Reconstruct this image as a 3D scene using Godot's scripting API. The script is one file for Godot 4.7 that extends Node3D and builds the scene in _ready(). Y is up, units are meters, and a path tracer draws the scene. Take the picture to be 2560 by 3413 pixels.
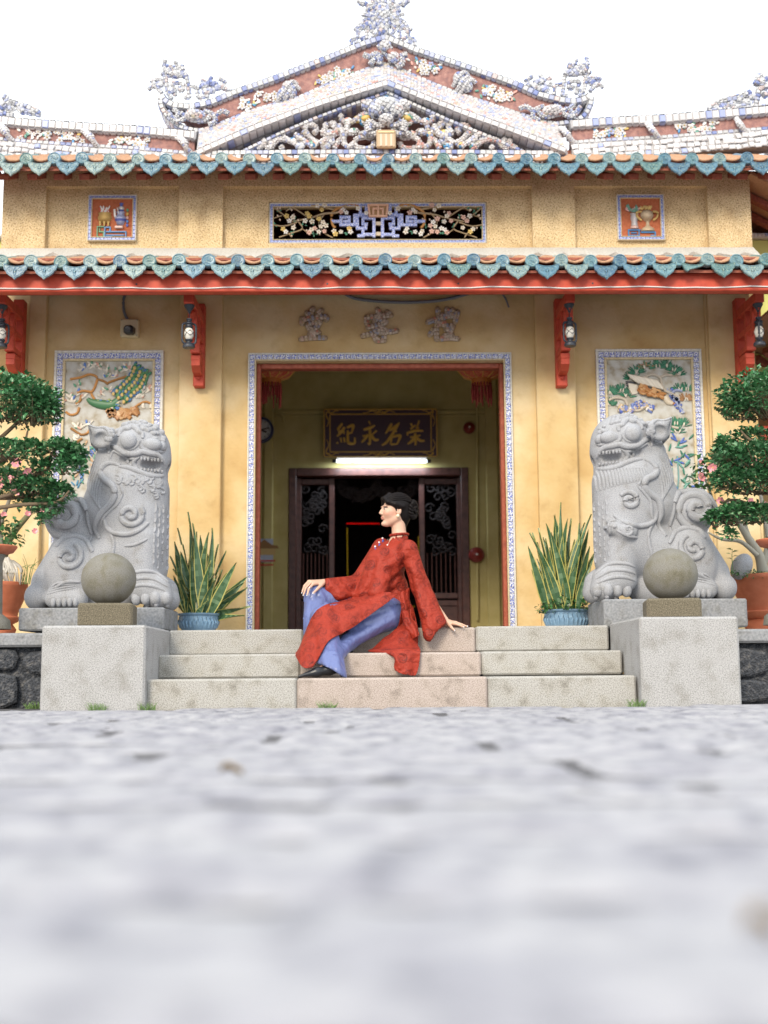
extends Node3D
# A temple front with a seated woman on its granite steps. World units are metres, y up, the camera looks along -z.

# ------------------------------------------------------------------ mesh builder
class MB:
	var v := PackedVector3Array()
	var n := PackedVector3Array()
	var c := PackedColorArray()
	var col := Color.WHITE

	func tri(a: Vector3, b: Vector3, d: Vector3, na: Vector3, nb: Vector3, nd: Vector3) -> void:
		if (b - a).cross(d - a).dot(na + nb + nd) > 0.0:
			v.append(a); v.append(d); v.append(b)
			n.append(na); n.append(nd); n.append(nb)
		else:
			v.append(a); v.append(b); v.append(d)
			n.append(na); n.append(nb); n.append(nd)
		c.append(col); c.append(col); c.append(col)

	func flat(a: Vector3, b: Vector3, d: Vector3, out: Vector3) -> void:
		var m := (b - a).cross(d - a)
		if m.length_squared() < 1e-16:
			return
		m = m.normalized()
		if m.dot(out) < 0.0:
			m = -m
		tri(a, b, d, m, m, m)

	func quad(a: Vector3, b: Vector3, d: Vector3, e: Vector3, out: Vector3) -> void:
		flat(a, b, d, out)
		flat(a, d, e, out)

	func box(lo: Vector3, hi: Vector3, bev := 0.0) -> void:
		obox(Transform3D(Basis(), (lo + hi) * 0.5), (hi - lo).abs(), bev)

	func obox(t: Transform3D, s: Vector3, bev := 0.0) -> void:
		var h := s * 0.5
		var b := minf(bev, minf(h.x, minf(h.y, h.z)) * 0.9)
		if b <= 0.0:
			for ax in 3:
				for sg in [-1.0, 1.0]:
					var o := Vector3.ZERO
					o[ax] = h[ax] * sg
					var p := Vector3.ZERO
					p[(ax + 1) % 3] = h[(ax + 1) % 3]
					var q := Vector3.ZERO
					q[(ax + 2) % 3] = h[(ax + 2) % 3]
					quad(t * (o - p - q), t * (o + p - q), t * (o + p + q), t * (o - p + q), t.basis * o)
			return
		var g := h - Vector3(b, b, b)
		for ax in 3:
			var i := (ax + 1) % 3
			var j := (ax + 2) % 3
			for sg in [-1.0, 1.0]:
				var pts := []
				for k in [[-1, -1], [1, -1], [1, 1], [-1, 1]]:
					var p := Vector3.ZERO
					p[ax] = h[ax] * sg
					p[i] = g[i] * k[0]
					p[j] = g[j] * k[1]
					pts.append(t * p)
				var o := Vector3.ZERO
				o[ax] = sg
				quad(pts[0], pts[1], pts[2], pts[3], t.basis * o)
			for si in [-1.0, 1.0]:
				for sj in [-1.0, 1.0]:
					var a1 := Vector3.ZERO
					a1[ax] = -g[ax]
					a1[i] = h[i] * si
					a1[j] = g[j] * sj
					var a2 := a1
					a2[i] = g[i] * si
					a2[j] = h[j] * sj
					var b1 := a1
					b1[ax] = g[ax]
					var b2 := a2
					b2[ax] = g[ax]
					var o := Vector3.ZERO
					o[i] = si
					o[j] = sj
					quad(t * a1, t * a2, t * b2, t * b1, t.basis * o)
		for sx in [-1.0, 1.0]:
			for sy in [-1.0, 1.0]:
				for sz in [-1.0, 1.0]:
					var o := Vector3(sx, sy, sz)
					flat(t * (Vector3(h.x, g.y, g.z) * o), t * (Vector3(g.x, h.y, g.z) * o), t * (Vector3(g.x, g.y, h.z) * o), t.basis * o)

	func chip(t: Transform3D, su: float, sv: float, hh: float, inset := 0.72) -> void:
		# a small pillow of glazed shard: x,y in the surface, z out of it
		var lo := [Vector3(-su, -sv, 0), Vector3(su, -sv, 0), Vector3(su, sv, 0), Vector3(-su, sv, 0)]
		var hi := []
		for p in lo:
			hi.append(t * Vector3(p.x * inset, p.y * inset, hh))
		for k in 4:
			lo[k] = t * (lo[k] as Vector3)
		quad(hi[0], hi[1], hi[2], hi[3], t.basis.z)
		var mid: Vector3 = t.origin - t.basis.z * hh
		for k in 4:
			var q := (k + 1) % 4
			quad(lo[k], lo[q], hi[q], hi[k], ((lo[k] as Vector3) + (lo[q] as Vector3)) * 0.5 - mid)

	func tube(p: Array, r: Variant, seg := 8, flatten := 1.0, up := Vector3.UP, cap := true) -> void:
		# r: a number or one number for each point; flatten squashes along "up"
		var m := p.size()
		if m < 2:
			return
		var rings := []
		var norms := []
		for i in m:
			var a: Vector3 = p[maxi(i - 1, 0)]
			var b: Vector3 = p[mini(i + 1, m - 1)]
			var d := (b - a).normalized()
			var s := d.cross(up)
			if s.length() < 0.05:
				s = d.cross(Vector3(0.31, 0.2, 0.93))
			s = s.normalized()
			var w := s.cross(d).normalized()
			var rr: float = r if not r is Array else r[i]
			var ring := PackedVector3Array()
			var nn := PackedVector3Array()
			for k in seg:
				var an := TAU * k / seg
				ring.append((p[i] as Vector3) + s * (cos(an) * rr) + w * (sin(an) * rr * flatten))
				nn.append((s * cos(an) + w * (sin(an) / maxf(flatten, 0.2))).normalized())
			rings.append(ring)
			norms.append(nn)
		for i in m - 1:
			var ra: PackedVector3Array = rings[i]
			var rb: PackedVector3Array = rings[i + 1]
			var na: PackedVector3Array = norms[i]
			var nb: PackedVector3Array = norms[i + 1]
			for k in seg:
				var q := (k + 1) % seg
				tri(ra[k], ra[q], rb[q], na[k], na[q], nb[q])
				tri(ra[k], rb[q], rb[k], na[k], nb[q], nb[k])
		if cap:
			for e in [0, m - 1]:
				var ring: PackedVector3Array = rings[e]
				var o: Vector3 = (p[e] as Vector3) - (p[1 if e == 0 else m - 2] as Vector3)
				for k in seg:
					flat(p[e], ring[k], ring[(k + 1) % seg], o)

	func lathe(t: Transform3D, prof: Array, seg := 20) -> void:
		# prof: Vector2(radius, height) from bottom to top, round the local y axis
		var m := prof.size()
		for i in m - 1:
			var a: Vector2 = prof[i]
			var b: Vector2 = prof[i + 1]
			var na := _ln(prof, i)
			var nb := _ln(prof, i + 1)
			var d := b - a
			var fl := Vector2(d.y, -d.x).normalized()
			if na.dot(fl) < 0.8:
				na = fl
			if nb.dot(fl) < 0.8:
				nb = fl
			for k in seg:
				var a0 := TAU * k / seg
				var a1 := TAU * (k + 1) / seg
				var e0 := Vector3(cos(a0), 0, sin(a0))
				var e1 := Vector3(cos(a1), 0, sin(a1))
				var p00 := t * (e0 * a.x + Vector3(0, a.y, 0))
				var p01 := t * (e1 * a.x + Vector3(0, a.y, 0))
				var p10 := t * (e0 * b.x + Vector3(0, b.y, 0))
				var p11 := t * (e1 * b.x + Vector3(0, b.y, 0))
				var n00 := (t.basis * (e0 * na.x + Vector3(0, na.y, 0))).normalized()
				var n01 := (t.basis * (e1 * na.x + Vector3(0, na.y, 0))).normalized()
				var n10 := (t.basis * (e0 * nb.x + Vector3(0, nb.y, 0))).normalized()
				var n11 := (t.basis * (e1 * nb.x + Vector3(0, nb.y, 0))).normalized()
				if a.x > 1e-5:
					tri(p00, p01, p11, n00, n01, n11)
				if b.x > 1e-5:
					tri(p00, p11, p10, n00, n11, n10)

	func _ln(prof: Array, i: int) -> Vector2:
		var a: Vector2 = prof[maxi(i - 1, 0)]
		var b: Vector2 = prof[mini(i + 1, prof.size() - 1)]
		var d := b - a
		return Vector2(d.y, -d.x).normalized()

	func ball(t: Transform3D, seg := 12, rings := 8) -> void:
		# unit sphere under t (scale in the basis)
		var it := t.basis.inverse().transposed()
		for i in rings:
			var t0 := PI * i / rings
			var t1 := PI * (i + 1) / rings
			for k in seg:
				var a0 := TAU * k / seg
				var a1 := TAU * (k + 1) / seg
				var q00 := Vector3(sin(t0) * cos(a0), cos(t0), sin(t0) * sin(a0))
				var q01 := Vector3(sin(t0) * cos(a1), cos(t0), sin(t0) * sin(a1))
				var q10 := Vector3(sin(t1) * cos(a0), cos(t1), sin(t1) * sin(a0))
				var q11 := Vector3(sin(t1) * cos(a1), cos(t1), sin(t1) * sin(a1))
				if i > 0:
					tri(t * q00, t * q01, t * q11, (it * q00).normalized(), (it * q01).normalized(), (it * q11).normalized())
				if i < rings - 1:
					tri(t * q00, t * q11, t * q10, (it * q00).normalized(), (it * q11).normalized(), (it * q10).normalized())

	func prism(poly: PackedVector2Array, t: Transform3D, z0: float, z1: float, bev := 0.0) -> void:
		# polygon in local xy, extruded along local z from z0 to z1 (z1 is the front)
		if not Geometry2D.is_polygon_clockwise(poly):
			poly = poly.duplicate()
			poly.reverse()
		var top := poly
		if bev > 0.0:
			var off := Geometry2D.offset_polygon(poly, -bev)
			if off.size() == 1 and off[0].size() == poly.size():
				var best := 0
				for k in poly.size():
					if off[0][k].distance_to(poly[0]) < off[0][best].distance_to(poly[0]):
						best = k
				top = PackedVector2Array()
				for k in poly.size():
					top.append(off[0][(k + best) % poly.size()])
		var zb := z1 - (bev if top != poly else 0.0)
		var idx := Geometry2D.triangulate_polygon(top)
		for i in range(0, idx.size(), 3):
			var a := top[idx[i]]
			var b := top[idx[i + 1]]
			var d := top[idx[i + 2]]
			flat(t * Vector3(a.x, a.y, z1), t * Vector3(b.x, b.y, z1), t * Vector3(d.x, d.y, z1), t.basis.z)
		idx = Geometry2D.triangulate_polygon(poly)
		for i in range(0, idx.size(), 3):
			var a := poly[idx[i]]
			var b := poly[idx[i + 1]]
			var d := poly[idx[i + 2]]
			flat(t * Vector3(a.x, a.y, z0), t * Vector3(b.x, b.y, z0), t * Vector3(d.x, d.y, z0), -t.basis.z)
		for k in poly.size():
			var q := (k + 1) % poly.size()
			var e := poly[q] - poly[k]
			var o := t.basis * Vector3(-e.y, e.x, 0)
			quad(t * Vector3(poly[k].x, poly[k].y, z0), t * Vector3(poly[q].x, poly[q].y, z0), t * Vector3(poly[q].x, poly[q].y, zb), t * Vector3(poly[k].x, poly[k].y, zb), o)
			if top != poly:
				quad(t * Vector3(poly[k].x, poly[k].y, zb), t * Vector3(poly[q].x, poly[q].y, zb), t * Vector3(top[q].x, top[q].y, z1), t * Vector3(top[k].x, top[k].y, z1), o + t.basis.z * o.length())

	func sheet(g: Array, th: float) -> void:
		# a cloth or leaf surface: rows of points, given a thickness
		var rows := g.size()
		var cols: int = g[0].size()
		var nn := []
		for i in rows:
			var row := PackedVector3Array()
			for j in cols:
				var du: Vector3 = (g[i][mini(j + 1, cols - 1)] as Vector3) - (g[i][maxi(j - 1, 0)] as Vector3)
				var dv: Vector3 = (g[mini(i + 1, rows - 1)][j] as Vector3) - (g[maxi(i - 1, 0)][j] as Vector3)
				row.append(du.cross(dv).normalized())
			nn.append(row)
		for s in [0.5, -0.5]:
			for i in rows - 1:
				for j in cols - 1:
					var q := []
					var m := []
					for k in [[0, 0], [0, 1], [1, 1], [1, 0]]:
						var nv: Vector3 = nn[i + k[0]][j + k[1]]
						q.append((g[i + k[0]][j + k[1]] as Vector3) + nv * (th * s))
						m.append(nv * signf(s))
					tri(q[0], q[1], q[2], m[0], m[1], m[2])
					tri(q[0], q[2], q[3], m[0], m[2], m[3])
		var rim := []
		for j in cols:
			rim.append([0, j])
		for i in range(1, rows):
			rim.append([i, cols - 1])
		for j in range(cols - 2, -1, -1):
			rim.append([rows - 1, j])
		for i in range(rows - 2, 0, -1):
			rim.append([i, 0])
		var mid: Vector3 = g[rows / 2][cols / 2]
		for k in rim.size():
			var a: Array = rim[k]
			var b: Array = rim[(k + 1) % rim.size()]
			var pa: Vector3 = g[a[0]][a[1]]
			var pb: Vector3 = g[b[0]][b[1]]
			var na: Vector3 = nn[a[0]][a[1]] * th * 0.5
			var nb: Vector3 = nn[b[0]][b[1]] * th * 0.5
			quad(pa - na, pb - nb, pb + nb, pa + na, pa - mid)

	func take(o: MB, t := Transform3D.IDENTITY) -> void:
		v.append_array(t * o.v)
		var it := t.basis.inverse().transposed()
		for q in o.n:
			n.append((it * q).normalized())
		c.append_array(o.c)

	func mesh(shift := Vector3.ZERO) -> ArrayMesh:
		var a := []
		a.resize(Mesh.ARRAY_MAX)
		a[Mesh.ARRAY_VERTEX] = v if shift == Vector3.ZERO else Transform3D(Basis(), shift) * v
		a[Mesh.ARRAY_NORMAL] = n
		a[Mesh.ARRAY_COLOR] = c
		var m := ArrayMesh.new()
		m.add_surface_from_arrays(Mesh.PRIMITIVE_TRIANGLES, a)
		return m


# ------------------------------------------------------------------ distance field, meshed as surface nets
class Sdf:
	var o: Vector3
	var h: float
	var nx: int
	var ny: int
	var nz: int
	var f := PackedFloat32Array()

	func _init(lo: Vector3, hi: Vector3, cell: float) -> void:
		o = lo
		h = cell
		nx = int(ceil((hi.x - lo.x) / cell)) + 1
		ny = int(ceil((hi.y - lo.y) / cell)) + 1
		nz = int(ceil((hi.z - lo.z) / cell)) + 1
		f.resize(nx * ny * nz)
		f.fill(100.0)

	func _range(lo: Vector3, hi: Vector3) -> Array:
		return [clampi(int((lo.x - o.x) / h), 0, nx - 1), clampi(int((hi.x - o.x) / h) + 1, 0, nx - 1),
			clampi(int((lo.y - o.y) / h), 0, ny - 1), clampi(int((hi.y - o.y) / h) + 1, 0, ny - 1),
			clampi(int((lo.z - o.z) / h), 0, nz - 1), clampi(int((hi.z - o.z) / h) + 1, 0, nz - 1)]

	func cap(a: Vector3, b: Vector3, ra: float, rb: float, k := 0.03, sub := false) -> void:
		var rr := maxf(ra, rb) + k + h * 2.5
		var w := Vector3(rr, rr, rr)
		var g := _range(a.min(b) - w, a.max(b) + w)
		var ab := b - a
		var l2 := maxf(ab.length_squared(), 1e-9)
		var ik := 1.0 / maxf(k, 1e-5)
		for z in range(g[4], g[5] + 1):
			for y in range(g[2], g[3] + 1):
				var at := (z * ny + y) * nx
				var p := Vector3(o.x + g[0] * h, o.y + y * h, o.z + z * h) - a
				for x in range(g[0], g[1] + 1):
					var t := clampf(p.dot(ab) / l2, 0.0, 1.0)
					var d := (p - ab * t).length() - (ra + (rb - ra) * t)
					p.x += h
					var e := f[at + x]
					if sub:
						d = -d
						var q := maxf(k - absf(d - e), 0.0) * ik
						f[at + x] = maxf(d, e) + q * q * k * 0.25
					else:
						var q := maxf(k - absf(d - e), 0.0) * ik
						f[at + x] = minf(d, e) - q * q * k * 0.25

	func ell(cn: Vector3, r: Vector3, k := 0.03, bs := Basis(), sub := false) -> void:
		var m := maxf(r.x, maxf(r.y, r.z)) + k + h * 2.5
		var ext := Vector3(m, m, m)
		if bs == Basis():
			ext = r + Vector3(1, 1, 1) * (k + h * 2.5)
		var g := _range(cn - ext, cn + ext)
		var ib := bs.transposed()
		var ir := Vector3(1.0 / r.x, 1.0 / r.y, 1.0 / r.z)
		var ik := 1.0 / maxf(k, 1e-5)
		for z in range(g[4], g[5] + 1):
			for y in range(g[2], g[3] + 1):
				var at := (z * ny + y) * nx
				for x in range(g[0], g[1] + 1):
					var p := ib * (Vector3(o.x + x * h, o.y + y * h, o.z + z * h) - cn)
					var q1 := p * ir
					var l := q1.length()
					var d := 0.0
					if l < 1e-4:
						d = -minf(r.x, minf(r.y, r.z))
					else:
						d = l * (l - 1.0) / maxf((q1 * ir).length(), 1e-4)
					var e := f[at + x]
					if sub:
						d = -d
						var q := maxf(k - absf(d - e), 0.0) * ik
						f[at + x] = maxf(d, e) + q * q * k * 0.25
					else:
						var q := maxf(k - absf(d - e), 0.0) * ik
						f[at + x] = minf(d, e) - q * q * k * 0.25

	func chain(p: Array, r: Array, k := 0.03) -> void:
		for i in p.size() - 1:
			cap(p[i], p[i + 1], r[i], r[i + 1], k)

	func at(p: Vector3) -> float:
		var q := (p - o) / h
		var x := clampi(int(q.x), 0, nx - 2)
		var y := clampi(int(q.y), 0, ny - 2)
		var z := clampi(int(q.z), 0, nz - 2)
		var u := q - Vector3(x, y, z)
		var i := (z * ny + y) * nx + x
		var s := nx * ny
		var a := lerpf(lerpf(f[i], f[i + 1], u.x), lerpf(f[i + nx], f[i + nx + 1], u.x), u.y)
		var b := lerpf(lerpf(f[i + s], f[i + s + 1], u.x), lerpf(f[i + s + nx], f[i + s + nx + 1], u.x), u.y)
		return lerpf(a, b, u.z)

	func grad(p: Vector3) -> Vector3:
		var e := h * 0.9
		return Vector3(at(p + Vector3(e, 0, 0)) - at(p - Vector3(e, 0, 0)), at(p + Vector3(0, e, 0)) - at(p - Vector3(0, e, 0)), at(p + Vector3(0, 0, e)) - at(p - Vector3(0, 0, e)))

	func front(x: float, y: float, z1: float, z0: float) -> float:
		# the nearest surface met going from z1 down to z0
		var z := z1
		while z > z0:
			if at(Vector3(x, y, z)) < 0.0:
				var a := z
				var b := z + h * 0.5
				for i in 6:
					var m := (a + b) * 0.5
					if at(Vector3(x, y, m)) < 0.0:
						a = m
					else:
						b = m
				return a
			z -= h * 0.5
		return z0

	func net(mb: MB, paint: Variant = null) -> void:
		var ids := PackedInt32Array()
		ids.resize(nx * ny * nz)
		ids.fill(-1)
		var vs := PackedVector3Array()
		var s := nx * ny
		for z in nz - 1:
			for y in ny - 1:
				var i := (z * ny + y) * nx
				for x in nx - 1:
					var f0 := f[i]
					if absf(f0) < h * 2.2:
						var f1 := f[i + 1]
						var f2 := f[i + nx]
						var f3 := f[i + nx + 1]
						var f4 := f[i + s]
						var f5 := f[i + s + 1]
						var f6 := f[i + s + nx]
						var f7 := f[i + s + nx + 1]
						var lo := minf(minf(minf(f0, f1), minf(f2, f3)), minf(minf(f4, f5), minf(f6, f7)))
						var hi := maxf(maxf(maxf(f0, f1), maxf(f2, f3)), maxf(maxf(f4, f5), maxf(f6, f7)))
						if lo < 0.0 and hi >= 0.0:
							var ac := Vector3.ZERO
							var m := 0
							if (f0 < 0.0) != (f1 < 0.0): ac += Vector3(f0 / (f0 - f1), 0, 0); m += 1
							if (f2 < 0.0) != (f3 < 0.0): ac += Vector3(f2 / (f2 - f3), 1, 0); m += 1
							if (f4 < 0.0) != (f5 < 0.0): ac += Vector3(f4 / (f4 - f5), 0, 1); m += 1
							if (f6 < 0.0) != (f7 < 0.0): ac += Vector3(f6 / (f6 - f7), 1, 1); m += 1
							if (f0 < 0.0) != (f2 < 0.0): ac += Vector3(0, f0 / (f0 - f2), 0); m += 1
							if (f1 < 0.0) != (f3 < 0.0): ac += Vector3(1, f1 / (f1 - f3), 0); m += 1
							if (f4 < 0.0) != (f6 < 0.0): ac += Vector3(0, f4 / (f4 - f6), 1); m += 1
							if (f5 < 0.0) != (f7 < 0.0): ac += Vector3(1, f5 / (f5 - f7), 1); m += 1
							if (f0 < 0.0) != (f4 < 0.0): ac += Vector3(0, 0, f0 / (f0 - f4)); m += 1
							if (f1 < 0.0) != (f5 < 0.0): ac += Vector3(1, 0, f1 / (f1 - f5)); m += 1
							if (f2 < 0.0) != (f6 < 0.0): ac += Vector3(0, 1, f2 / (f2 - f6)); m += 1
							if (f3 < 0.0) != (f7 < 0.0): ac += Vector3(1, 1, f3 / (f3 - f7)); m += 1
							ids[i] = vs.size()
							vs.append(o + (Vector3(x, y, z) + ac / m) * h)
					i += 1
		var ns := PackedVector3Array()
		var cs := PackedColorArray()
		for p in vs:
			ns.append(grad(p).normalized())
			cs.append(paint.call(p) if paint != null else mb.col)
		for z in range(1, nz - 1):
			for y in range(1, ny - 1):
				var i := (z * ny + y) * nx + 1
				for x in range(1, nx - 1):
					if ids[i] >= 0:
						var inside := f[i] < 0.0
						if inside != (f[i + 1] < 0.0):
							_face(mb, vs, ns, cs, ids[i], ids[i - nx], ids[i - nx - s], ids[i - s])
						if inside != (f[i + nx] < 0.0):
							_face(mb, vs, ns, cs, ids[i], ids[i - 1], ids[i - 1 - s], ids[i - s])
						if inside != (f[i + s] < 0.0):
							_face(mb, vs, ns, cs, ids[i], ids[i - 1], ids[i - 1 - nx], ids[i - nx])
					i += 1

	func _face(mb: MB, vs: PackedVector3Array, ns: PackedVector3Array, cs: PackedColorArray, a: int, b: int, c: int, d: int) -> void:
		if a < 0 or b < 0 or c < 0 or d < 0:
			return
		for t in [[a, b, c], [a, c, d]]:
			var i: int = t[0]
			var j: int = t[1]
			var k: int = t[2]
			if (vs[j] - vs[i]).cross(vs[k] - vs[i]).dot(ns[i] + ns[j] + ns[k]) > 0.0:
				var w := j
				j = k
				k = w
			for q in [i, j, k]:
				mb.v.append(vs[q])
				mb.n.append(ns[q])
				mb.c.append(cs[q])


# ------------------------------------------------------------------ scene helpers
const EYE := Vector3(0.0, 0.2, 0.0)
var eye_right := Vector3.RIGHT
var eye_up := Vector3.UP
var eye_fwd := Vector3.FORWARD
var mats := {}
var rng := RandomNumberGenerator.new()
var used := {}

func survey() -> void:
	# how the tripod stood: a little right of square, tilted up, leaning slightly
	var yaw := 0.0131
	var pitch := atan(349.0 / 2600.0)
	var roll := 0.006
	eye_fwd = Vector3(sin(yaw) * cos(pitch), sin(pitch), -cos(yaw) * cos(pitch))
	var r := Vector3(cos(yaw), 0, sin(yaw))
	var u := r.cross(eye_fwd)
	eye_right = r * cos(roll) - u * sin(roll)
	eye_up = r * sin(roll) + u * cos(roll)

func at(x: float, y: float, z: float) -> Vector3:
	# the point of the plane z that was measured at (x, y) on the 1659-wide survey sheet
	var d := eye_fwd + eye_right * ((x - 829.5) / 2600.0) - eye_up * ((y - 1106.0) / 2600.0)
	return EYE + d * (z / d.z)

func ax(x: float, y: float, z: float) -> float:
	return at(x, y, z).x

func ay(x: float, y: float, z: float) -> float:
	return at(x, y, z).y

func lin(r: float, g: float, b: float) -> Color:
	return Color(r, g, b).linear_to_srgb()

func base_of(p: Node) -> Vector3:
	var s := Vector3.ZERO
	while p != self and p != null:
		s += (p as Node3D).position
		p = p.get_parent()
	return s

func numbered(called: String) -> String:
	if not used.has(called):
		used[called] = 0
		return called
	used[called] += 1
	return "%s_%03d" % [called, used[called]]

func tag(o: Node, label: String, category: String, group := "") -> Node:
	o.set_meta("label", label)
	o.set_meta("category", category)
	if group != "":
		o.set_meta("group", group)
	return o

func thing(called: String, label: String, category: String, pos := Vector3.ZERO, group := "") -> Node3D:
	var o := Node3D.new()
	o.name = numbered(called)
	add_child(o)
	o.position = pos
	tag(o, label, category, group)
	return o

func put(mb: MB, called: String, m: Material, parent: Node = self) -> MeshInstance3D:
	var o := MeshInstance3D.new()
	o.mesh = mb.mesh(-base_of(parent))
	o.material_override = m
	o.name = numbered(called) if parent == self else called
	parent.add_child(o, true)
	return o

func one(mb: MB, called: String, m: Material, label: String, category: String, pos: Vector3, group := "") -> MeshInstance3D:
	# a thing that is a single mesh, its origin at pos
	var o := MeshInstance3D.new()
	o.mesh = mb.mesh(-pos)
	o.material_override = m
	o.name = numbered(called)
	add_child(o)
	o.position = pos
	tag(o, label, category, group)
	return o

func place(mesh: Mesh, called: String, m: Material, parent: Node, t: Transform3D) -> MeshInstance3D:
	var o := MeshInstance3D.new()
	o.mesh = mesh
	o.material_override = m
	o.name = called
	parent.add_child(o, true)
	o.transform = Transform3D(t.basis, t.origin - base_of(parent))
	return o

func structure(o: Node) -> Node:
	o.set_meta("kind", "structure")
	return o

func stuff(o: Node) -> Node:
	o.set_meta("kind", "stuff")
	return o

func frame(p: Vector3, out: Vector3, along: Vector3) -> Transform3D:
	var z := out.normalized()
	var x := (along - z * along.dot(z)).normalized()
	return Transform3D(Basis(x, z.cross(x), z), p)

func rnd(a: float, b: float) -> float:
	return rng.randf_range(a, b)

func noise_tex(freq: float, stops: Array, size := 512, oct := 4, kind := FastNoiseLite.TYPE_SIMPLEX_SMOOTH, sd := 1, normal := 0.0, lo := -1.0) -> NoiseTexture2D:
	var fn := FastNoiseLite.new()
	fn.noise_type = kind
	fn.frequency = freq
	fn.fractal_octaves = oct
	fn.seed = sd
	if kind == FastNoiseLite.TYPE_CELLULAR:
		fn.cellular_return_type = FastNoiseLite.RETURN_CELL_VALUE if lo < 0.0 else FastNoiseLite.RETURN_DISTANCE2_SUB
	var t := NoiseTexture2D.new()
	t.width = size
	t.height = size
	t.seamless = true
	t.noise = fn
	if normal > 0.0:
		t.as_normal_map = true
		t.bump_strength = normal
	elif stops.size() > 0:
		var g := Gradient.new()
		var offs := PackedFloat32Array()
		var cols := PackedColorArray()
		for s in stops:
			offs.append(s[0])
			cols.append(s[1])
		g.offsets = offs
		g.colors = cols
		t.color_ramp = g
	return t

func mat(key: String, col: Color, rough := 0.8) -> StandardMaterial3D:
	if mats.has(key):
		return mats[key]
	var m := StandardMaterial3D.new()
	m.resource_name = key
	m.albedo_color = col
	m.roughness = rough
	mats[key] = m
	return m

func vmat(key: String, rough := 0.7) -> StandardMaterial3D:
	var m := mat(key, Color.WHITE, rough)
	m.vertex_color_use_as_albedo = true
	return m

func noisy(key: String, stops: Array, freq: float, scale: float, rough := 0.85, bump := 0.0, bump_freq := 0.05, sd := 1, detail: Array = [], detail_scale := 1.0) -> StandardMaterial3D:
	# stops are linear base colours along the noise
	var m := mat(key, Color.WHITE, rough)
	var st := []
	for s in stops:
		st.append([s[0], lin(s[1], s[2], s[3])])
	m.albedo_texture = noise_tex(freq, st, 512, 5, FastNoiseLite.TYPE_SIMPLEX_SMOOTH, sd)
	m.uv1_triplanar = true
	m.uv1_world_triplanar = true
	m.uv1_scale = Vector3(scale, scale, scale)
	if bump > 0.0:
		m.heightmap_enabled = true
		m.heightmap_scale = bump
		m.heightmap_texture = noise_tex(bump_freq, [], 512, 4, FastNoiseLite.TYPE_SIMPLEX_SMOOTH, sd + 7)
	if detail.size() > 0:
		var ds := []
		for s in detail:
			ds.append([s[0], lin(s[1], s[2], s[3])])
		m.detail_enabled = true
		m.detail_blend_mode = BaseMaterial3D.BLEND_MODE_MUL
		m.detail_uv_layer = BaseMaterial3D.DETAIL_UV_2
		m.uv2_triplanar = true
		m.uv2_world_triplanar = true
		m.uv2_scale = Vector3(detail_scale, detail_scale, detail_scale)
		m.detail_albedo = noise_tex(0.012, ds, 512, 5, FastNoiseLite.TYPE_SIMPLEX_SMOOTH, sd + 3)
	return m

func spline(p: Array, per := 6) -> Array:
	var out := []
	for i in p.size() - 1:
		var a: Vector3 = p[maxi(i - 1, 0)]
		var b: Vector3 = p[i]
		var d: Vector3 = p[i + 1]
		var e: Vector3 = p[mini(i + 2, p.size() - 1)]
		for k in per:
			out.append(b.cubic_interpolate(d, a, e, float(k) / per))
	out.append(p[-1])
	return out

func ramp(a: float, b: float, m: int) -> Array:
	var out := []
	for i in m:
		out.append(lerpf(a, b, float(i) / maxf(m - 1, 1)))
	return out

# ------------------------------------------------------------------ mosaic helpers
func shard(kind := 0) -> Color:
	# glazed porcelain shards, linear base colours
	var r := rng.randf()
	var w := rnd(0.62, 0.86)
	if kind == 1: # pinkish crackle
		w *= 0.72
		if r < 0.07: return Color(0.56, 0.3, 0.26)
		if r < 0.2: return Color(0.52, 0.42, 0.41)
		if r < 0.34: return Color(0.34, 0.38, 0.55)
		if r < 0.42: return Color(0.5, 0.45, 0.36)
		return Color(w, w * 0.95, w * 0.96)
	if kind == 2: # mostly white
		if r < 0.08: return Color(0.32, 0.37, 0.6)
		w *= 0.8
		return Color(w, w * 0.98, w)
	if kind == 3: # flowers and leaves
		if r < 0.2: return Color(0.12, 0.3, 0.24)
		if r < 0.32: return Color(0.08, 0.26, 0.5)
		if r < 0.42: return Color(0.62, 0.44, 0.14)
		if r < 0.52: return Color(0.7, 0.36, 0.3)
		return Color(w, w * 0.97, w * 0.93)
	w *= 0.76
	if r < 0.1: return Color(0.18, 0.22, 0.44)
	if r < 0.34: return Color(0.36, 0.39, 0.54)
	if r < 0.4: return Color(0.54, 0.45, 0.44)
	return Color(w * 0.96, w * 0.97, w)

func mtube(mb: MB, pts: Array, r: float, kind := 0, size := 0.03, grout := Color(0.3, 0.3, 0.32)) -> void:
	# a modelled strand set with shards all round
	mb.col = grout
	mb.tube(pts, r, 7)
	for i in pts.size() - 1:
		var a: Vector3 = pts[i]
		var b: Vector3 = pts[i + 1]
		var l := a.distance_to(b)
		var d := (b - a).normalized()
		var s := d.cross(Vector3(0, 0, 1))
		if s.length() < 0.05:
			s = Vector3.RIGHT
		s = s.normalized()
		var w := s.cross(d)
		var steps := maxi(1, int(round(l / size)))
		var round := maxi(4, int(TAU * r / size))
		for j in steps:
			var off := rnd(0, TAU)
			for k in round:
				var an := off + TAU * k / round
				var o := s * cos(an) + w * sin(an)
				if o.z < -0.55:
					continue
				mb.col = shard(kind)
				mb.chip(frame(a + d * (l * (j + 0.5) / steps) + o * (r * 0.93), o + Vector3(rnd(-0.15, 0.15), rnd(-0.15, 0.15), 0), d), l / steps * 0.5 * rnd(0.8, 1.0), PI * r / round * rnd(0.8, 1.0), r * 0.22 + 0.003)

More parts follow.
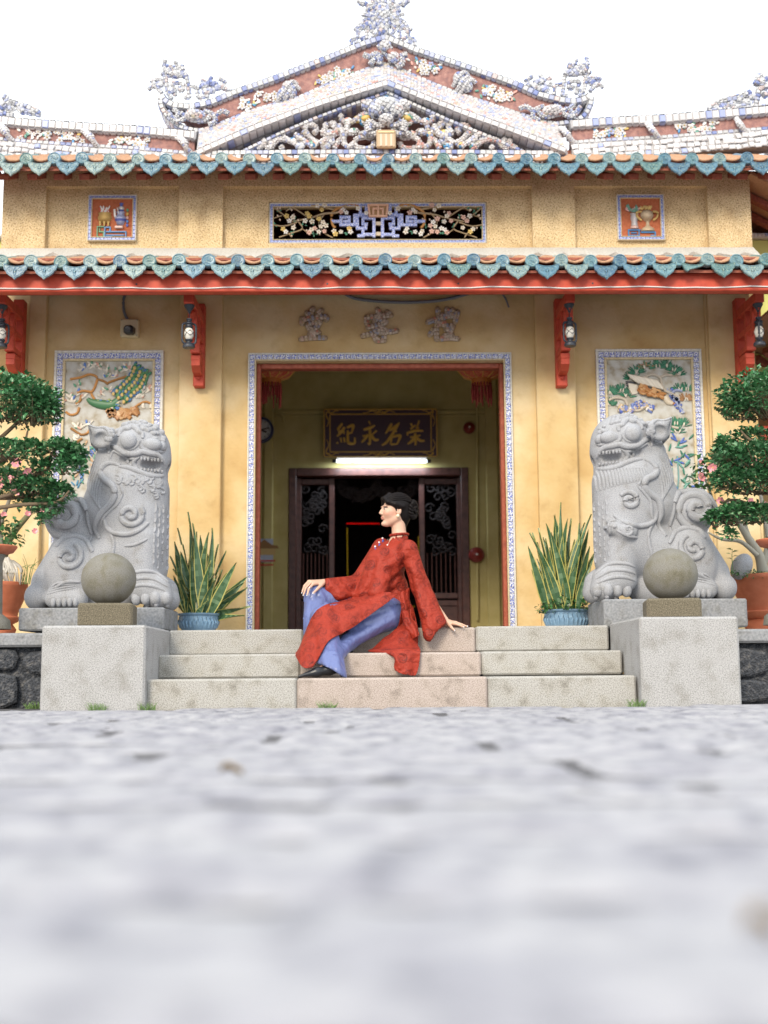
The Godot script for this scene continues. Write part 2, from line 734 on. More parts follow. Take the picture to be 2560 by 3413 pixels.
func mblob(mb: MB, p: Vector3, r: Vector3, kind := 0, size := 0.03) -> void:
	mb.col = Color(0.3, 0.3, 0.32)
	mb.ball(Transform3D(Basis.from_scale(r), p), 10, 6)
	var m := int(2.2 * (r.x + r.y) * (r.x + r.y) / size / size) + 6
	for i in m:
		var y := 1.0 - 2.0 * (i + 0.5) / m
		var a := i * 2.39996
		var o := Vector3(cos(a) * sqrt(1 - y * y), y, sin(a) * sqrt(1 - y * y))
		if o.z < -0.4:
			continue
		mb.col = shard(kind)
		mb.chip(frame(p + o * r * 0.95, o / r, Vector3(rnd(-1, 1), rnd(-1, 1), 0.1)), size * rnd(0.4, 0.62), size * rnd(0.35, 0.55), 0.008)

func mpatch(mb: MB, a: Vector3, b: Vector3, c: Vector3, d: Vector3, size: float, kind := 0, lift := 0.006) -> void:
	# shards laid over the quad a b c d
	var nu := maxi(1, int(round((b - a).length() / size)))
	var nv := maxi(1, int(round((d - a).length() / size)))
	var o := (b - a).cross(d - a)
	if o.z < 0.0:
		o = -o
	for i in nu:
		for j in nv:
			var u := (i + 0.5 + rnd(-0.15, 0.15)) / nu
			var w := (j + 0.5 + rnd(-0.15, 0.15)) / nv
			var p := a.lerp(b, u).lerp(d.lerp(c, u), w)
			mb.col = shard(kind)
			mb.chip(frame(p, o.normalized() + Vector3(rnd(-0.1, 0.1), rnd(-0.1, 0.1), 0), (b - a).rotated(Vector3(0, 0, 1), rnd(-0.2, 0.2))), size * rnd(0.36, 0.5), size * rnd(0.36, 0.5), lift * rnd(0.7, 1.4))

func tile_row(parent: Node, a: Vector3, b: Vector3, width: float, step: float, m: Material, out := Vector3(0, 0, 1), thick := 0.012) -> void:
	# separate glazed tiles in a line from a to b
	var l := a.distance_to(b)
	var cnt := maxi(1, int(round(l / step)))
	var key := "%.4f %.4f" % [l / cnt, width]
	if not tile_cache.has(key):
		var list := []
		for i in 3:
			var mb := MB.new()
			mb.obox(Transform3D(Basis(), Vector3(0, 0, thick * 0.5)), Vector3(l / cnt * rnd(0.9, 0.96), width * rnd(0.94, 0.99), thick), 0.003)
			list.append(mb.mesh())
		tile_cache[key] = list
	for i in cnt:
		var t := frame(a.lerp(b, (i + 0.5) / cnt) + out * rnd(-0.0015, 0.0015), out, b - a)
		t.basis = t.basis.rotated(out, rnd(-0.012, 0.012))
		place(tile_cache[key][i % 3], "tile", m, parent, t)
var tile_cache := {}

# ------------------------------------------------------------------ main
func _ready() -> void:
	rng.seed = 7
	survey()
	light_and_camera()
	make_materials()
	ground()
	steps()
	building()
	ridge()
	interior()
	wall_panels()
	small_fixtures()
	statues()
	pots_and_plants()
	woman()
	litter()

func light_and_camera() -> void:
	var cam := Camera3D.new()
	cam.name = "camera"
	add_child(cam)
	cam.transform = Transform3D(Basis(eye_right, eye_up, -eye_fwd), EYE)
	var att := CameraAttributesPhysical.new()
	att.frustum_focal_length = 24.0 / (2.0 * 1106.0 / 2600.0)
	att.frustum_focus_distance = 8.35
	att.exposure_aperture = 0.8
	att.frustum_near = 0.05
	att.frustum_far = 400.0
	att.exposure_multiplier = 1.0
	cam.attributes = att
	cam.current = true
	var sky := Sky.new()
	var sm := ProceduralSkyMaterial.new()
	sm.sky_top_color = lin(0.86, 0.93, 1.0)
	sm.sky_horizon_color = lin(1.0, 0.99, 0.97)
	sm.sky_curve = 0.2
	sm.ground_bottom_color = lin(0.3, 0.3, 0.31)
	sm.ground_horizon_color = lin(0.6, 0.6, 0.6)
	sm.sun_angle_max = 1.0
	sm.energy_multiplier = 1.0
	sky.sky_material = sm
	var env := Environment.new()
	env.background_mode = Environment.BG_SKY
	env.sky = sky
	env.tonemap_mode = Environment.TONE_MAPPER_LINEAR
	env.tonemap_exposure = 2.15
	env.background_energy_multiplier = 1.0
	env.sdfgi_enabled = true
	env.ssao_enabled = true
	env.ssil_enabled = true
	var we := WorldEnvironment.new()
	we.name = "world_environment"
	we.environment = env
	add_child(we)
	var sun := DirectionalLight3D.new()
	sun.name = "sun"
	sun.light_energy = 0.5
	sun.light_angular_distance = 18.0
	sun.light_color = Color(1.0, 0.95, 0.87)
	sun.shadow_enabled = true
	add_child(sun)
	sun.look_at_from_position(Vector3(-2.6, 4.6, 7.4), Vector3.ZERO)

func make_materials() -> void:
	var m: StandardMaterial3D
	noisy("plaster", [[0.0, 0.52, 0.34, 0.14], [0.35, 0.6, 0.43, 0.205], [0.65, 0.655, 0.5, 0.275], [1.0, 0.7, 0.575, 0.36]], 0.006, 0.35, 0.92, 0.25, 0.12, 3, [[0.0, 0.86, 0.82, 0.77], [0.3, 0.97, 0.96, 0.95], [0.55, 1, 1, 1]], 0.8)
	noisy("pebbledash", [[0.0, 0.16, 0.1, 0.05], [0.28, 0.36, 0.25, 0.13], [0.38, 0.6, 0.45, 0.25], [0.65, 0.69, 0.55, 0.34], [1.0, 0.78, 0.67, 0.47]], 0.13, 0.9, 0.95, 0.5, 0.2, 5, [[0.0, 0.74, 0.68, 0.62], [0.45, 0.97, 0.96, 0.94], [1.0, 1, 1, 1]], 0.5)
	noisy("mortar", [[0.0, 0.36, 0.33, 0.28], [0.5, 0.52, 0.5, 0.46], [1.0, 0.62, 0.6, 0.56]], 0.06, 1.5, 0.95, 0.8, 0.15, 6)
	noisy("granite", [[0.0, 0.1, 0.095, 0.09], [0.36, 0.27, 0.262, 0.245], [0.5, 0.37, 0.36, 0.335], [1.0, 0.54, 0.525, 0.5]], 0.15, 1.6, 0.85, 0.12, 0.25, 8, [[0.0, 0.62, 0.6, 0.56], [0.36, 0.94, 0.93, 0.9], [0.6, 1, 1, 1]], 1.0)
	noisy("granite_pink", [[0.0, 0.14, 0.11, 0.098], [0.36, 0.3, 0.25, 0.222], [0.5, 0.4, 0.335, 0.298], [1.0, 0.55, 0.475, 0.43]], 0.15, 1.6, 0.85, 0.12, 0.25, 9, [[0.0, 0.58, 0.57, 0.55], [0.34, 0.94, 0.94, 0.92], [0.58, 1, 1, 1]], 1.1)
	noisy("granite_block", [[0.0, 0.1, 0.1, 0.1], [0.34, 0.25, 0.248, 0.246], [0.5, 0.355, 0.352, 0.35], [1.0, 0.53, 0.525, 0.52]], 0.14, 1.7, 0.85, 0.1, 0.25, 10, [[0.0, 0.72, 0.7, 0.66], [0.4, 0.95, 0.95, 0.94], [0.6, 1, 1, 1]], 0.8)
	noisy("lion_stone", [[0.0, 0.12, 0.127, 0.14], [0.36, 0.27, 0.277, 0.3], [0.55, 0.35, 0.357, 0.38], [1.0, 0.51, 0.515, 0.53]], 0.16, 1.6, 0.88, 0.35, 0.22, 11, [[0.0, 0.66, 0.62, 0.55], [0.3, 0.95, 0.94, 0.92], [0.5, 1, 1, 1]], 1.2)
	noisy("ball_stone", [[0.0, 0.06, 0.056, 0.045], [0.4, 0.145, 0.138, 0.118], [0.6, 0.2, 0.192, 0.17], [1.0, 0.31, 0.3, 0.275]], 0.2, 1.6, 0.85, 0.12, 0.25, 12, [[0.0, 0.6, 0.56, 0.4], [0.4, 0.92, 0.9, 0.8], [0.6, 1, 1, 1]], 1.5)
	noisy("pedestal_stone", [[0.0, 0.035, 0.028, 0.018], [0.4, 0.1, 0.084, 0.055], [0.62, 0.165, 0.143, 0.1], [1.0, 0.3, 0.26, 0.19]], 0.14, 1.6, 0.92, 0.35, 0.2, 13)
	noisy("plinth_stone", [[0.0, 0.15, 0.157, 0.17], [0.4, 0.235, 0.243, 0.258], [0.7, 0.275, 0.283, 0.295], [1.0, 0.35, 0.35, 0.355]], 0.06, 1.4, 0.85, 0.1, 0.2, 14, [[0.0, 0.66, 0.64, 0.58], [0.4, 0.95, 0.94, 0.93], [0.6, 1, 1, 1]], 1.1)
	noisy("dark_stone", [[0.0, 0.02, 0.023, 0.028], [0.45, 0.05, 0.055, 0.065], [0.7, 0.1, 0.1, 0.105], [1.0, 0.2, 0.19, 0.17]], 0.03, 1.3, 0.9, 1.4, 0.08, 15)
	noisy("paving", [[0.0, 0.14, 0.14, 0.16], [0.3, 0.25, 0.247, 0.265], [0.5, 0.31, 0.305, 0.32], [1.0, 0.38, 0.37, 0.375]], 0.02, 0.9, 0.9, 0.4, 0.1, 16, [[0.0, 0.6, 0.6, 0.66], [0.4, 0.94, 0.94, 0.96], [0.6, 1, 1, 1]], 0.5)
	noisy("earth", [[0.0, 0.05, 0.05, 0.056], [0.5, 0.1, 0.097, 0.102], [1.0, 0.17, 0.16, 0.16]], 0.06, 1.5, 0.97, 1.0, 0.1, 17)
	noisy("red_paint", [[0.0, 0.4, 0.045, 0.022], [0.45, 0.5, 0.06, 0.028], [1.0, 0.58, 0.085, 0.04]], 0.02, 0.8, 0.6, 0.05, 0.1, 18, [[0.0, 0.72, 0.64, 0.6], [0.3, 0.96, 0.95, 0.95], [0.5, 1, 1, 1]], 1.6)
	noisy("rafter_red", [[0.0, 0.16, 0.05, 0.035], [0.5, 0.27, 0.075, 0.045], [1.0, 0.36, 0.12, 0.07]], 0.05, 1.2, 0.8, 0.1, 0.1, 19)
	noisy("terracotta_tile", [[0.0, 0.24, 0.13, 0.08], [0.5, 0.42, 0.23, 0.13], [1.0, 0.56, 0.37, 0.25]], 0.08, 2.0, 0.85, 0.2, 0.15, 20)
	noisy("terracotta", [[0.0, 0.42, 0.115, 0.055], [0.5, 0.52, 0.155, 0.075], [1.0, 0.58, 0.2, 0.11]], 0.02, 1.2, 0.7, 0.05, 0.15, 21)
	# cobalt-on-white printed tiles
	noisy("blue_tile", [[0.0, 0.05, 0.08, 0.4], [0.42, 0.08, 0.12, 0.46], [0.47, 0.5, 0.56, 0.74], [0.52, 0.74, 0.74, 0.72], [1.0, 0.8, 0.78, 0.72]], 0.05, 2.6, 0.35, 0.0, 0.1, 22)
	noisy("blue_tile_dense", [[0.0, 0.08, 0.12, 0.42], [0.46, 0.13, 0.19, 0.54], [0.54, 0.38, 0.45, 0.72], [0.62, 0.62, 0.64, 0.74], [1.0, 0.74, 0.74, 0.74]], 0.05, 3.2, 0.35, 0.0, 0.1, 23)
	noisy("white_trim", [[0.0, 0.5, 0.48, 0.42], [0.5, 0.68, 0.66, 0.6], [1.0, 0.76, 0.74, 0.68]], 0.03, 2.0, 0.6, 0.1, 0.1, 24)
	noisy("cream_trim", [[0.0, 0.5, 0.4, 0.22], [0.5, 0.62, 0.52, 0.33], [1.0, 0.7, 0.6, 0.42]], 0.03, 2.0, 0.8, 0.1, 0.1, 25)
	noisy("panel_cement", [[0.0, 0.3, 0.25, 0.17], [0.35, 0.44, 0.41, 0.35], [0.6, 0.5, 0.49, 0.45], [1.0, 0.56, 0.56, 0.54]], 0.012, 1.4, 0.92, 0.25, 0.15, 26)
	noisy("plaque_red", [[0.0, 0.3, 0.08, 0.035], [0.5, 0.4, 0.115, 0.05], [1.0, 0.46, 0.15, 0.07]], 0.03, 2.0, 0.9, 0.1, 0.1, 27)
	noisy("ridge_red", [[0.0, 0.2, 0.12, 0.12], [0.5, 0.33, 0.17, 0.15], [1.0, 0.44, 0.26, 0.22]], 0.03, 1.0, 0.92, 0.3, 0.1, 28)
	noisy("ridge_cement", [[0.0, 0.26, 0.25, 0.26], [0.5, 0.42, 0.41, 0.42], [1.0, 0.58, 0.56, 0.56]], 0.04, 1.2, 0.92, 0.4, 0.1, 29)
	noisy("inner_plaster", [[0.0, 0.42, 0.36, 0.14], [0.5, 0.48, 0.42, 0.18], [1.0, 0.54, 0.48, 0.22]], 0.01, 0.6, 0.9, 0.1, 0.1, 30)
	noisy("dark_wood", [[0.0, 0.05, 0.018, 0.015], [0.5, 0.085, 0.03, 0.024], [1.0, 0.12, 0.045, 0.035]], 0.02, 1.0, 0.45, 0.05, 0.1, 31)
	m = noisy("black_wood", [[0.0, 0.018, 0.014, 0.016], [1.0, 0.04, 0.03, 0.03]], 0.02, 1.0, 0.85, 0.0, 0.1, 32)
	for i in 6:
		var a: Array = [[0.07, 0.18, 0.26], [0.11, 0.23, 0.28], [0.085, 0.19, 0.205], [0.06, 0.15, 0.235], [0.15, 0.25, 0.28], [0.09, 0.205, 0.29]][i]
		m = noisy("glaze_%d" % i, [[0.0, a[0] * 0.55, a[1] * 0.6, a[2] * 0.7], [0.5, a[0], a[1], a[2]], [0.68, a[0] * 1.5, a[1] * 1.2, a[2] * 1.05], [0.8, 0.34, 0.38, 0.24], [1.0, 0.45, 0.45, 0.3]], 0.05, 2.6, 0.32, 0.06, 0.12, 40 + i)
	m = vmat("shards", 0.42)
	m = vmat("painted", 0.7)
	m = vmat("leaf", 0.38)
	m.backlight_enabled = true
	m.backlight = Color(0.1, 0.15, 0.06)
	m = vmat("bark", 0.9)
	m = mat("gold", lin(0.68, 0.44, 0.09), 0.4)
	m.metallic = 0.15
	mat("iron", lin(0.028, 0.034, 0.048), 0.45)
	m = mat("glass", Color(0.9, 0.93, 0.92, 0.25), 0.05)
	m.transparency = BaseMaterial3D.TRANSPARENCY_ALPHA
	mat("grey_plastic", lin(0.14, 0.15, 0.17), 0.6)
	mat("cord", lin(0.7, 0.68, 0.66), 0.7)
	mat("cream_plastic", lin(0.66, 0.58, 0.38), 0.5)
	mat("black_plastic", lin(0.014, 0.015, 0.018), 0.3)

# ------------------------------------------------------------------ ground
func ground() -> void:
	var mb := MB.new()
	mb.quad(Vector3(-80, -0.0125, 40), Vector3(80, -0.0125, 40), Vector3(80, -0.0125, -80), Vector3(-80, -0.0125, -80), Vector3.UP)
	structure(put(mb, "ground", mats.earth))
	var pav := Node3D.new()
	pav.name = "pavement"
	add_child(pav)
	structure(pav)
	# rough stone setts in uneven courses
	var meshes := []
	for k in 14:
		var w: float = [0.7, 0.95, 1.2, 1.45, 1.7, 0.8, 1.1][k % 7]
		meshes.append([w, sett(w, 0.40, k)])
	var broad := [2.6, sett(2.6, 0.40, 15)]
	var count := 0
	var rest := MB.new()
	var z := -7.3
	var row := 0
	while z < 3.2:
		var d := 0.41 * rnd(0.7, 1.2)
		var reach := 4.6 if z < -2.0 else 2.6
		var x := -reach + rnd(-1.2, 0.0)
		while x < reach:
			var pick: Array = meshes[rng.randi() % 14]
			if z > -2.6 and x > -2.3 and x < 0.0: # the widest slabs lie nearest the lens
				pick = broad
				x = -1.3
			var w: float = pick[0]
			var t := Transform3D(Basis.from_euler(Vector3(rnd(-0.007, 0.007), rnd(-0.02, 0.02), rnd(-0.007, 0.007))).scaled(Vector3(1, 1, d / 0.41)), Vector3(x + w * 0.5, rnd(-0.006, 0.004), z + d * 0.5))
			var seen := absf(x + w * 0.5) < 0.34 * absf(z) + 0.5 and z < -0.1
			if seen and count < 300:
				place(pick[1].mesh() if not pick.size() > 2 else pick[2], "sett", mats.paving, pav, t)
				if pick.size() < 3:
					pick.append(pav.get_child(pav.get_child_count() - 1).mesh)
				count += 1
			else:
				rest.take(pick[1], t)
			x += w + rnd(0.006, 0.02)
		z += d + rnd(0.004, 0.034)
		row += 1
	stuff(put(rest, "outer_setts", mats.paving, pav))

func sett(w: float, d: float, sd: int) -> MB:
	# a worn block: lumpy top, rounded arrises
	var mb := MB.new()
	var fn := FastNoiseLite.new()
	fn.seed = 100 + sd
	fn.frequency = 7.0
	var nu := int(w * 20.0)
	var nv := 7
	var g := []
	for j in nv + 1:
		var r := PackedVector3Array()
		for i in nu + 1:
			var u := float(i) / nu
			var q := float(j) / nv
			var e := minf(minf(u, 1 - u) * w, minf(q, 1 - q) * d)
			var y := fn.get_noise_2d(u * w, q * d) * 0.008 - 0.018 * pow(clampf(1.0 - e / 0.04, 0, 1), 2)
			if fn.get_noise_2d(u * w * 1.3 + 9, q * d * 2.6) > 0.4:
				y -= 0.014
			var jx := fn.get_noise_2d(q * 0.7, 3.0 + u) * 0.012
			var jz := fn.get_noise_2d(5.0 + q, u * 0.7) * 0.012
			r.append(Vector3((u - 0.5) * w + jx, y, (q - 0.5) * d + jz))
		g.append(r)
	for j in nv:
		for i in nu:
			var nn := []
			for k in [[0, 0], [0, 1], [1, 1], [1, 0]]:
				var a: int = j + k[0]
				var b: int = i + k[1]
				var du: Vector3 = g[a][mini(b + 1, nu)] - g[a][maxi(b - 1, 0)]
				var dv: Vector3 = g[mini(a + 1, nv)][b] - g[maxi(a - 1, 0)][b]
				nn.append(dv.cross(du).normalized())
			mb.tri(g[j][i], g[j][i + 1], g[j + 1][i + 1], nn[0], nn[1], nn[2])
			mb.tri(g[j][i], g[j + 1][i + 1], g[j + 1][i], nn[0], nn[2], nn[3])
	var dn := Vector3(0, -0.06, 0)
	for i in nu:
		mb.quad(g[0][i], g[0][i + 1], g[0][i + 1] + dn, g[0][i] + dn, Vector3(0, 0, -1))
		mb.quad(g[nv][i], g[nv][i + 1], g[nv][i + 1] + dn, g[nv][i] + dn, Vector3(0, 0, 1))
	for j in nv:
		mb.quad(g[j][0], g[j + 1][0], g[j + 1][0] + dn, g[j][0] + dn, Vector3(-1, 0, 0))
		mb.quad(g[j][nu], g[j + 1][nu], g[j + 1][nu] + dn, g[j][nu] + dn, Vector3(1, 0, 0))
	return mb

# ------------------------------------------------------------------ steps, blocks, terrace
const LAND := 0.505
func steps() -> void:
	var x0 := -1.345
	var x1 := 1.618
	var st := thing("stone_steps", "flight of three granite steps with pink slabs in the middle", "steps", Vector3(0.13, 0, -7.7))
	var tops := [0.178, 0.333, LAND]
	var fronts := [-7.33, -7.72, -8.13]
	# joints measured where the pink slabs begin and end
	var cuts := [[ax(641, 1495, -7.33), ax(1054, 1490, -7.33)], [ax(648, 1430, -7.72), ax(1040, 1430, -7.72)], [ax(655, 1380, -8.13), ax(1028, 1380, -8.13)]]
	for i in 3:
		var lo: float = -0.03 if i == 0 else tops[i - 1]
		var xs := [x0, cuts[i][0], cuts[i][1], x1]
		for k in 3:
			var mb := MB.new()
			var back: float = fronts[i] - (0.46 if i < 2 else 0.5)
			var lift: float = [-0.004, 0.0, 0.006][k] * (i + 1) * 0.5
			mb.obox(Transform3D(Basis.from_euler(Vector3(0, rnd(-0.002, 0.002), 0.0035)), Vector3((xs[k] + xs[k + 1]) * 0.5, (lo + tops[i]) * 0.5 + lift, (fronts[i] + back) * 0.5 + rnd(-0.004, 0.004))), Vector3(xs[k + 1] - xs[k] - 0.003, tops[i] - lo - 0.003, fronts[i] - back), 0.012)
			put(mb, "slab", mats.granite_pink if k == 1 else mats.granite, st)
	# cheek blocks beside the steps
	for s in 2:
		var mb := MB.new()
		var xa: float = [-1.955, 1.629][s]
		var xb: float = [-1.335, 2.228][s]
		var top: float = [0.496, 0.529][s]
		mb.box(Vector3(xa, -0.03, -8.16), Vector3(xb, top, -7.25), 0.013)
		one(mb, "granite_block", mats.granite_block, ["pale granite cheek block below the lion without a cub", "pale granite cheek block below the lion holding a cub"][s], "stone block", Vector3((xa + xb) * 0.5, 0, -7.7), "cheek blocks flanking the steps")
	# terrace behind
	var mb := MB.new()
	mb.box(Vector3(-5.5, -0.03, -10.3), Vector3(5.8, LAND - 0.004, -8.62))
	structure(put(mb, "terrace", mats.granite))
	# dark rubble walls on both sides
	for s in 2:
		var xa: float = [-3.6, 2.236][s]
		var xb: float = [-1.963, 3.9][s]
		var w := thing("retaining_wall", ["dark rubble stone wall beside the block under the lion without a cub", "dark rubble stone wall beside the block under the lion holding a cub"][s], "stone wall", Vector3((xa + xb) * 0.5, 0, -8.1), "rubble walls under the terrace edge")
		var m1 := MB.new()
		m1.box(Vector3(xa, -0.03, -8.6), Vector3(xb, 0.38, -7.98))
		put(m1, "backing", mats.dark_stone, w)
		m1 = MB.new()
		m1.box(Vector3(xa, 0.385, -8.62), Vector3(xb, LAND - 0.03, -7.9), 0.015)
		put(m1, "coping", mats.plinth_stone, w)
		# irregular stones
		var x := xa
		while x < xb - 0.05:
			var y := -0.02
			var wd := minf(rnd(0.24, 0.42), xb - x)
			while y < 0.36:
				var hh := minf(rnd(0.12, 0.26), 0.385 - y)
				if hh > 0.04:
					m1 = MB.new()
					var poly := PackedVector2Array()
					for k in 9:
						var an := TAU * k / 9 + rnd(-0.2, 0.2)
						var rr := 1.0 / pow(pow(absf(cos(an)), 3.5) + pow(absf(sin(an)), 3.5), 1.0 / 3.5)
						poly.append(Vector2(cos(an) * rr * (wd * 0.5 - 0.006) * rnd(0.9, 1.0), sin(an) * rr * (hh * 0.5 - 0.006) * rnd(0.9, 1.0)))
					m1.prism(poly, Transform3D(Basis.from_euler(Vector3(rnd(-0.08, 0.08), rnd(-0.08, 0.08), 0)), Vector3(x + wd * 0.5, y + hh * 0.5, -7.97)), -0.05, rnd(0.03, 0.06), 0.015)
					put(m1, "stone", mats.dark_stone, w)
				y += hh
			x += wd

# ------------------------------------------------------------------ the temple front
const WZ := -10.0      # recessed wall face
const PZ := -9.93      # pilasters and upper wall face
var temple: Node3D

func building() -> void:
	temple = thing("temple_building", "yellow temple hall with blue glazed tile eaves and mosaic roof ridge", "building", Vector3(0.1, LAND, -10.5))
	var dx0 := -0.952
	var dx1 := 1.165
	var dtop := 2.842
	var L := -4.6
	var R := ax(1637, 900, WZ)
	var mb := MB.new()
	mb.box(Vector3(L, LAND - 0.02, WZ - 0.2), Vector3(dx0, 3.72, WZ))
	mb.box(Vector3(dx1, LAND - 0.02, WZ - 0.2), Vector3(R, 3.72, WZ))
	mb.box(Vector3(dx0, dtop, WZ - 0.2), Vector3(dx1, 3.72, WZ))
	put(mb, "front_wall", mats.plaster, temple)
	for pr in [[52, 90], [384, 477], [1163, 1249], [1543, 1637]]:
		mb = MB.new()
		mb.box(Vector3(ax(pr[0], 1000, PZ), LAND - 0.01, WZ - 0.03), Vector3(ax(pr[1], 1000, PZ) - 0.002, 3.7, PZ), 0.006)
		put(mb, "pilaster", mats.plaster, temple)
	# a thin moulded strip inside the outer right pilaster
	mb = MB.new()
	mb.box(Vector3(ax(1534, 1000, WZ), LAND, WZ - 0.02), Vector3(ax(1543, 1000, WZ) - 0.004, 3.7, WZ + 0.03), 0.005)
	put(mb, "moulding", mats.plaster, temple)
	# upper storey with three sunk fields
	var ux0 := ax(5, 460, PZ)
	var ux1 := ax(1622, 460, PZ)
	var uy0 := 3.6
	var uy1 := 4.52
	var fy0 := ay(822, 537, PZ)
	var fy1 := ay(822, 402, PZ)
	var xs := [ux0, ax(98, 470, PZ), ax(386, 470, PZ), ax(481, 470, PZ), ax(1150, 470, PZ), ax(1242, 470, PZ), ax(1530, 470, PZ), ux1]
	mb = MB.new()
	for k in range(0, 7, 2):
		mb.box(Vector3(xs[k], fy0, PZ - 0.25), Vector3(xs[k + 1], fy1, PZ))
	mb.box(Vector3(ux0, uy0, PZ - 0.25), Vector3(ux1, fy0, PZ))
	mb.box(Vector3(ux0, fy1, PZ - 0.25), Vector3(ux1, uy1, PZ))
	put(mb, "upper_wall", mats.pebbledash, temple)
	var vx0 := ax(579, 475, PZ) + 0.0
	var vx1 := ax(1053, 475, PZ)
	var vy0 := ay(822, 520, PZ)
	var vy1 := ay(822, 430, PZ)
	mb = MB.new()
	for k in [1, 5]:
		mb.box(Vector3(xs[k], fy0, PZ - 0.24), Vector3(xs[k + 1], fy1, PZ - 0.06))
	mb.box(Vector3(xs[3], fy0, PZ - 0.24), Vector3(vx0, fy1, PZ - 0.06))
	mb.box(Vector3(vx1, fy0, PZ - 0.24), Vector3(xs[4], fy1, PZ - 0.06))
	mb.box(Vector3(vx0, fy0, PZ - 0.24), Vector3(vx1, vy0, PZ - 0.06))
	mb.box(Vector3(vx0, vy1, PZ - 0.24), Vector3(vx1, fy1, PZ - 0.06))
	put(mb, "sunk_field", mats.pebbledash, temple)
	# dark attic behind the pierced panel, and the solid building behind the front
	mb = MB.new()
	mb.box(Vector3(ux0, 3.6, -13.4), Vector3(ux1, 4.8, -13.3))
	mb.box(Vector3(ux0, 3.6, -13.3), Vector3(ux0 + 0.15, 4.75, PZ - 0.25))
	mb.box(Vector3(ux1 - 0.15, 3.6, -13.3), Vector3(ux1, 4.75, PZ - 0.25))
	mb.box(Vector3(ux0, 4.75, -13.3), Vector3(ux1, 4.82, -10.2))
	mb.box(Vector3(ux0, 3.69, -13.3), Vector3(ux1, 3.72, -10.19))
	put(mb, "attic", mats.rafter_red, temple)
	eave("lower_eave_roof", -8.94, ay(822, 563, -8.94), ax(-61, 563, -8.94), 28, ax(414.8, 563, -8.94) - ax(351, 563, -8.94), 0.375, 0.98, 3)
	eave("upper_eave_roof", -9.53, ay(822, 343, -9.53), ax(-64, 343, -9.53), 30, ax(1015.0, 343, -9.53) - ax(955.2, 343, -9.53), 0.475, 0.9, 5)
	# mortar fillet where the lower roof meets the wall
	mb = MB.new()
	var g := []
	for j in 5:
		var row := []
		for i in 90:
			var u := lerpf(ux0, ux1, i / 89.0)
			var v := j / 4.0
			row.append(Vector3(u, lerpf(3.80, 3.66, v) + (0.018 * sin(u * 28.0) + rnd(-0.014, 0.014)) * v, lerpf(PZ + 0.012, PZ + 0.22, v) + rnd(-0.006, 0.006)))
		g.append(row)
	mb.sheet(g, 0.03)
	put(mb, "mortar_fillet", mats.mortar, temple)
	# red beam under the lower eave and its pale cord
	var bz := -9.02
	var by0 := ay(822, 629, bz)
	var by1 := ay(822, 590, bz)
	mb = MB.new()
	mb.box(Vector3(-4.4, by0, bz - 0.09), Vector3(4.4, by1, bz), 0.008)
	put(mb, "eave_beam", mats.red_paint, temple)
	for bx in [ax(990, 608, bz), ax(1280, 608, bz), ax(707, 608, bz), ax(295, 610, bz)]:
		mb = MB.new()
		mb.lathe(Transform3D(Basis(Vector3.RIGHT, PI / 2), Vector3(bx, by0 + 0.06, bz - 0.004)), [Vector2(0.0, 0.008), Vector2(0.007, 0.008), Vector2(0.008, 0.0)], 8)
		put(mb, "nail", mats.iron, temple)
	mb = MB.new()
	var cp := []
	for i in 60:
		cp.append(Vector3(lerpf(-4.3, 4.3, i / 59.0), by0 + 0.026 + 0.005 * sin(i * 0.9) + 0.003 * sin(i * 2.3), bz + 0.006))
	mb.tube(cp, 0.0055, 6)
	one(mb, "pale_cord", mats.cord, "thin white cord stretched along the red beam", "cord", Vector3(0, by0 + 0.02, bz))
	# soffit boards: closes the gap between beam and wall
	mb = MB.new()
	mb.box(Vector3(-4.4, by1 + 0.115, -9.92), Vector3(4.4, by1 + 0.135, -9.05))
	put(mb, "soffit", mats.rafter_red, temple)
	for k in 4:
		bracket(k)
	# timber eave of the side wing at the far right, with its rafters
	var wing := thing("side_wing", "side porch with timber rafters beyond the right end of the hall", "building", Vector3(4.2, LAND, -11.5))
	mb = MB.new()
	mb.box(Vector3(3.36, LAND - 0.02, -13.2), Vector3(6.2, 3.0, -13.0))
	put(mb, "back_wall", mats.plaster, wing)
	for i in 9:
		mb = MB.new()
		mb.obox(Transform3D(Basis.from_euler(Vector3(0, 0.6, -0.32)), Vector3(4.15, 2.62 + i * 0.0, -9.9 - i * 0.26) + Vector3(0, 0.1, 0)), Vector3(1.7, 0.06, 0.07), 0.004)
		put(mb, "rafter", mats.rafter_red, wing)
	mb = MB.new()
	mb.obox(Transform3D(Basis.from_euler(Vector3(0, 0, -0.32)), Vector3(4.2, 2.84, -11.2)), Vector3(1.9, 0.03, 3.6))
	put(mb, "roof_boards", mats.terracotta_tile, wing)
	mb = MB.new()
	mb.box(Vector3(3.36, 2.2, -10.42), Vector3(6.0, 2.33, -10.3), 0.006)
	put(mb, "tie_beam", mats.red_paint, wing)
	# garden walls that show past both ends of the upper storey
	for s in 2:
		var gw := thing("garden_wall", ["lime yellow wall end with mosaic cap past the corner with the urn plaque", "lime yellow wall end with mosaic cap past the corner with the tripod plaque"][1 - s], "wall", Vector3([-3.6, 3.85][s], 0, -10.6))
		mb = MB.new()
		var ga: float = [-4.8, ax(1600, 530, -10.55)][s]
		var gb: float = [ax(20, 530, -10.55), 5.2][s]
		var gt := ay(822, 519, -10.55)
		mb.box(Vector3(ga, 2.9, -10.75), Vector3(gb, gt, -10.55), 0.01)
		put(mb, "wall_body", mat("lime_plaster", lin(0.6, 0.6, 0.2), 0.9), gw)
		mb = MB.new()
		mb.col = Color(0.5, 0.5, 0.52)
		mb.box(Vector3(ga, gt, -10.8), Vector3(gb, gt + 0.05, -10.5), 0.01)
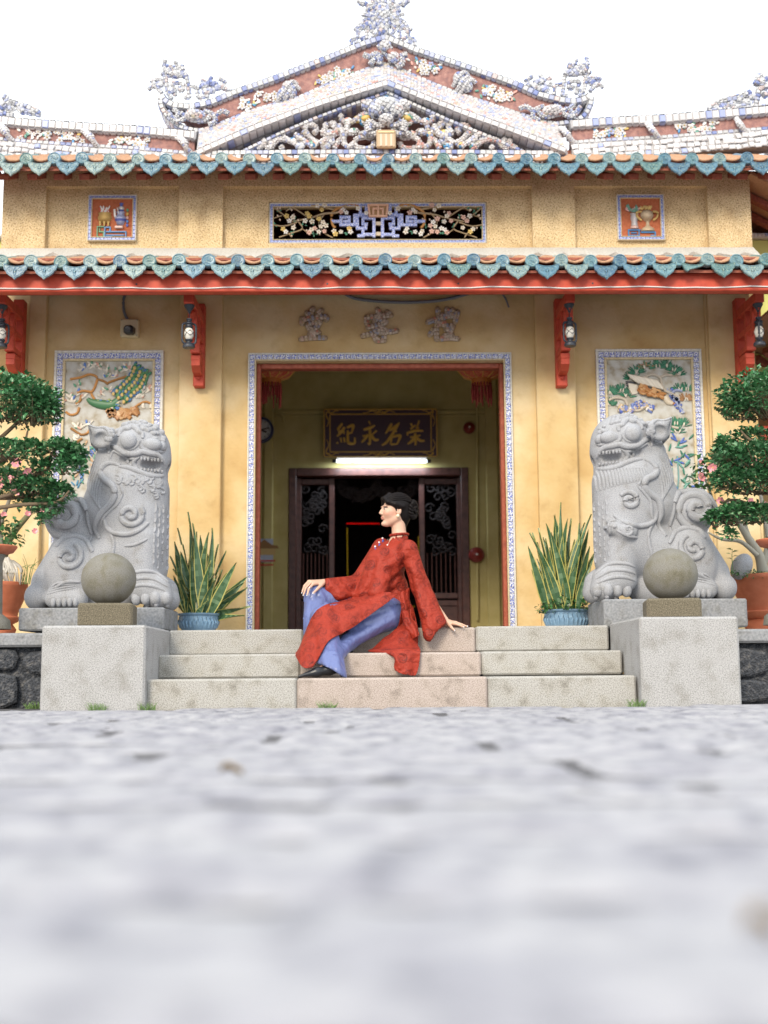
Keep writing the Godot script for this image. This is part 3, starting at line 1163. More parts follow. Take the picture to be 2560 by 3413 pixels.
		mpatch(mb, Vector3(ga, gt, -10.498), Vector3(gb, gt, -10.498), Vector3(gb, gt + 0.05, -10.498), Vector3(ga, gt + 0.05, -10.498), 0.035, 2)
		put(mb, "cap", mats.shards, gw)
	# rafters of the upper eave turning the right corner
	for i in 7:
		mb = MB.new()
		mb.obox(Transform3D(Basis.from_euler(Vector3(0, 0, -0.5)), Vector3(ux1 + 0.3, 4.22, PZ - 0.2 - i * 0.3)), Vector3(0.7, 0.05, 0.08), 0.004)
		put(mb, "rafter", mats.rafter_red, temple)
	mb = MB.new()
	mb.obox(Transform3D(Basis.from_euler(Vector3(0, 0, -0.5)), Vector3(ux1 + 0.31, 4.275, PZ - 1.1)), Vector3(0.75, 0.03, 2.4), 0.004)
	put(mb, "eave_boards", mats.terracotta_tile, temple)

func drip_mesh(sd: int, chipped := false) -> Array:
	# pendant tile that closes the gap between two round tile ends, and its moulded ornament
	var w := 0.09
	var poly := PackedVector2Array()
	for i in 9:
		var u := i / 8.0 * 2.0 - 1.0
		poly.append(Vector2(u * w, 0.0 - 0.022 * (1.0 - u * u)))
	if chipped:
		for q in [Vector2(0.06, -0.03), Vector2(0.03, -0.038), Vector2(-0.01, -0.05), Vector2(-0.035, -0.055), Vector2(-0.05, -0.07), Vector2(-0.062, -0.06), Vector2(-0.07, -0.05)]:
			poly.append(q)
	else:
		for q in [Vector2(0.083, -0.03), Vector2(0.078, -0.046), Vector2(0.066, -0.056), Vector2(0.06, -0.072), Vector2(0.045, -0.083), Vector2(0.034, -0.093), Vector2(0.018, -0.1), Vector2(0, -0.118), Vector2(-0.018, -0.1), Vector2(-0.034, -0.093), Vector2(-0.045, -0.083), Vector2(-0.06, -0.072), Vector2(-0.066, -0.056), Vector2(-0.078, -0.046), Vector2(-0.083, -0.03)]:
			poly.append(q)
	var mb := MB.new()
	mb.prism(poly, Transform3D(), -0.012, 0.004, 0.003)
	var orn := MB.new()
	# rim bead and scrolls
	var rim := []
	for q in poly:
		rim.append(Vector3(q.x * 0.9, (q.y + 0.02) * 0.88 - 0.022, 0.005))
	rim.append(rim[0])
	orn.tube(rim, 0.003, 5)
	if not chipped:
		for s in [-1.0, 1.0]:
			var sp := []
			for i in 16:
				var a := i * 0.55
				var rr := 0.022 * (1.0 - i / 18.0)
				sp.append(Vector3(s * (0.036 + cos(a) * rr), -0.046 + sin(a) * rr, 0.005))
			orn.tube(sp, 0.0028, 5)
			orn.tube([Vector3(0, -0.03, 0.005), Vector3(s * 0.012, -0.05, 0.007), Vector3(s * 0.008, -0.075, 0.006), Vector3(0, -0.095, 0.005)], 0.003, 5)
		orn.ball(Transform3D(Basis.from_scale(Vector3(0.009, 0.013, 0.005)), Vector3(0, -0.058, 0.004)), 8, 5)
	mb.take(orn)
	return [mb.mesh()]

func disc_mesh(sd: int) -> Mesh:
	var mb := MB.new()
	var t := Transform3D(Basis(Vector3.RIGHT, PI / 2), Vector3.ZERO)
	mb.lathe(t, [Vector2(0.041, -0.03), Vector2(0.0425, 0.0), Vector2(0.041, 0.006), Vector2(0.036, 0.008), Vector2(0.034, 0.003), Vector2(0.0, 0.003)], 24)
	# a curled blossom in low relief
	var r2 := RandomNumberGenerator.new()
	r2.seed = sd
	for k in 5:
		var a := TAU * k / 5 + r2.randf() * 0.5
		var sp := []
		for i in 7:
			var b := a + i * 0.35
			var rr := 0.006 + 0.0033 * i
			sp.append(Vector3(cos(b) * rr, sin(b) * rr, 0.004))
		mb.tube(sp, 0.0026, 5)
	mb.ball(Transform3D(Basis.from_scale(Vector3(0.006, 0.006, 0.004)), Vector3(0, 0, 0.004)), 8, 5)
	return mb.mesh()

func eave(called: String, z: float, y: float, x_start: float, count: int, pitch: float, slope: float, run: float, sd: int) -> void:
	# glazed row ends, pendant tiles between them and courses of clay tiles running up the slope
	var roof := Node3D.new()
	roof.name = called
	temple.add_child(roof)
	roof.position = Vector3(0, y, z) - temple.position
	var drips := [drip_mesh(1), drip_mesh(2)]
	var broken := drip_mesh(3, true)
	var discs := [disc_mesh(sd), disc_mesh(sd + 1), disc_mesh(sd + 2)]
	var k := pitch / 0.222
	var up := Vector3(0, sin(atan(slope)), -cos(atan(slope)))
	var barrel := MB.new()
	barrel.tube([Vector3(0, 0, -0.028), Vector3(0, 0, -0.028) + up * 0.3], 0.0395, 14)
	var barrel_mesh := barrel.mesh()
	for i in count:
		var x := x_start + i * pitch
		var p := Vector3(x, y + rnd(-0.006, 0.006), z + rnd(-0.006, 0.006))
		var m: Material = mats["glaze_%d" % (rng.randi() % 6)]
		place(discs[i % 3], "round_end_tile", m, roof, Transform3D(Basis.from_euler(Vector3(-0.1 + rnd(-0.03, 0.03), rnd(-0.03, 0.03), rnd(0, TAU))).scaled(Vector3(k, k, k) * 1.24), p))
		place(barrel_mesh, "glazed_cover_tile", m, roof, Transform3D(Basis.from_scale(Vector3(k, k, 1)), p))
		var dm: Array = broken if (called == "lower_eave_roof" and i == 24) else drips[i % 2]
		place(dm[0], "pendant_tile", mats["glaze_%d" % (rng.randi() % 6)], roof, Transform3D(Basis.from_euler(Vector3(-0.22, 0, rnd(-0.03, 0.03))).scaled(Vector3(k * 1.06, k * 1.12, k)), p + Vector3(pitch * 0.5, -0.024, 0.006)))
	# clay courses: cover barrels and pans
	var mb := MB.new()
	var n := int(run / 0.035)
	for i in count:
		var x := x_start + i * pitch
		for j in n:
			var s := 0.04 + j * 0.035
			# pan course edge: an arc hanging between the barrels
			var c := Vector3(x + pitch * 0.5, y - 0.02, z) + up * s + Vector3(0, 0.012, 0)
			var pts := []
			for q in 7:
				var u := q / 6.0 * 2.0 - 1.0
				pts.append(c + Vector3(u * (pitch * 0.5 - 0.024), 0.036 * u * u - 0.01 + rnd(-0.002, 0.002), 0))
			mb.col = Color(1, 1, 1) * rnd(0.75, 1.0)
			mb.tube(pts, 0.011, 5)
		for j in int(run / 0.17):
			var s := 0.3 + j * 0.17
			var a := Vector3(x, y, z - 0.028) + up * s
			mb.tube([a, a + up * 0.18], [0.04, 0.036], 10)
	stuff(put(mb, "clay_tile_courses", mats.terracotta_tile, roof))
	# roof deck under the tiles
	mb = MB.new()
	var half := MB.new()
	var dl := x_start - 0.1
	var dr := x_start + count * pitch
	var o := Vector3(0, y - 0.075, z - 0.02)
	mb.quad(Vector3(dl, 0, 0) + o, Vector3(dr, 0, 0) + o, Vector3(dr, 0, 0) + o + up * run * 1.05, Vector3(dl, 0, 0) + o + up * run * 1.05, Vector3.UP)
	mb.quad(Vector3(dl, -0.02, 0) + o, Vector3(dr, -0.02, 0) + o, Vector3(dr, -0.02, 0) + o + up * run * 1.05, Vector3(dl, -0.02, 0) + o + up * run * 1.05, Vector3.DOWN)
	mb.quad(Vector3(dl, -0.02, 0) + o, Vector3(dr, -0.02, 0) + o, Vector3(dr, 0, 0) + o, Vector3(dl, 0, 0) + o, Vector3(0, 0, 1))
	put(mb, "deck", mats.rafter_red, roof)
	# rafter feet
	var foot := MB.new()
	foot.obox(Transform3D(Basis.from_euler(Vector3(atan(slope), 0, 0)), up * 0.3), Vector3(0.085, 0.05, 0.62), 0.004)
	var fm := foot.mesh()
	for i in count:
		place(fm, "rafter", mats.rafter_red, roof, Transform3D(Basis(), Vector3(x_start + (i + 0.02) * pitch + rnd(-0.015, 0.015), y - 0.1, z - 0.13)))

func bracket(k: int) -> void:
	# timber eave bracket standing on a pilaster: arm, post, rails and a stepped foot
	var px: float = [38, 430, 1212, 1603][k]
	var pz := -9.84
	var x := ax(px, 720, pz)
	var b := Node3D.new()
	b.name = "eave_bracket"
	temple.add_child(b, true)
	b.position = Vector3(x, 2.6, pz) - temple.position
	var t := 0.045
	var az: float = [-9.36, -9.24, -9.36, -9.36][k] # how far the arm reaches out
	var ptop := ay(822, 631, az)
	var pbot := ay(px, 834, pz)
	var mb := MB.new()
	mb.box(Vector3(x - t, pbot, PZ - 0.01), Vector3(x + t, ptop + 0.1, PZ + 0.09), 0.006)
	put(mb, "post", mats.red_paint, b)
	mb = MB.new()
	mb.box(Vector3(x - t + 0.004, ptop - 0.088, PZ + 0.088), Vector3(x + t - 0.004, ptop - 0.004, az), 0.008)
	put(mb, "arm", mats.red_paint, b)
	# diagonal brace and stepped infill
	var y0 := ptop - 0.088
	var sc := (y0 - pbot) / 0.8
	for q in [[0.26, 0.0, 0.05, 0.42], [0.43, 0.0, 0.05, 0.24]]:
		mb = MB.new()
		mb.box(Vector3(x - t + 0.008, y0 - q[3] * sc, PZ + q[0]), Vector3(x + t - 0.008, y0 + 0.002, PZ + q[0] + q[2]), 0.005)
		put(mb, "upright", mats.red_paint, b)
	for q in [[0.088, 0.312, -0.42], [0.088, 0.482, -0.22], [0.088, 0.27, -0.5]]:
		mb = MB.new()
		mb.box(Vector3(x - t + 0.006, y0 + q[2] * sc - 0.024, PZ + q[0]), Vector3(x + t - 0.006, y0 + q[2] * sc + 0.024, PZ + q[1]), 0.005)
		put(mb, "rail", mats.red_paint, b)
	mb = MB.new()
	mb.tube([Vector3(x, y0 - 0.02, PZ + 0.53), Vector3(x, y0 - 0.27 * sc, PZ + 0.3)], 0.03, 4)
	put(mb, "brace", mats.red_paint, b)
	mb = MB.new()
	var foot := PackedVector2Array([Vector2(0.088, y0 - 0.535 * sc), Vector2(0.27, y0 - 0.535 * sc), Vector2(0.27, y0 - 0.6 * sc), Vector2(0.2, y0 - 0.66 * sc), Vector2(0.088, y0 - 0.68 * sc)])
	mb.prism(foot, Transform3D(Basis(Vector3(0, 0, 1), Vector3.UP, Vector3(-1, 0, 0)), Vector3(x + 0.0, 0, PZ)), -t + 0.01, t - 0.01)
	put(mb, "foot", mats.red_paint, b)
	mb = MB.new()
	mb.ball(Transform3D(Basis.from_scale(Vector3(0.02, 0.02, 0.014)), Vector3(x, pbot + 0.07, PZ + 0.092)), 10, 6)
	put(mb, "peg", mats.red_paint, b)
	lantern(Vector3(x + 0.0, ptop - 0.09, az - 0.05), k)

func lantern(p: Vector3, k: int) -> void:
	var l := thing("hurricane_lantern", ["dark iron hurricane lantern on the bracket at the wall end near the peacock panel", "dark iron hurricane lantern between the peacock panel and the doorway", "dark iron hurricane lantern between the doorway and the eagle panel", "dark iron hurricane lantern on the bracket at the wall end near the eagle panel"][k], "lantern", p + Vector3(0, -0.34, 0), "hurricane lanterns under the eave")
	var s := 0.7
	var T := Transform3D(Basis.from_euler(Vector3(0, [0.5, 0.35, 0.3, 1.25][k], 0)).scaled(Vector3(s, s, s)), p)
	var mb := MB.new()
	mb.lathe(T, [Vector2(0.0, -0.1), Vector2(0.012, -0.095), Vector2(0.02, -0.07), Vector2(0.045, -0.035), Vector2(0.06, -0.01), Vector2(0.06, 0.0)], 14)
	put(mb, "hanging_cup", mats.iron, l)
	mb = MB.new()
	for i in 3:
		var r := []
		for j in 9:
			var a := TAU * j / 8
			r.append(T * (Vector3(cos(a) * 0.006 * (1 if i % 2 else 0), -0.108 - i * 0.018 + sin(a) * 0.012, cos(a) * 0.006 * (0 if i % 2 else 1))))
		mb.tube(r, 0.0022, 5, 1.0, Vector3(0.3, 0.2, 0.9), false)
	put(mb, "chain", mats.iron, l)
	mb = MB.new()
	mb.lathe(T, [Vector2(0.0, -0.155), Vector2(0.032, -0.158), Vector2(0.034, -0.175), Vector2(0.026, -0.18), Vector2(0.028, -0.198), Vector2(0.046, -0.205), Vector2(0.05, -0.222), Vector2(0.038, -0.226), Vector2(0.042, -0.25), Vector2(0.05, -0.262), Vector2(0.04, -0.27), Vector2(0.0, -0.27)].duplicate(), 18)
	put(mb, "chimney", mats.iron, l)
	mb = MB.new()
	mb.lathe(T, [Vector2(0.026, -0.4), Vector2(0.04, -0.385), Vector2(0.054, -0.35), Vector2(0.056, -0.325), Vector2(0.048, -0.295), Vector2(0.034, -0.27)], 18)
	var fr := mat("frosted_globe", lin(0.7, 0.68, 0.62), 0.25)
	put(mb, "globe", fr, l)
	mb = MB.new()
	for s2 in [-1.0, 1.0]:
		mb.tube([T * Vector3(0, -0.36, 0.058), T * Vector3(s2 * 0.04, -0.33, 0.045), T * Vector3(s2 * 0.055, -0.3, 0.02)], 0.0022, 5)
		mb.tube([T * Vector3(0, -0.3, 0.056), T * Vector3(s2 * 0.04, -0.335, 0.045), T * Vector3(s2 * 0.055, -0.365, 0.02)], 0.0022, 5)
	put(mb, "wire_guard", mats.iron, l)
	mb = MB.new()
	mb.lathe(T, [Vector2(0.0, -0.5), Vector2(0.066, -0.498), Vector2(0.07, -0.48), Vector2(0.066, -0.462), Vector2(0.05, -0.445), Vector2(0.03, -0.438), Vector2(0.028, -0.425), Vector2(0.044, -0.418), Vector2(0.044, -0.402), Vector2(0.0, -0.4)], 20)
	put(mb, "oil_tank", mats.iron, l)
	for s2 in [-1.0, 1.0]:
		mb = MB.new()
		var pts := spline([T * Vector3(s2 * 0.04, -0.212, 0), T * Vector3(s2 * 0.07, -0.225, 0), T * Vector3(s2 * 0.078, -0.26, 0), T * Vector3(s2 * 0.078, -0.4, 0), T * Vector3(s2 * 0.068, -0.435, 0), T * Vector3(s2 * 0.045, -0.45, 0)], 4)
		mb.tube(pts, 0.009, 8)
		put(mb, "side_tube", mats.iron, l)

# ------------------------------------------------------------------ mosaic roof ridge, gable and finials
func line(pts: Array, z: float) -> Array:
	var out := []
	for p in pts:
		out.append(at(p[0], p[1], z))
	return out

func resample(p: Array, step: float) -> Array:
	var out := [p[0]]
	var acc := 0.0
	for i in p.size() - 1:
		var a: Vector3 = p[i]
		var b: Vector3 = p[i + 1]
		var l := a.distance_to(b)
		var t := step - acc
		while t < l:
			out.append(a.lerp(b, t / l))
			t += step
		acc = l - (t - step)
	out.append(p[-1])
	return out

func cap_row(parent: Node, called: String, p: Array, thick: float, depth: float, size: float, kind: int, cap_limit := 400) -> void:
	# a moulded capping that follows p, faced with a row of separate porcelain tiles
	var mb := MB.new()
	mb.col = Color(0.42, 0.41, 0.42)
	for i in p.size() - 1:
		var a: Vector3 = p[i]
		var b: Vector3 = p[i + 1]
		var d := (b - a)
		var t := Transform3D(Basis(d.normalized(), Vector3(0, 0, 1).cross(d.normalized()), Vector3(0, 0, 1)), (a + b) * 0.5 - Vector3(0, 0, depth * 0.5))
		mb.obox(t, Vector3(d.length() + thick * 0.3, thick, depth), 0.01)
	var core := put(mb, called, mats.shards, parent)
	var rs := resample(p, size)
	for i in rs.size() - 1:
		var a: Vector3 = rs[i]
		var b: Vector3 = rs[i + 1]
		var d := (b - a)
		if d.length() < size * 0.4:
			continue
		var m := MB.new()
		m.col = shard(kind)
		var up := Vector3(0, 0, 1).cross(d.normalized())
		m.chip(frame((a + b) * 0.5 + Vector3(0, 0, 0.001), Vector3(rnd(-0.06, 0.06), rnd(-0.06, 0.06), 1), d), d.length() * 0.46, thick * rnd(0.4, 0.47), 0.012, 0.8)
		put(m, "tile", mats.shards, core)
	# smaller shards on the upper and lower arrises
	m_edges(core, rs, thick, depth, kind)

func m_edges(core: Node, rs: Array, thick: float, depth: float, kind: int) -> void:
	var mb := MB.new()
	for i in rs.size() - 1:
		var a: Vector3 = rs[i]
		var b: Vector3 = rs[i + 1]
		var d := (b - a)
		if d.length() < 0.01:
			continue
		var up := Vector3(0, 0, 1).cross(d.normalized())
		for s in [1.0, -1.0]:
			for q in 2:
				mb.col = shard(kind)
				mb.chip(frame((a + b) * 0.5 + up * (s * thick * 0.5) + Vector3(0, 0, -depth * (0.2 + 0.5 * q)), up * s, d), d.length() * 0.44, depth * 0.22, 0.008)
	stuff(put(mb, "edge_shards", mats.shards, core))

func band(parent: Node, called: String, top: Array, bot: Array, z0: float, depth: float, m: Material) -> MeshInstance3D:
	# the field between two lines (same number of points), as a solid slab
	var mb := MB.new()
	mb.col = Color(1, 1, 1)
	for i in top.size() - 1:
		var a: Vector3 = top[i]
		var b: Vector3 = top[i + 1]
		var c: Vector3 = bot[i + 1]
		var d: Vector3 = bot[i]
		for q in [a, b, c, d]:
			pass
		var k := Vector3(0, 0, -depth)
		mb.quad(a, b, c, d, Vector3(0, 0, 1))
		mb.quad(a + k, b + k, c + k, d + k, Vector3(0, 0, -1))
		mb.quad(a, b, b + k, a + k, Vector3.UP)
		mb.quad(d, c, c + k, d + k, Vector3.DOWN)
		if i == 0:
			mb.quad(a, d, d + k, a + k, a - b)
		if i == top.size() - 2:
			mb.quad(b, c, c + k, b + k, b - a)
	return put(mb, called, m, parent)

func blossom(mb: MB, p: Vector3, r: float, col: Color, core := Color(0.6, 0.42, 0.12), petals := 5) -> void:
	var off := rnd(0, TAU)
	for k in petals:
		var a := off + TAU * k / petals
		var d := Vector3(cos(a), sin(a), 0)
		mb.col = col * rnd(0.85, 1.05)
		mb.ball(Transform3D(Basis(d * r * 0.42, Vector3(-d.y, d.x, 0) * r * 0.34, Vector3(0, 0, r * 0.2)), p + d * r * 0.55 + Vector3(0, 0, r * 0.1)), 7, 4)
	mb.col = core
	mb.ball(Transform3D(Basis.from_scale(Vector3(r, r, r) * 0.2), p + Vector3(0, 0, r * 0.22)), 6, 4)

func leafchip(mb: MB, p: Vector3, dir: Vector3, l: float, w: float, col: Color) -> void:
	var d := dir.normalized()
	var s := Vector3(0, 0, 1).cross(d).normalized()
	mb.col = col
	mb.ball(Transform3D(Basis(d * l * 0.5, s * w * 0.5, Vector3(0, 0, w * 0.25)), p + d * l * 0.5), 8, 4)

func ridge() -> void:
	var rz := -10.25
	var roof := Node3D.new()
	roof.name = "ridge"
	temple.add_child(roof)
	roof.position = at(830, 200, rz) - temple.position
	for s in 2:
		var A: Array
		var B: Array
		var D: Array
		var prow: Array
		if s == 0:
			A = [[347, 205], [356, 218], [375, 227], [410, 231], [456, 221], [505, 200], [597, 168], [716, 122], [786, 94], [832, 80]]
			B = [[430, 282], [452, 277], [470, 270], [500, 257], [533, 243], [580, 229], [646, 211], [716, 180], [786, 152], [836, 137]]
			D = [[424, 331], [540, 279], [681, 226], [836, 179]]
			prow = [[347, 205], [346, 222], [352, 238], [364, 254], [378, 266], [393, 275], [415, 281], [440, 283]]
		else:
			A = [[1276, 205], [1262, 215], [1240, 219], [1212, 216], [1164, 204], [1112, 180], [989, 138], [894, 106], [860, 92], [832, 80]]
			B = [[1205, 268], [1182, 264], [1160, 258], [1128, 248], [1094, 237], [1034, 217], [975, 197], [925, 177], [880, 157], [836, 137]]
			D = [[1223, 326], [1129, 289], [989, 239], [836, 179]]
			prow = [[1277, 207], [1277, 220], [1273, 233], [1266, 244], [1257, 254], [1240, 261], [1222, 265], [1200, 268]]
		var a := line(A, rz)
		var b := line(B, rz)
		var d := line(D, -10.0)
		# red field between the caps, flower clusters on it
		var field := band(roof, "red_field", line(A, rz - 0.03), line(B, rz - 0.03), 0, 0.2, mats.ridge_red)
		cap_row(roof, "top_cap", a, 0.06, 0.3, 0.05, 0)
		cap_row(roof, "lower_cap", b, 0.035, 0.27, 0.05, 0)
		cap_row(roof, "prow_edge", line(prow, rz), 0.045, 0.28, 0.045, 0)
		# crackle band between the red field and the gable verge
		var b2 := line(B, rz + 0.02)
		var dd := []
		for i in B.size():
			var u := float(i) / (B.size() - 1)
			var x: float = lerpf(D[0][0], D[3][0], u)
			var y := 0.0
			for j in 3:
				if (x - D[j][0]) * (x - D[j + 1][0]) <= 0.0:
					y = lerpf(D[j][1], D[j + 1][1], (x - D[j][0]) / (D[j + 1][0] - D[j][0]))
			dd.append(at(x, y, -10.02))
		var crack := band(roof, "shard_band", b2, dd, 0, 1.2, mats.ridge_cement)
		var mb := MB.new()
		for i in B.size() - 1:
			mpatch(mb, b2[i], b2[i + 1], dd[i + 1], dd[i], 0.032, 1, 0.006)
		stuff(put(mb, "crackle_shards", mats.shards, crack))
		# gable verge: heavy white tiles and the moulding under it
		cap_row(roof, "gable_verge", resample(d, 0.3), 0.055, 0.35, 0.07, 2)
		var e := []
		for p in D:
			e.append([lerpf(836, p[0], 0.87), p[1] + 21])
		cap_row(roof, "inner_moulding", resample(line(e, -10.06), 0.3), 0.03, 0.2, 0.045, 0)
		# flower sprays on the red field
		mb = MB.new()
		var sprays := [[540, 222], [575, 212], [702, 172], [725, 164], [745, 156]] if s == 0 else [[905, 139], [930, 148], [1068, 205], [1050, 199], [1090, 212]]
		for p in sprays:
			for q in 20:
				var c := at(p[0] + rnd(-20, 20), p[1] + rnd(-11, 11) + (-0.33 if s == 0 else 0.33) * 0.0, rz - 0.02)
				if q % 4 == 0:
					blossom(mb, c, rnd(0.025, 0.04), shard(2))
				else:
					leafchip(mb, c, Vector3(rnd(-1, 1), rnd(-1, 1), 0), rnd(0.03, 0.06), 0.022, shard(3))
		# the dark figures that divide the field
		var knots := [[628, 200], [622, 190], [612, 205]] if s == 0 else [[1000, 180], [992, 170], [1008, 186]]
		for p in knots:
			mblob(mb, at(p[0], p[1], rz), Vector3(0.05, 0.06, 0.04), 0, 0.028)
			mtube(mb, spline([at(p[0] - 14, p[1] + 18, rz), at(p[0] - 4, p[1], rz + 0.04), at(p[0] + 10, p[1] - 14, rz + 0.02), at(p[0] + 20, p[1] - 6, rz)], 4), 0.014, 2, 0.022)
		# dragon coiled in the prow
		var mx := 1.0 if s == 0 else -1.0
		var ox := 400.0 if s == 0 else 1216.0
		var oy := 0.0 if s == 0 else -10.0
		for w in [[[-38, 240], [-20, 262], [0, 255], [10, 240], [26, 246], [30, 264]], [[-10, 244], [12, 258], [40, 262], [55, 250]], [[40, 240], [58, 246], [66, 262], [50, 270]], [[-26, 236], [-14, 246], [-24, 258]], [[62, 252], [80, 240], [94, 246]]]:
			var pl := []
			for q in w:
				pl.append(at(ox + mx * q[0], oy + q[1], rz + 0.03))
			mtube(mb, spline(pl, 4), 0.017, 0, 0.024)
		mblob(mb, at(ox + mx * 22, oy + 250, rz + 0.04), Vector3(0.09, 0.05, 0.05), 1, 0.03)
		put(mb, "relief_figures", mats.shards, field)
		prow_finial(s, rz)
		# low side ridge running out past the gable
		side_ridge(s)
	pediment()
	peak_finial(rz)
	# volutes at the apex of the red field
	var mb := MB.new()
	for w in [[[785, 118], [800, 124], [812, 116], [822, 126], [818, 140]], [[880, 118], [866, 122], [870, 136], [856, 146]], [[815, 104], [830, 98], [846, 108]], [[826, 112], [842, 124], [858, 134]], [[800, 140], [808, 128], [822, 120]]]:
		mtube(mb, spline(line(w, rz + 0.05), 4), 0.02, 0, 0.028)
	mblob(mb, at(832, 100, rz + 0.07), Vector3(0.05, 0.05, 0.05), 2, 0.03)
	mblob(mb, at(850, 125, rz + 0.06), Vector3(0.05, 0.05, 0.04), 2, 0.03)
	mb.col = Color(0.3, 0.13, 0.11)
	mb.obox(Transform3D(Basis(Vector3(0, 0, 1), -0.75), at(846, 116, rz + 0.06)), Vector3(0.17, 0.05, 0.06), 0.01)
	put(mb, "apex_scrolls", mats.shards, roof)

func scroll_group(parent: Node, called: String, strands: Array, blobs: Array, z: float, r: float, mirror := -1.0) -> void:
	for s in ([1.0, -1.0] if mirror > 0.0 else [1.0]):
		var mb := MB.new()
		for w in strands:
			var pl := []
			for q in w:
				var x: float = q[0]
				if s < 0.0:
					x = 2.0 * mirror - x
				pl.append(at(x, q[1], z + rnd(-0.015, 0.015)))
			mtube(mb, pl if pl.size() < 3 else spline(pl, 3), r, 0, 0.034)
		for w in blobs:
			var x: float = w[0]
			if s < 0.0:
				x = 2.0 * mirror - x
			mblob(mb, at(x, w[1], z), Vector3(w[2], w[2] * 0.8, w[2] * 0.7) * 0.6, 0, 0.036)
		put(mb, called, mats.shards, parent)

func prow_finial(s: int, rz: float) -> void:
	var st := [
		[[352, 164], [404, 166]], [[404, 166], [410, 212]], [[410, 212], [398, 210]], [[371, 180], [395, 180]], [[395, 180], [396, 196]], [[396, 196], [388, 196], [386, 188]], [[372, 180], [380, 208]], [[376, 196], [366, 204], [372, 214]],
		[[352, 164], [350, 156]], [[356, 164], [360, 180], [364, 205]], [[329, 176], [344, 172], [358, 180], [362, 198]], [[320, 194], [332, 186], [340, 190], [350, 202]], [[327, 172], [334, 184]],
		[[354, 146], [357, 128]], [[378, 131], [384, 145]], [[354, 146], [372, 144], [378, 158]], [[354, 147], [362, 158], [374, 160]], [[384, 146], [398, 158], [404, 166]], [[392, 140], [396, 152]],
		[[410, 186], [426, 189]], [[426, 189], [428, 210], [438, 211]], [[438, 211], [452, 208]], [[473, 170], [482, 174], [489, 180]], [[480, 190], [490, 194], [500, 198]], [[458, 165], [452, 175]], [[434, 172], [444, 178]]]
	var bl := [[381, 161, 0.07], [396, 160, 0.05], [345, 183, 0.05], [338, 188, 0.04], [440, 186, 0.06], [452, 180, 0.055], [446, 198, 0.06], [464, 182, 0.055], [470, 190, 0.05], [458, 196, 0.05], [366, 150, 0.035], [482, 186, 0.035]]
	var A := []
	for w in st:
		var l := []
		for q in w:
			l.append([q[0] if s == 0 else 1277.0 + 347.0 - q[0], q[1] if s == 0 else q[1] - 4.0])
		A.append(l)
	var B := []
	for w in bl:
		B.append([w[0] if s == 0 else 1277.0 + 347.0 - w[0], w[1] if s == 0 else w[1] - 4.0, w[2]])
	scroll_group(temple.get_node("ridge"), "dragon_finial", A, B, rz - 0.08, 0.0165)

func peak_finial(rz: float) -> void:
	var st := [
		[[758, 100], [759, 85]], [[759, 85], [773, 83]], [[773, 83], [773, 64]], [[773, 64], [787, 61], [792, 66], [792, 85]], [[766, 66], [776, 56], [788, 42]], [[781, 31], [798, 34]], [[786, 42], [806, 46]], [[800, 52], [802, 66], [812, 76], [822, 70]], [[784, 48], [780, 60]],
		[[806, 0], [804, 12], [812, 22]], [[800, 22], [794, 10], [776, 5]], [[776, 5], [771, 0]], [[776, 5], [786, 14]], [[790, 20], [800, 28]], [[806, 26], [800, 36], [810, 44]], [[800, 90], [808, 78], [822, 76]]]
	var bl := [[800, 34, 0.05], [808, 40, 0.05], [806, 58, 0.04], [812, 52, 0.05], [794, 52, 0.05], [786, 58, 0.04], [774, 68, 0.035], [782, 82, 0.03], [806, 26, 0.035], [797, 16, 0.04], [784, 7, 0.045], [776, 2, 0.03], [770, 92, 0.025]]
	scroll_group(temple.get_node("ridge"), "peak_finial", st, bl, rz - 0.1, 0.0155, 827.5)
	var mb := MB.new()
	for q in [[827, 36, 0.09], [827, 52, 0.08], [827, 66, 0.07], [827, 24, 0.07]]:
		mblob(mb, at(q[0], q[1], rz - 0.08), Vector3(q[2] * 0.8, q[2], q[2] * 0.7), 0, 0.03)
	var ring := []
	for i in 25:
		var a := TAU * i / 24
		ring.append(at(827 + cos(a) * 19, 2 + sin(a) * 19, rz - 0.1))
	mtube(mb, ring, 0.022, 0, 0.03)
	mtube(mb, line([[827, 22], [827, 4], [826, -12]], rz - 0.1), 0.035, 0, 0.03)
	mtube(mb, line([[820, 20], [819, 2]], rz - 0.1), 0.018, 0, 0.03)
	put(mb, "flaming_pearl", mats.shards, temple.get_node("ridge"))

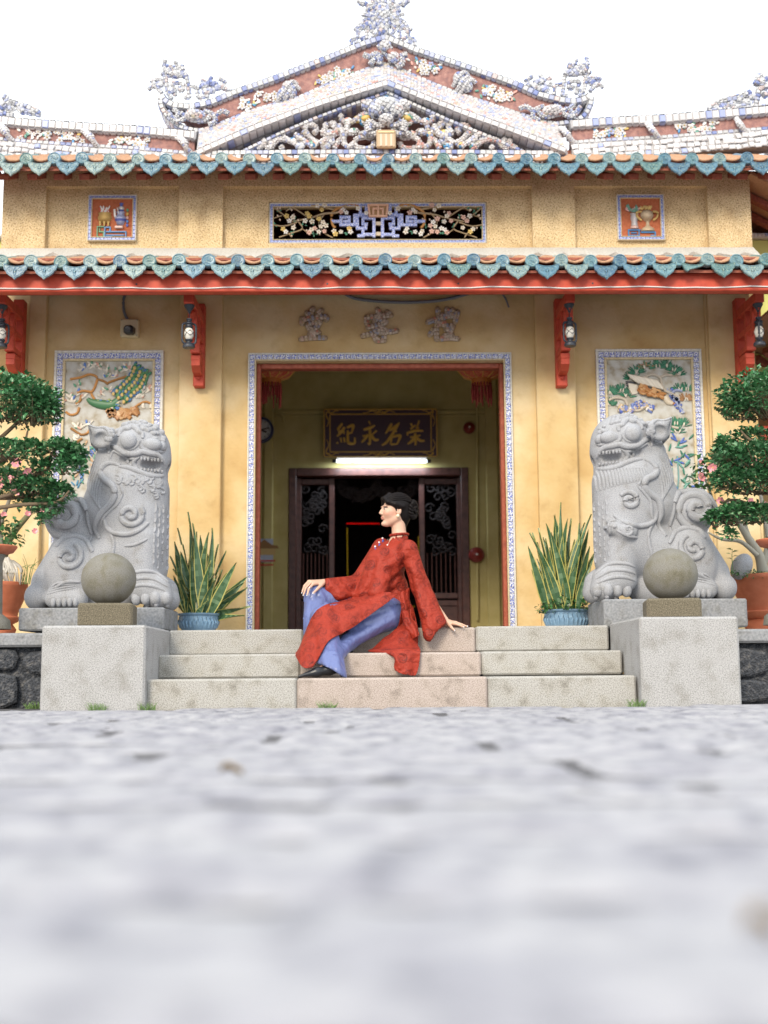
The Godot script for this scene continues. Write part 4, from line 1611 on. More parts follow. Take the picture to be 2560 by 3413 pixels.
func side_ridge(s: int) -> void:
	var z := -10.15
	var roof: Node = temple.get_node("ridge")
	var top: Array = [[-40, 256], [60, 266], [180, 274], [300, 281], [420, 292]] if s == 0 else [[1236, 268], [1320, 262], [1440, 256], [1560, 246], [1700, 234]]
	var mid := []
	var low := []
	for p in top:
		mid.append([p[0], p[1] + 40])
		low.append([p[0], p[1] + 78])
	var field := band(roof, "side_field", line(top, z - 0.03), line(mid, z - 0.03), 0, 0.18, mats.ridge_red)
	cap_row(roof, "side_cap", line(top, z), 0.085, 0.28, 0.06, 2)
	cap_row(roof, "side_lower_cap", line(mid, z), 0.035, 0.25, 0.05, 0)
	band(roof, "side_base", line(mid, z + 0.0), line(low, z + 0.06), 0, 0.16, mats.ridge_cement)
	var mb := MB.new()
	for i in top.size() - 1:
		mpatch(mb, at(mid[i][0], mid[i][1] + 4, z + 0.02), at(mid[i + 1][0], mid[i + 1][1] + 4, z + 0.02), at(low[i + 1][0], low[i + 1][1], z + 0.08), at(low[i][0], low[i][1], z + 0.08), 0.06, 2, 0.008)
	stuff(put(mb, "base_shards", mats.shards, field))
	mb = MB.new()
	var spots := [[100, 0], [130, 0], [160, 0], [60, 0], [260, 0], [290, 0], [310, 0]] if s == 0 else [[1300, 0], [1330, 0], [1345, 0], [1480, 0], [1510, 0], [1530, 0]]
	for p in spots:
		var ty := 0.0
		for i in top.size() - 1:
			if p[0] >= top[i][0] and p[0] <= top[i + 1][0]:
				ty = lerpf(top[i][1], top[i + 1][1], (p[0] - top[i][0]) / float(top[i + 1][0] - top[i][0]))
		for q in 14:
			var c := at(p[0] + rnd(-18, 18), ty + 24 + rnd(-9, 10), z - 0.02)
			if q % 4 == 0:
				blossom(mb, c, rnd(0.022, 0.04), shard(2))
			else:
				leafchip(mb, c, Vector3(rnd(-1, 1), rnd(-0.7, 0.7), 0), rnd(0.03, 0.055), 0.024, shard(3))
	for p in ([[195, 298], [10, 286], [395, 312]] if s == 0 else [[1410, 282], [1600, 272], [1225, 292]]):
		for q in 4:
			mtube(mb, spline([at(p[0] - 12 + rnd(-6, 6), p[1] - 16, z), at(p[0] + rnd(-8, 8), p[1] - 4, z + 0.05), at(p[0] + 6, p[1] + 6, z + 0.04), at(p[0] + 14 + rnd(-5, 5), p[1] + 18, z)], 3), 0.016, 2, 0.024)
	put(mb, "side_relief", mats.shards, field)
	# crouching dragon on top, cut off by the edge of the view
	var st := [[[0, 236], [20, 220], [40, 226], [60, 232], [84, 244]], [[0, 246], [30, 250]], [[46, 240], [88, 248]], [[10, 216], [14, 206]], [[40, 226], [50, 244]]] if s == 0 else [[[1530, 244], [1560, 240], [1575, 246]], [[1545, 226], [1560, 218], [1590, 212], [1622, 200]], [[1530, 238], [1545, 226]], [[1575, 246], [1600, 232], [1625, 236]], [[1628, 240], [1640, 190]], [[1640, 190], [1668, 186]], [[1648, 206], [1668, 204]], [[1632, 184], [1642, 160]], [[1630, 236], [1668, 226]]]
	var bl := [[8, 232, 0.06], [24, 236, 0.06], [44, 236, 0.05], [66, 240, 0.05], [14, 220, 0.04], [78, 246, 0.035]] if s == 0 else [[1545, 234, 0.05], [1562, 230, 0.06], [1580, 224, 0.06], [1598, 216, 0.06], [1612, 222, 0.06], [1590, 236, 0.045], [1645, 176, 0.06], [1640, 164, 0.04], [1655, 170, 0.05], [1622, 210, 0.05]]
	scroll_group(roof, "crouching_dragon", st, bl, z - 0.08, 0.025)

func pediment() -> void:
	# pierced gable: scrolls round a beast mask, dark attic behind
	var z := -10.08
	var roof: Node = temple.get_node("ridge")
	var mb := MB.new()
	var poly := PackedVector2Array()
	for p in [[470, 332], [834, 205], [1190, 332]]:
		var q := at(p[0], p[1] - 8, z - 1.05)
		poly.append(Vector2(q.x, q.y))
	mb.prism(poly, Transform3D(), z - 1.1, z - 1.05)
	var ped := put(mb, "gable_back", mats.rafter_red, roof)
	var base := line([[420, 331], [640, 329], [830, 328], [1020, 329], [1225, 331]], z + 0.05)
	cap_row(roof, "gable_sill", base, 0.05, 0.3, 0.05, 0)
	mb = MB.new()
	mpatch(mb, at(440, 334, z + 0.1), at(1210, 334, z + 0.1), at(1210, 358, z + 0.14), at(440, 358, z + 0.14), 0.055, 2, 0.008)
	stuff(put(mb, "sill_shards", mats.shards, roof))
	for s in 2:
		mb = MB.new()
		var st := [
			[[556, 321], [566, 316], [572, 310], [570, 303]], [[572, 320], [586, 318], [592, 308], [604, 301], [618, 302]], [[590, 318], [584, 308], [582, 300]], [[618, 302], [634, 308], [648, 318]], [[606, 322], [612, 316]],
			[[612, 296], [624, 304]], [[640, 300], [660, 306], [676, 318]], [[636, 290], [652, 300], [664, 312]], [[664, 290], [658, 280], [666, 270], [680, 272], [684, 282], [678, 288]], [[664, 290], [674, 302], [690, 310]], [[652, 284], [662, 292]],
			[[690, 310], [704, 300], [716, 296], [730, 286]], [[700, 322], [698, 308], [712, 300]], [[694, 288], [704, 276], [702, 268]], [[694, 288], [712, 292], [728, 284], [734, 270]], [[712, 270], [720, 266], [724, 272], [718, 278]],
			[[736, 276], [742, 296], [744, 312], [756, 318], [762, 310]], [[722, 322], [730, 306], [738, 300]], [[734, 256], [742, 262], [752, 266], [768, 260]], [[734, 256], [740, 248]], [[768, 260], [780, 250], [790, 246]], [[752, 266], [748, 284], [764, 288], [772, 280]],
			[[766, 304], [780, 296], [800, 298], [812, 292]], [[766, 304], [768, 322]], [[768, 318], [790, 322], [806, 316], [808, 306]], [[774, 290], [790, 292], [800, 286]]]
		for w in st:
			var pl := []
			for q in w:
				pl.append(at(q[0] if s == 0 else 2 * 836.0 - q[0], q[1], z + rnd(-0.01, 0.02)))
			mtube(mb, spline(pl, 3), 0.0185, 1 if rng.randf() < 0.5 else 2, 0.034, Color(0.5, 0.44, 0.4))
		for w in [[648, 316, 0.05], [676, 312, 0.05], [704, 316, 0.05], [716, 306, 0.045], [712, 288, 0.05], [742, 290, 0.045], [752, 262, 0.045], [774, 258, 0.05], [784, 252, 0.045], [762, 284, 0.04], [784, 290, 0.04], [632, 304, 0.035]]:
			mblob(mb, at(w[0] if s == 0 else 2 * 836.0 - w[0], w[1], z), Vector3(w[2], w[2] * 0.8, w[2] * 0.6) * 0.7, 0 if rng.randf() < 0.6 else 3, 0.03)
		put(mb, "pierced_scrolls", mats.shards, ped)
	# beast mask
	mb = MB.new()
	mblob(mb, at(834, 236, z), Vector3(0.17, 0.1, 0.12), 0, 0.035)
	for s in [-1.0, 1.0]:
		mblob(mb, at(834 + s * 24, 240, z + 0.1), Vector3(0.055, 0.065, 0.06), 0, 0.03)
		mb.col = Color(0.03, 0.03, 0.05)
		mb.ball(Transform3D(Basis.from_scale(Vector3(0.02, 0.02, 0.015)), at(834 + s * 22, 250, z + 0.16)), 10, 6)
		mblob(mb, at(834 + s * 38, 228, z + 0.02), Vector3(0.06, 0.05, 0.05), 2, 0.03)
		mblob(mb, at(834 + s * 46, 258, z), Vector3(0.05, 0.06, 0.04), 3, 0.03)
		mtube(mb, spline(line([[834 + s * 4, 268], [834 + s * 22, 272], [834 + s * 34, 262], [834 + s * 40, 270], [834 + s * 36, 284]], z + 0.1), 3), 0.022, 2, 0.03)
		mtube(mb, spline(line([[834 + s * 10, 282], [834 + s * 28, 290], [834 + s * 40, 284], [834 + s * 50, 292]], z + 0.08), 3), 0.018, 2, 0.03)
		mblob(mb, at(834 + s * 34, 276, z + 0.06), Vector3(0.05, 0.035, 0.04), 1, 0.03)
		mb.col = Color(0.62, 0.42, 0.12)
		mb.ball(Transform3D(Basis.from_scale(Vector3(0.05, 0.03, 0.03)), at(834 + s * 42, 256, z + 0.04)), 10, 6)
	mblob(mb, at(834, 258, z + 0.13), Vector3(0.06, 0.045, 0.05), 2, 0.03)
	mb.col = Color(0.46, 0.33, 0.2)
	var t0 := at(834, 301, z + 0.1)
	mb.obox(Transform3D(Basis(), t0), Vector3(0.17, 0.17, 0.04), 0.012)
	mb.col = Color(0.66, 0.52, 0.28)
	mb.box(t0 + Vector3(-0.07, 0.05, 0.018), t0 + Vector3(0.07, 0.062, 0.028))
	for q in [-0.045, 0.0, 0.045]:
		mb.col = Color(0.56, 0.47, 0.36)
		mb.box(t0 + Vector3(q - 0.009, -0.07, 0.018), t0 + Vector3(q + 0.009, 0.04, 0.026))
	mb.col = Color(0.06, 0.24, 0.5)
	for q in [[834, 212], [818, 216], [850, 216]]:
		mb.ball(Transform3D(Basis.from_scale(Vector3(0.035, 0.03, 0.02)), at(q[0], q[1], z + 0.0)), 8, 5)
	put(mb, "beast_mask", mats.shards, roof)

# ------------------------------------------------------------------ the room behind the doorway
func strokes(parent: Node, called: String, list: Array, f: Callable, r: float, m: Material, depth: float) -> void:
	# brush strokes: flattened tapering bars
	for w in list:
		var pl := []
		for q in w:
			pl.append(f.call(q[0], q[1]))
		if pl.size() > 2:
			pl = spline(pl, 4)
		var rr := []
		for i in pl.size():
			var u := float(i) / (pl.size() - 1)
			rr.append(r * (0.65 + 0.6 * sin(PI * clampf(u * 0.9 + 0.12, 0, 1))))
		var mb := MB.new()
		mb.tube(pl, rr, 8, depth, Vector3(0, 0, 1))
		put(mb, called, m, parent)

func interior() -> void:
	var room := Node3D.new()
	room.name = "entrance_hall"
	temple.add_child(room)
	room.position = Vector3(0.1, LAND, -11.6) - temple.position
	var zb := -13.0
	var xl := -2.1
	var xr := 2.35
	var dl := ax(623, 1200, zb)
	var dr := ax(1014, 1200, zb)
	var dt := ay(822, 1011, zb)
	var mb := MB.new()
	mb.box(Vector3(xl - 0.15, LAND - 0.02, zb - 0.15), Vector3(dl, 4.0, zb))
	mb.box(Vector3(dr, LAND - 0.02, zb - 0.15), Vector3(xr + 0.15, 4.0, zb))
	mb.box(Vector3(dl, dt, zb - 0.15), Vector3(dr, 4.0, zb))
	mb.box(Vector3(xl - 0.15, LAND - 0.02, zb), Vector3(xl, 4.0, WZ - 0.2))
	mb.box(Vector3(xr, LAND - 0.02, zb), Vector3(xr + 0.15, 4.0, WZ - 0.2))
	put(mb, "inner_walls", mats.inner_plaster, room)
	mb = MB.new()
	mb.box(Vector3(xl - 0.15, 3.56, zb - 0.15), Vector3(xr + 0.15, 3.68, WZ - 0.19))
	put(mb, "ceiling", mats.inner_plaster, room)
	mb = MB.new()
	mb.box(Vector3(xl - 0.15, LAND - 0.12, -18.2), Vector3(xr + 0.15, LAND - 0.008, WZ - 0.2))
	put(mb, "floor", noisy("floor_tile", [[0.0, 0.16, 0.07, 0.045], [1.0, 0.26, 0.12, 0.08]], 0.02, 1.0, 0.5, 0, 0.1, 51), room)
	# pilasters and picture rail on the back wall
	for q in [[590, 570], [1050, 1076]]:
		mb = MB.new()
		mb.box(Vector3(ax(q[0], 1100, zb), LAND, zb - 0.02), Vector3(ax(q[1], 1100, zb), 3.56, zb + 0.06), 0.01)
		put(mb, "inner_pilaster", mats.inner_plaster, room)
	mb = MB.new()
	var ry := ay(822, 890, zb)
	mb.box(Vector3(xl, ry - 0.02, zb - 0.01), Vector3(xr, ry + 0.02, zb + 0.025), 0.008)
	mb.box(Vector3(xl, ry - 0.05, zb - 0.01), Vector3(xr, ry - 0.034, zb + 0.012), 0.004)
	put(mb, "picture_rail", mats.inner_plaster, room)
	# dark shrine hall beyond
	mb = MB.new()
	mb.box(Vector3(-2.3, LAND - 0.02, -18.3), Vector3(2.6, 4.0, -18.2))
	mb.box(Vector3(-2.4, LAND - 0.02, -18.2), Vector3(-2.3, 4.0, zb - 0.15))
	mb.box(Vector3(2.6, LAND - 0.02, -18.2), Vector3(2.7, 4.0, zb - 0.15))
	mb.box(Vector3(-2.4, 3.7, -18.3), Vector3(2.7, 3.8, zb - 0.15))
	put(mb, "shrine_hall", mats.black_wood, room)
	# red-brown timber frame of the outer doorway
	mb = MB.new()
	var ox0 := -0.952
	var ox1 := 1.165
	mb.box(Vector3(ox0, LAND - 0.02, WZ - 0.17), Vector3(ox0 + 0.036, 2.84, WZ - 0.07), 0.006)
	mb.box(Vector3(ox1 - 0.036, LAND - 0.02, WZ - 0.17), Vector3(ox1, 2.84, WZ - 0.07), 0.006)
	mb.box(Vector3(ox0 + 0.036, 2.795, WZ - 0.17), Vector3(ox1 - 0.036, 2.84, WZ - 0.07), 0.006)
	put(mb, "outer_door_frame", noisy("door_red", [[0.0, 0.22, 0.045, 0.025], [0.5, 0.32, 0.07, 0.035], [1.0, 0.4, 0.11, 0.06]], 0.03, 1.0, 0.55, 0.05, 0.1, 62), temple)
	inner_doors(zb, dl, dr, dt)
	# name board
	var pz := zb + 0.16
	var c := at(822, 936, pz)
	var bw: float = ax(944, 936, pz) - ax(699, 936, pz)
	var bh: float = ay(822, 885, pz) - ay(822, 988, pz)
	var bd := thing("name_board", "dark lacquer name board with gold frame and four gold characters", "sign", c - Vector3(0, bh * 0.5, 0))
	mb = MB.new()
	mb.obox(Transform3D(Basis.from_euler(Vector3(0.06, 0, 0)), c), Vector3(bw, bh, 0.05), 0.006)
	put(mb, "board", mat("lacquer", lin(0.06, 0.028, 0.05), 0.5), bd)
	for k in 2:
		var a: float = bw * 0.5 - [0.006, 0.068][k]
		var b: float = bh * 0.5 - [0.006, 0.058][k]
		mb = MB.new()
		for q in [[Vector3(0, b, 0), Vector3(a * 2, 0.012, 0.012)], [Vector3(0, -b, 0), Vector3(a * 2, 0.012, 0.012)], [Vector3(a, 0, 0), Vector3(0.012, b * 2 - 0.012, 0.012)], [Vector3(-a, 0, 0), Vector3(0.012, b * 2 - 0.012, 0.012)]]:
			mb.obox(Transform3D(Basis.from_euler(Vector3(0.06, 0, 0)), c + Basis.from_euler(Vector3(0.06, 0, 0)) * ((q[0] as Vector3) + Vector3(0, 0, 0.028))), q[1], 0.003)
		put(mb, "gold_border", mats.gold, bd)
	var bt := Transform3D(Basis.from_euler(Vector3(0.06, 0, 0)), c)
	# corner and centre arabesques
	for q in [[-1, -1], [1, -1], [-1, 1], [1, 1], [0, 1], [0, -1]]:
		mb = MB.new()
		for w in 5:
			var pl := []
			var cx: float = q[0] * (bw * 0.5 - 0.04)
			var cy: float = q[1] * (bh * 0.5 - 0.032)
			var dirx: float = -q[0] if q[0] != 0 else (1.0 if w % 2 else -1.0)
			for i in 8:
				var u := i / 7.0
				if w < 3 or q[0] == 0:
					pl.append(bt * Vector3(cx + dirx * u * (0.05 + 0.035 * w), cy + sin(u * 6.0 + w * 1.4) * 0.014, 0.029))
				else:
					pl.append(bt * Vector3(cx + sin(u * 6.0 + w) * 0.014, cy - q[1] * u * (0.02 + 0.035 * w), 0.029))
			mb.tube(pl, 0.0045, 5)
		put(mb, "arabesque", mats.gold, bd)
	var f := func(x: float, y: float) -> Vector3: return at(687 + x / 6.095, 875 + y / 6.095, pz + 0.03)
	var chars := [
		[[[320, 240], [275, 300], [258, 330]], [[350, 290], [300, 360], [250, 412]], [[265, 352], [310, 345], [350, 352]], [[320, 330], [345, 380]], [[250, 490], [262, 508]], [[298, 430], [308, 492]], [[342, 425], [352, 492]], [[380, 300], [455, 262], [460, 300], [440, 372]], [[395, 375], [450, 360]], [[392, 330], [394, 480], [430, 505], [480, 500], [482, 425]]],
		[[[668, 212], [690, 258]], [[598, 325], [680, 300], [750, 268]], [[680, 290], [684, 420], [684, 520]], [[684, 520], [652, 500]], [[585, 412], [650, 395]], [[655, 385], [620, 440], [572, 492]], [[772, 335], [715, 385]], [[700, 385], [745, 455], [800, 455]]],
		[[[972, 240], [940, 300], [890, 375]], [[940, 335], [1010, 290], [1072, 232]], [[1060, 245], [980, 380], [900, 490], [838, 530]], [[990, 325], [1040, 352]], [[970, 425], [955, 520]], [[970, 420], [1075, 398], [1072, 440], [1040, 515]], [[960, 518], [1040, 512]]],
		[[[1222, 240], [1245, 290]], [[1215, 315], [1285, 265]], [[1330, 205], [1305, 285]], [[1290, 300], [1330, 300]], [[1180, 355], [1178, 402]], [[1190, 362], [1290, 335], [1385, 340]], [[1212, 425], [1350, 398]], [[1278, 370], [1284, 450], [1284, 530]], [[1272, 430], [1235, 475], [1180, 512]], [[1300, 425], [1345, 465], [1402, 470]]]]
	for ch in chars:
		strokes(bd, "gold_stroke", ch, f, 0.014, mats.gold, 0.45)
	# fluorescent tube
	var tz := zb + 0.13
	var ta := at(727, 996, tz)
	var tb := at(922, 996, tz)
	var tl := thing("tube_light", "lit white fluorescent tube under the name board", "light", (ta + tb) * 0.5)
	mb = MB.new()
	mb.tube([ta, tb], 0.0165, 12)
	var em := mat("tube_glow", Color(1, 1, 1), 0.4)
	em.emission_enabled = true
	em.emission = Color(0.93, 0.97, 1.0)
	em.emission_energy_multiplier = 2.2
	put(mb, "tube", em, tl)
	for e in [[ta, -1.0], [tb, 1.0]]:
		mb = MB.new()
		mb.tube([e[0], (e[0] as Vector3) + Vector3(e[1] * 0.045, 0, 0)], 0.02, 10)
		put(mb, "end_cap", mats.iron, tl)
	mb = MB.new()
	mb.box(Vector3(ta.x, ta.y + 0.028, tz - 0.1), Vector3(tb.x, ta.y + 0.06, tz - 0.02), 0.004)
	put(mb, "batten", mats.cord, tl)
	var al := AreaLight3D.new()
	al.name = "tube_lamp"
	al.area_size = Vector2(tb.x - ta.x, 0.03)
	al.light_energy = 0.5
	al.light_color = Color(0.9, 0.96, 1.0)
	al.shadow_enabled = true
	tl.add_child(al)
	al.position = Vector3(0, -0.02, 0.02)
	al.rotation = Vector3(-1.2, 0, 0)
	# wall clock
	var cp := at(563, 929, zb + 0.1)
	var ck := thing("wall_clock", "round blue rimmed wall clock beside the inner door", "clock", cp)
	var cr := 28.5 * 13.0 / 2600.0
	mb = MB.new()
	var ct := Transform3D(Basis(Vector3.RIGHT, PI / 2), cp)
	mb.lathe(ct, [Vector2(cr * 0.8, 0.018), Vector2(cr * 0.84, 0.034), Vector2(cr * 0.95, 0.034), Vector2(cr, 0.02), Vector2(cr, -0.03)], 36)
	put(mb, "rim", mat("clock_blue", lin(0.03, 0.05, 0.17), 0.35), ck)
	mb = MB.new()
	mb.lathe(ct, [Vector2(cr * 0.82, 0.01), Vector2(0, 0.0101)], 36)
	put(mb, "face", mat("clock_face", lin(0.6, 0.63, 0.68), 0.4), ck)
	for i in 12:
		var a := PI / 2 - TAU * (i + 1) / 12
		var tm := TextMesh.new()
		tm.text = str(i + 1)
		tm.font = SystemFont.new()
		tm.font.font_names = PackedStringArray(["Droid Sans"])
		tm.font_size = 24
		tm.pixel_size = 0.0017
		tm.depth = 0.002
		place(tm, "numeral", mats.black_plastic, ck, Transform3D(Basis(), cp + Vector3(cos(a) * cr * 0.66, sin(a) * cr * 0.66, 0.014)))
	for hnd in [[-0.38, 0.5, 0.009], [0.22, 0.68, 0.006]]:
		mb = MB.new()
		mb.tube([cp + Vector3(0, 0, 0.016), cp + Vector3(cos(hnd[0]) * cr * hnd[1], sin(hnd[0]) * cr * hnd[1], 0.016)], hnd[2], 6, 0.3, Vector3(0, 0, 1))
		put(mb, "hand", mats.black_plastic, ck)
	# fire bells
	for q in [[1014, 923, 13.0, "small red alarm bell high on the wall beside the name board"], [1030, 1198, 17.0, "wide red alarm bell low on the wall beside the inner door"]]:
		var bp := at(q[0], q[1], zb + 0.07)
		var bl := thing("alarm_bell", q[3], "bell", bp)
		var br: float = q[2] * 13.0 / 2600.0
		mb = MB.new()
		mb.lathe(Transform3D(Basis(Vector3.RIGHT, PI / 2), bp), [Vector2(br, -0.05), Vector2(br, -0.02), Vector2(br * 0.88, 0.0), Vector2(br * 0.8, 0.0), Vector2(br * 0.72, 0.015), Vector2(br * 0.3, 0.022), Vector2(br * 0.28, 0.03), Vector2(0, 0.03)], 24)
		put(mb, "bell_dome", mat("bell_red", lin(0.2, 0.02, 0.016), 0.35), bl)
		mb = MB.new()
		mb.ball(Transform3D(Basis.from_scale(Vector3(0.012, 0.012, 0.008)), bp + Vector3(0, 0, 0.032)), 8, 6)
		put(mb, "screw", mats.cord, bl)
	# poster
	var pp := at(571, 1189, zb + 0.075)
	var po := thing("poster", "small poster with a temple picture on the inner wall", "poster", pp)
	var ph := 25.0 * 13.0 / 2600.0
	mb = MB.new()
	mb.obox(Transform3D(Basis(), pp), Vector3(ph * 1.5, ph * 2.0, 0.004))
	put(mb, "sheet", mat("poster_paper", lin(0.4, 0.46, 0.6), 0.6), po)
	mb = MB.new()
	mb.col = Color(0.24, 0.13, 0.05)
	var roofp := PackedVector2Array([Vector2(-0.16, 0.02), Vector2(-0.14, 0.05), Vector2(-0.08, 0.06), Vector2(0, 0.12), Vector2(0.08, 0.06), Vector2(0.14, 0.05), Vector2(0.16, 0.02)])
	mb.prism(roofp, Transform3D(Basis(), pp + Vector3(0, 0, 0.004)), 0, 0.002)
	mb.col = Color(0.5, 0.36, 0.16)
	mb.box(pp + Vector3(-0.12, -0.05, 0.003), pp + Vector3(0.12, 0.02, 0.005))
	mb.col = Color(0.5, 0.06, 0.04)
	for i in 2:
		mb.box(pp + Vector3(-0.12 + 0.02 * i, -0.12 - i * 0.045, 0.003), pp + Vector3(0.12 - 0.02 * i, -0.105 - i * 0.045, 0.005))
	put(mb, "print", mats.painted, po)
	# conduits
	mb = MB.new()
	mb.tube(line([[590, 893], [604, 893], [611, 900], [613, 912]], zb + 0.03), 0.012, 8)
	put(mb, "conduit", mats.inner_plaster, room)
	mb = MB.new()
	mb.tube([at(1031, 880, zb + 0.03), at(1032, 1340, zb + 0.03)], 0.014, 8)
	put(mb, "conduit", mats.inner_plaster, room)
	for s in 2:
		silk_lantern(at([586, 1040][s], 806, -10.75), s)

func silk_lantern(p: Vector3, s: int) -> void:
	# underside of a red silk lantern hanging just inside the doorway
	var l := thing("silk_lantern", ["red silk lantern with fringe inside the doorway, on the side of the wall clock", "red silk lantern with fringe inside the doorway, on the side of the alarm bells"][s], "lantern", p, "silk lanterns inside the doorway")
	var T := Transform3D(Basis(), p)
	var mb := MB.new()
	mb.lathe(T, [Vector2(0.09, -0.06), Vector2(0.17, -0.03), Vector2(0.24, 0.05), Vector2(0.26, 0.14), Vector2(0.24, 0.24), Vector2(0.17, 0.32), Vector2(0.09, 0.35)], 28)
	var m := noisy("lantern_silk", [[0.0, 0.42, 0.05, 0.03], [0.5, 0.55, 0.1, 0.05], [0.75, 0.6, 0.3, 0.12], [1.0, 0.65, 0.36, 0.2]], 0.03, 2.0, 0.6, 0, 0.1, 61)
	put(mb, "silk_globe", m, l)
	for i in 12:
		var a := TAU * i / 12
		mb = MB.new()
		var pl := []
		for q in [Vector2(0.09, -0.062), Vector2(0.172, -0.032), Vector2(0.243, 0.05), Vector2(0.264, 0.14), Vector2(0.243, 0.24), Vector2(0.172, 0.322)]:
			pl.append(p + Vector3(cos(a) * q.x, q.y, sin(a) * q.x))
		mb.tube(pl, 0.004, 5)
		put(mb, "rib", mats.gold, l)
	mb = MB.new()
	mb.lathe(T, [Vector2(0.0, -0.1), Vector2(0.09, -0.1), Vector2(0.095, -0.06), Vector2(0.09, -0.05)], 24)
	put(mb, "collar", mat("lantern_orange", lin(0.5, 0.16, 0.03), 0.5), l)
	mb = MB.new()
	mb.lathe(T, [Vector2(0.09, 0.34), Vector2(0.095, 0.37), Vector2(0.0, 0.37)], 20)
	mb.tube([p + Vector3(0, 0.37, 0), Vector3(p.x, 3.565, p.z)], 0.006, 6)
	put(mb, "hanger", mats.gold, l)
	for i in 18:
		var a := TAU * i / 18
		mb = MB.new()
		var ll := rnd(0.12, 0.22)
		mb.tube([p + Vector3(cos(a) * 0.088, -0.1, sin(a) * 0.088), p + Vector3(cos(a) * 0.092, -0.1 - ll * 0.5, sin(a) * 0.092), p + Vector3(cos(a) * 0.09, -0.1 - ll, sin(a) * 0.09)], [0.007, 0.008, 0.005], 6)
		put(mb, "tassel", mat("tassel_red", lin(0.3, 0.035, 0.03), 0.8), l)

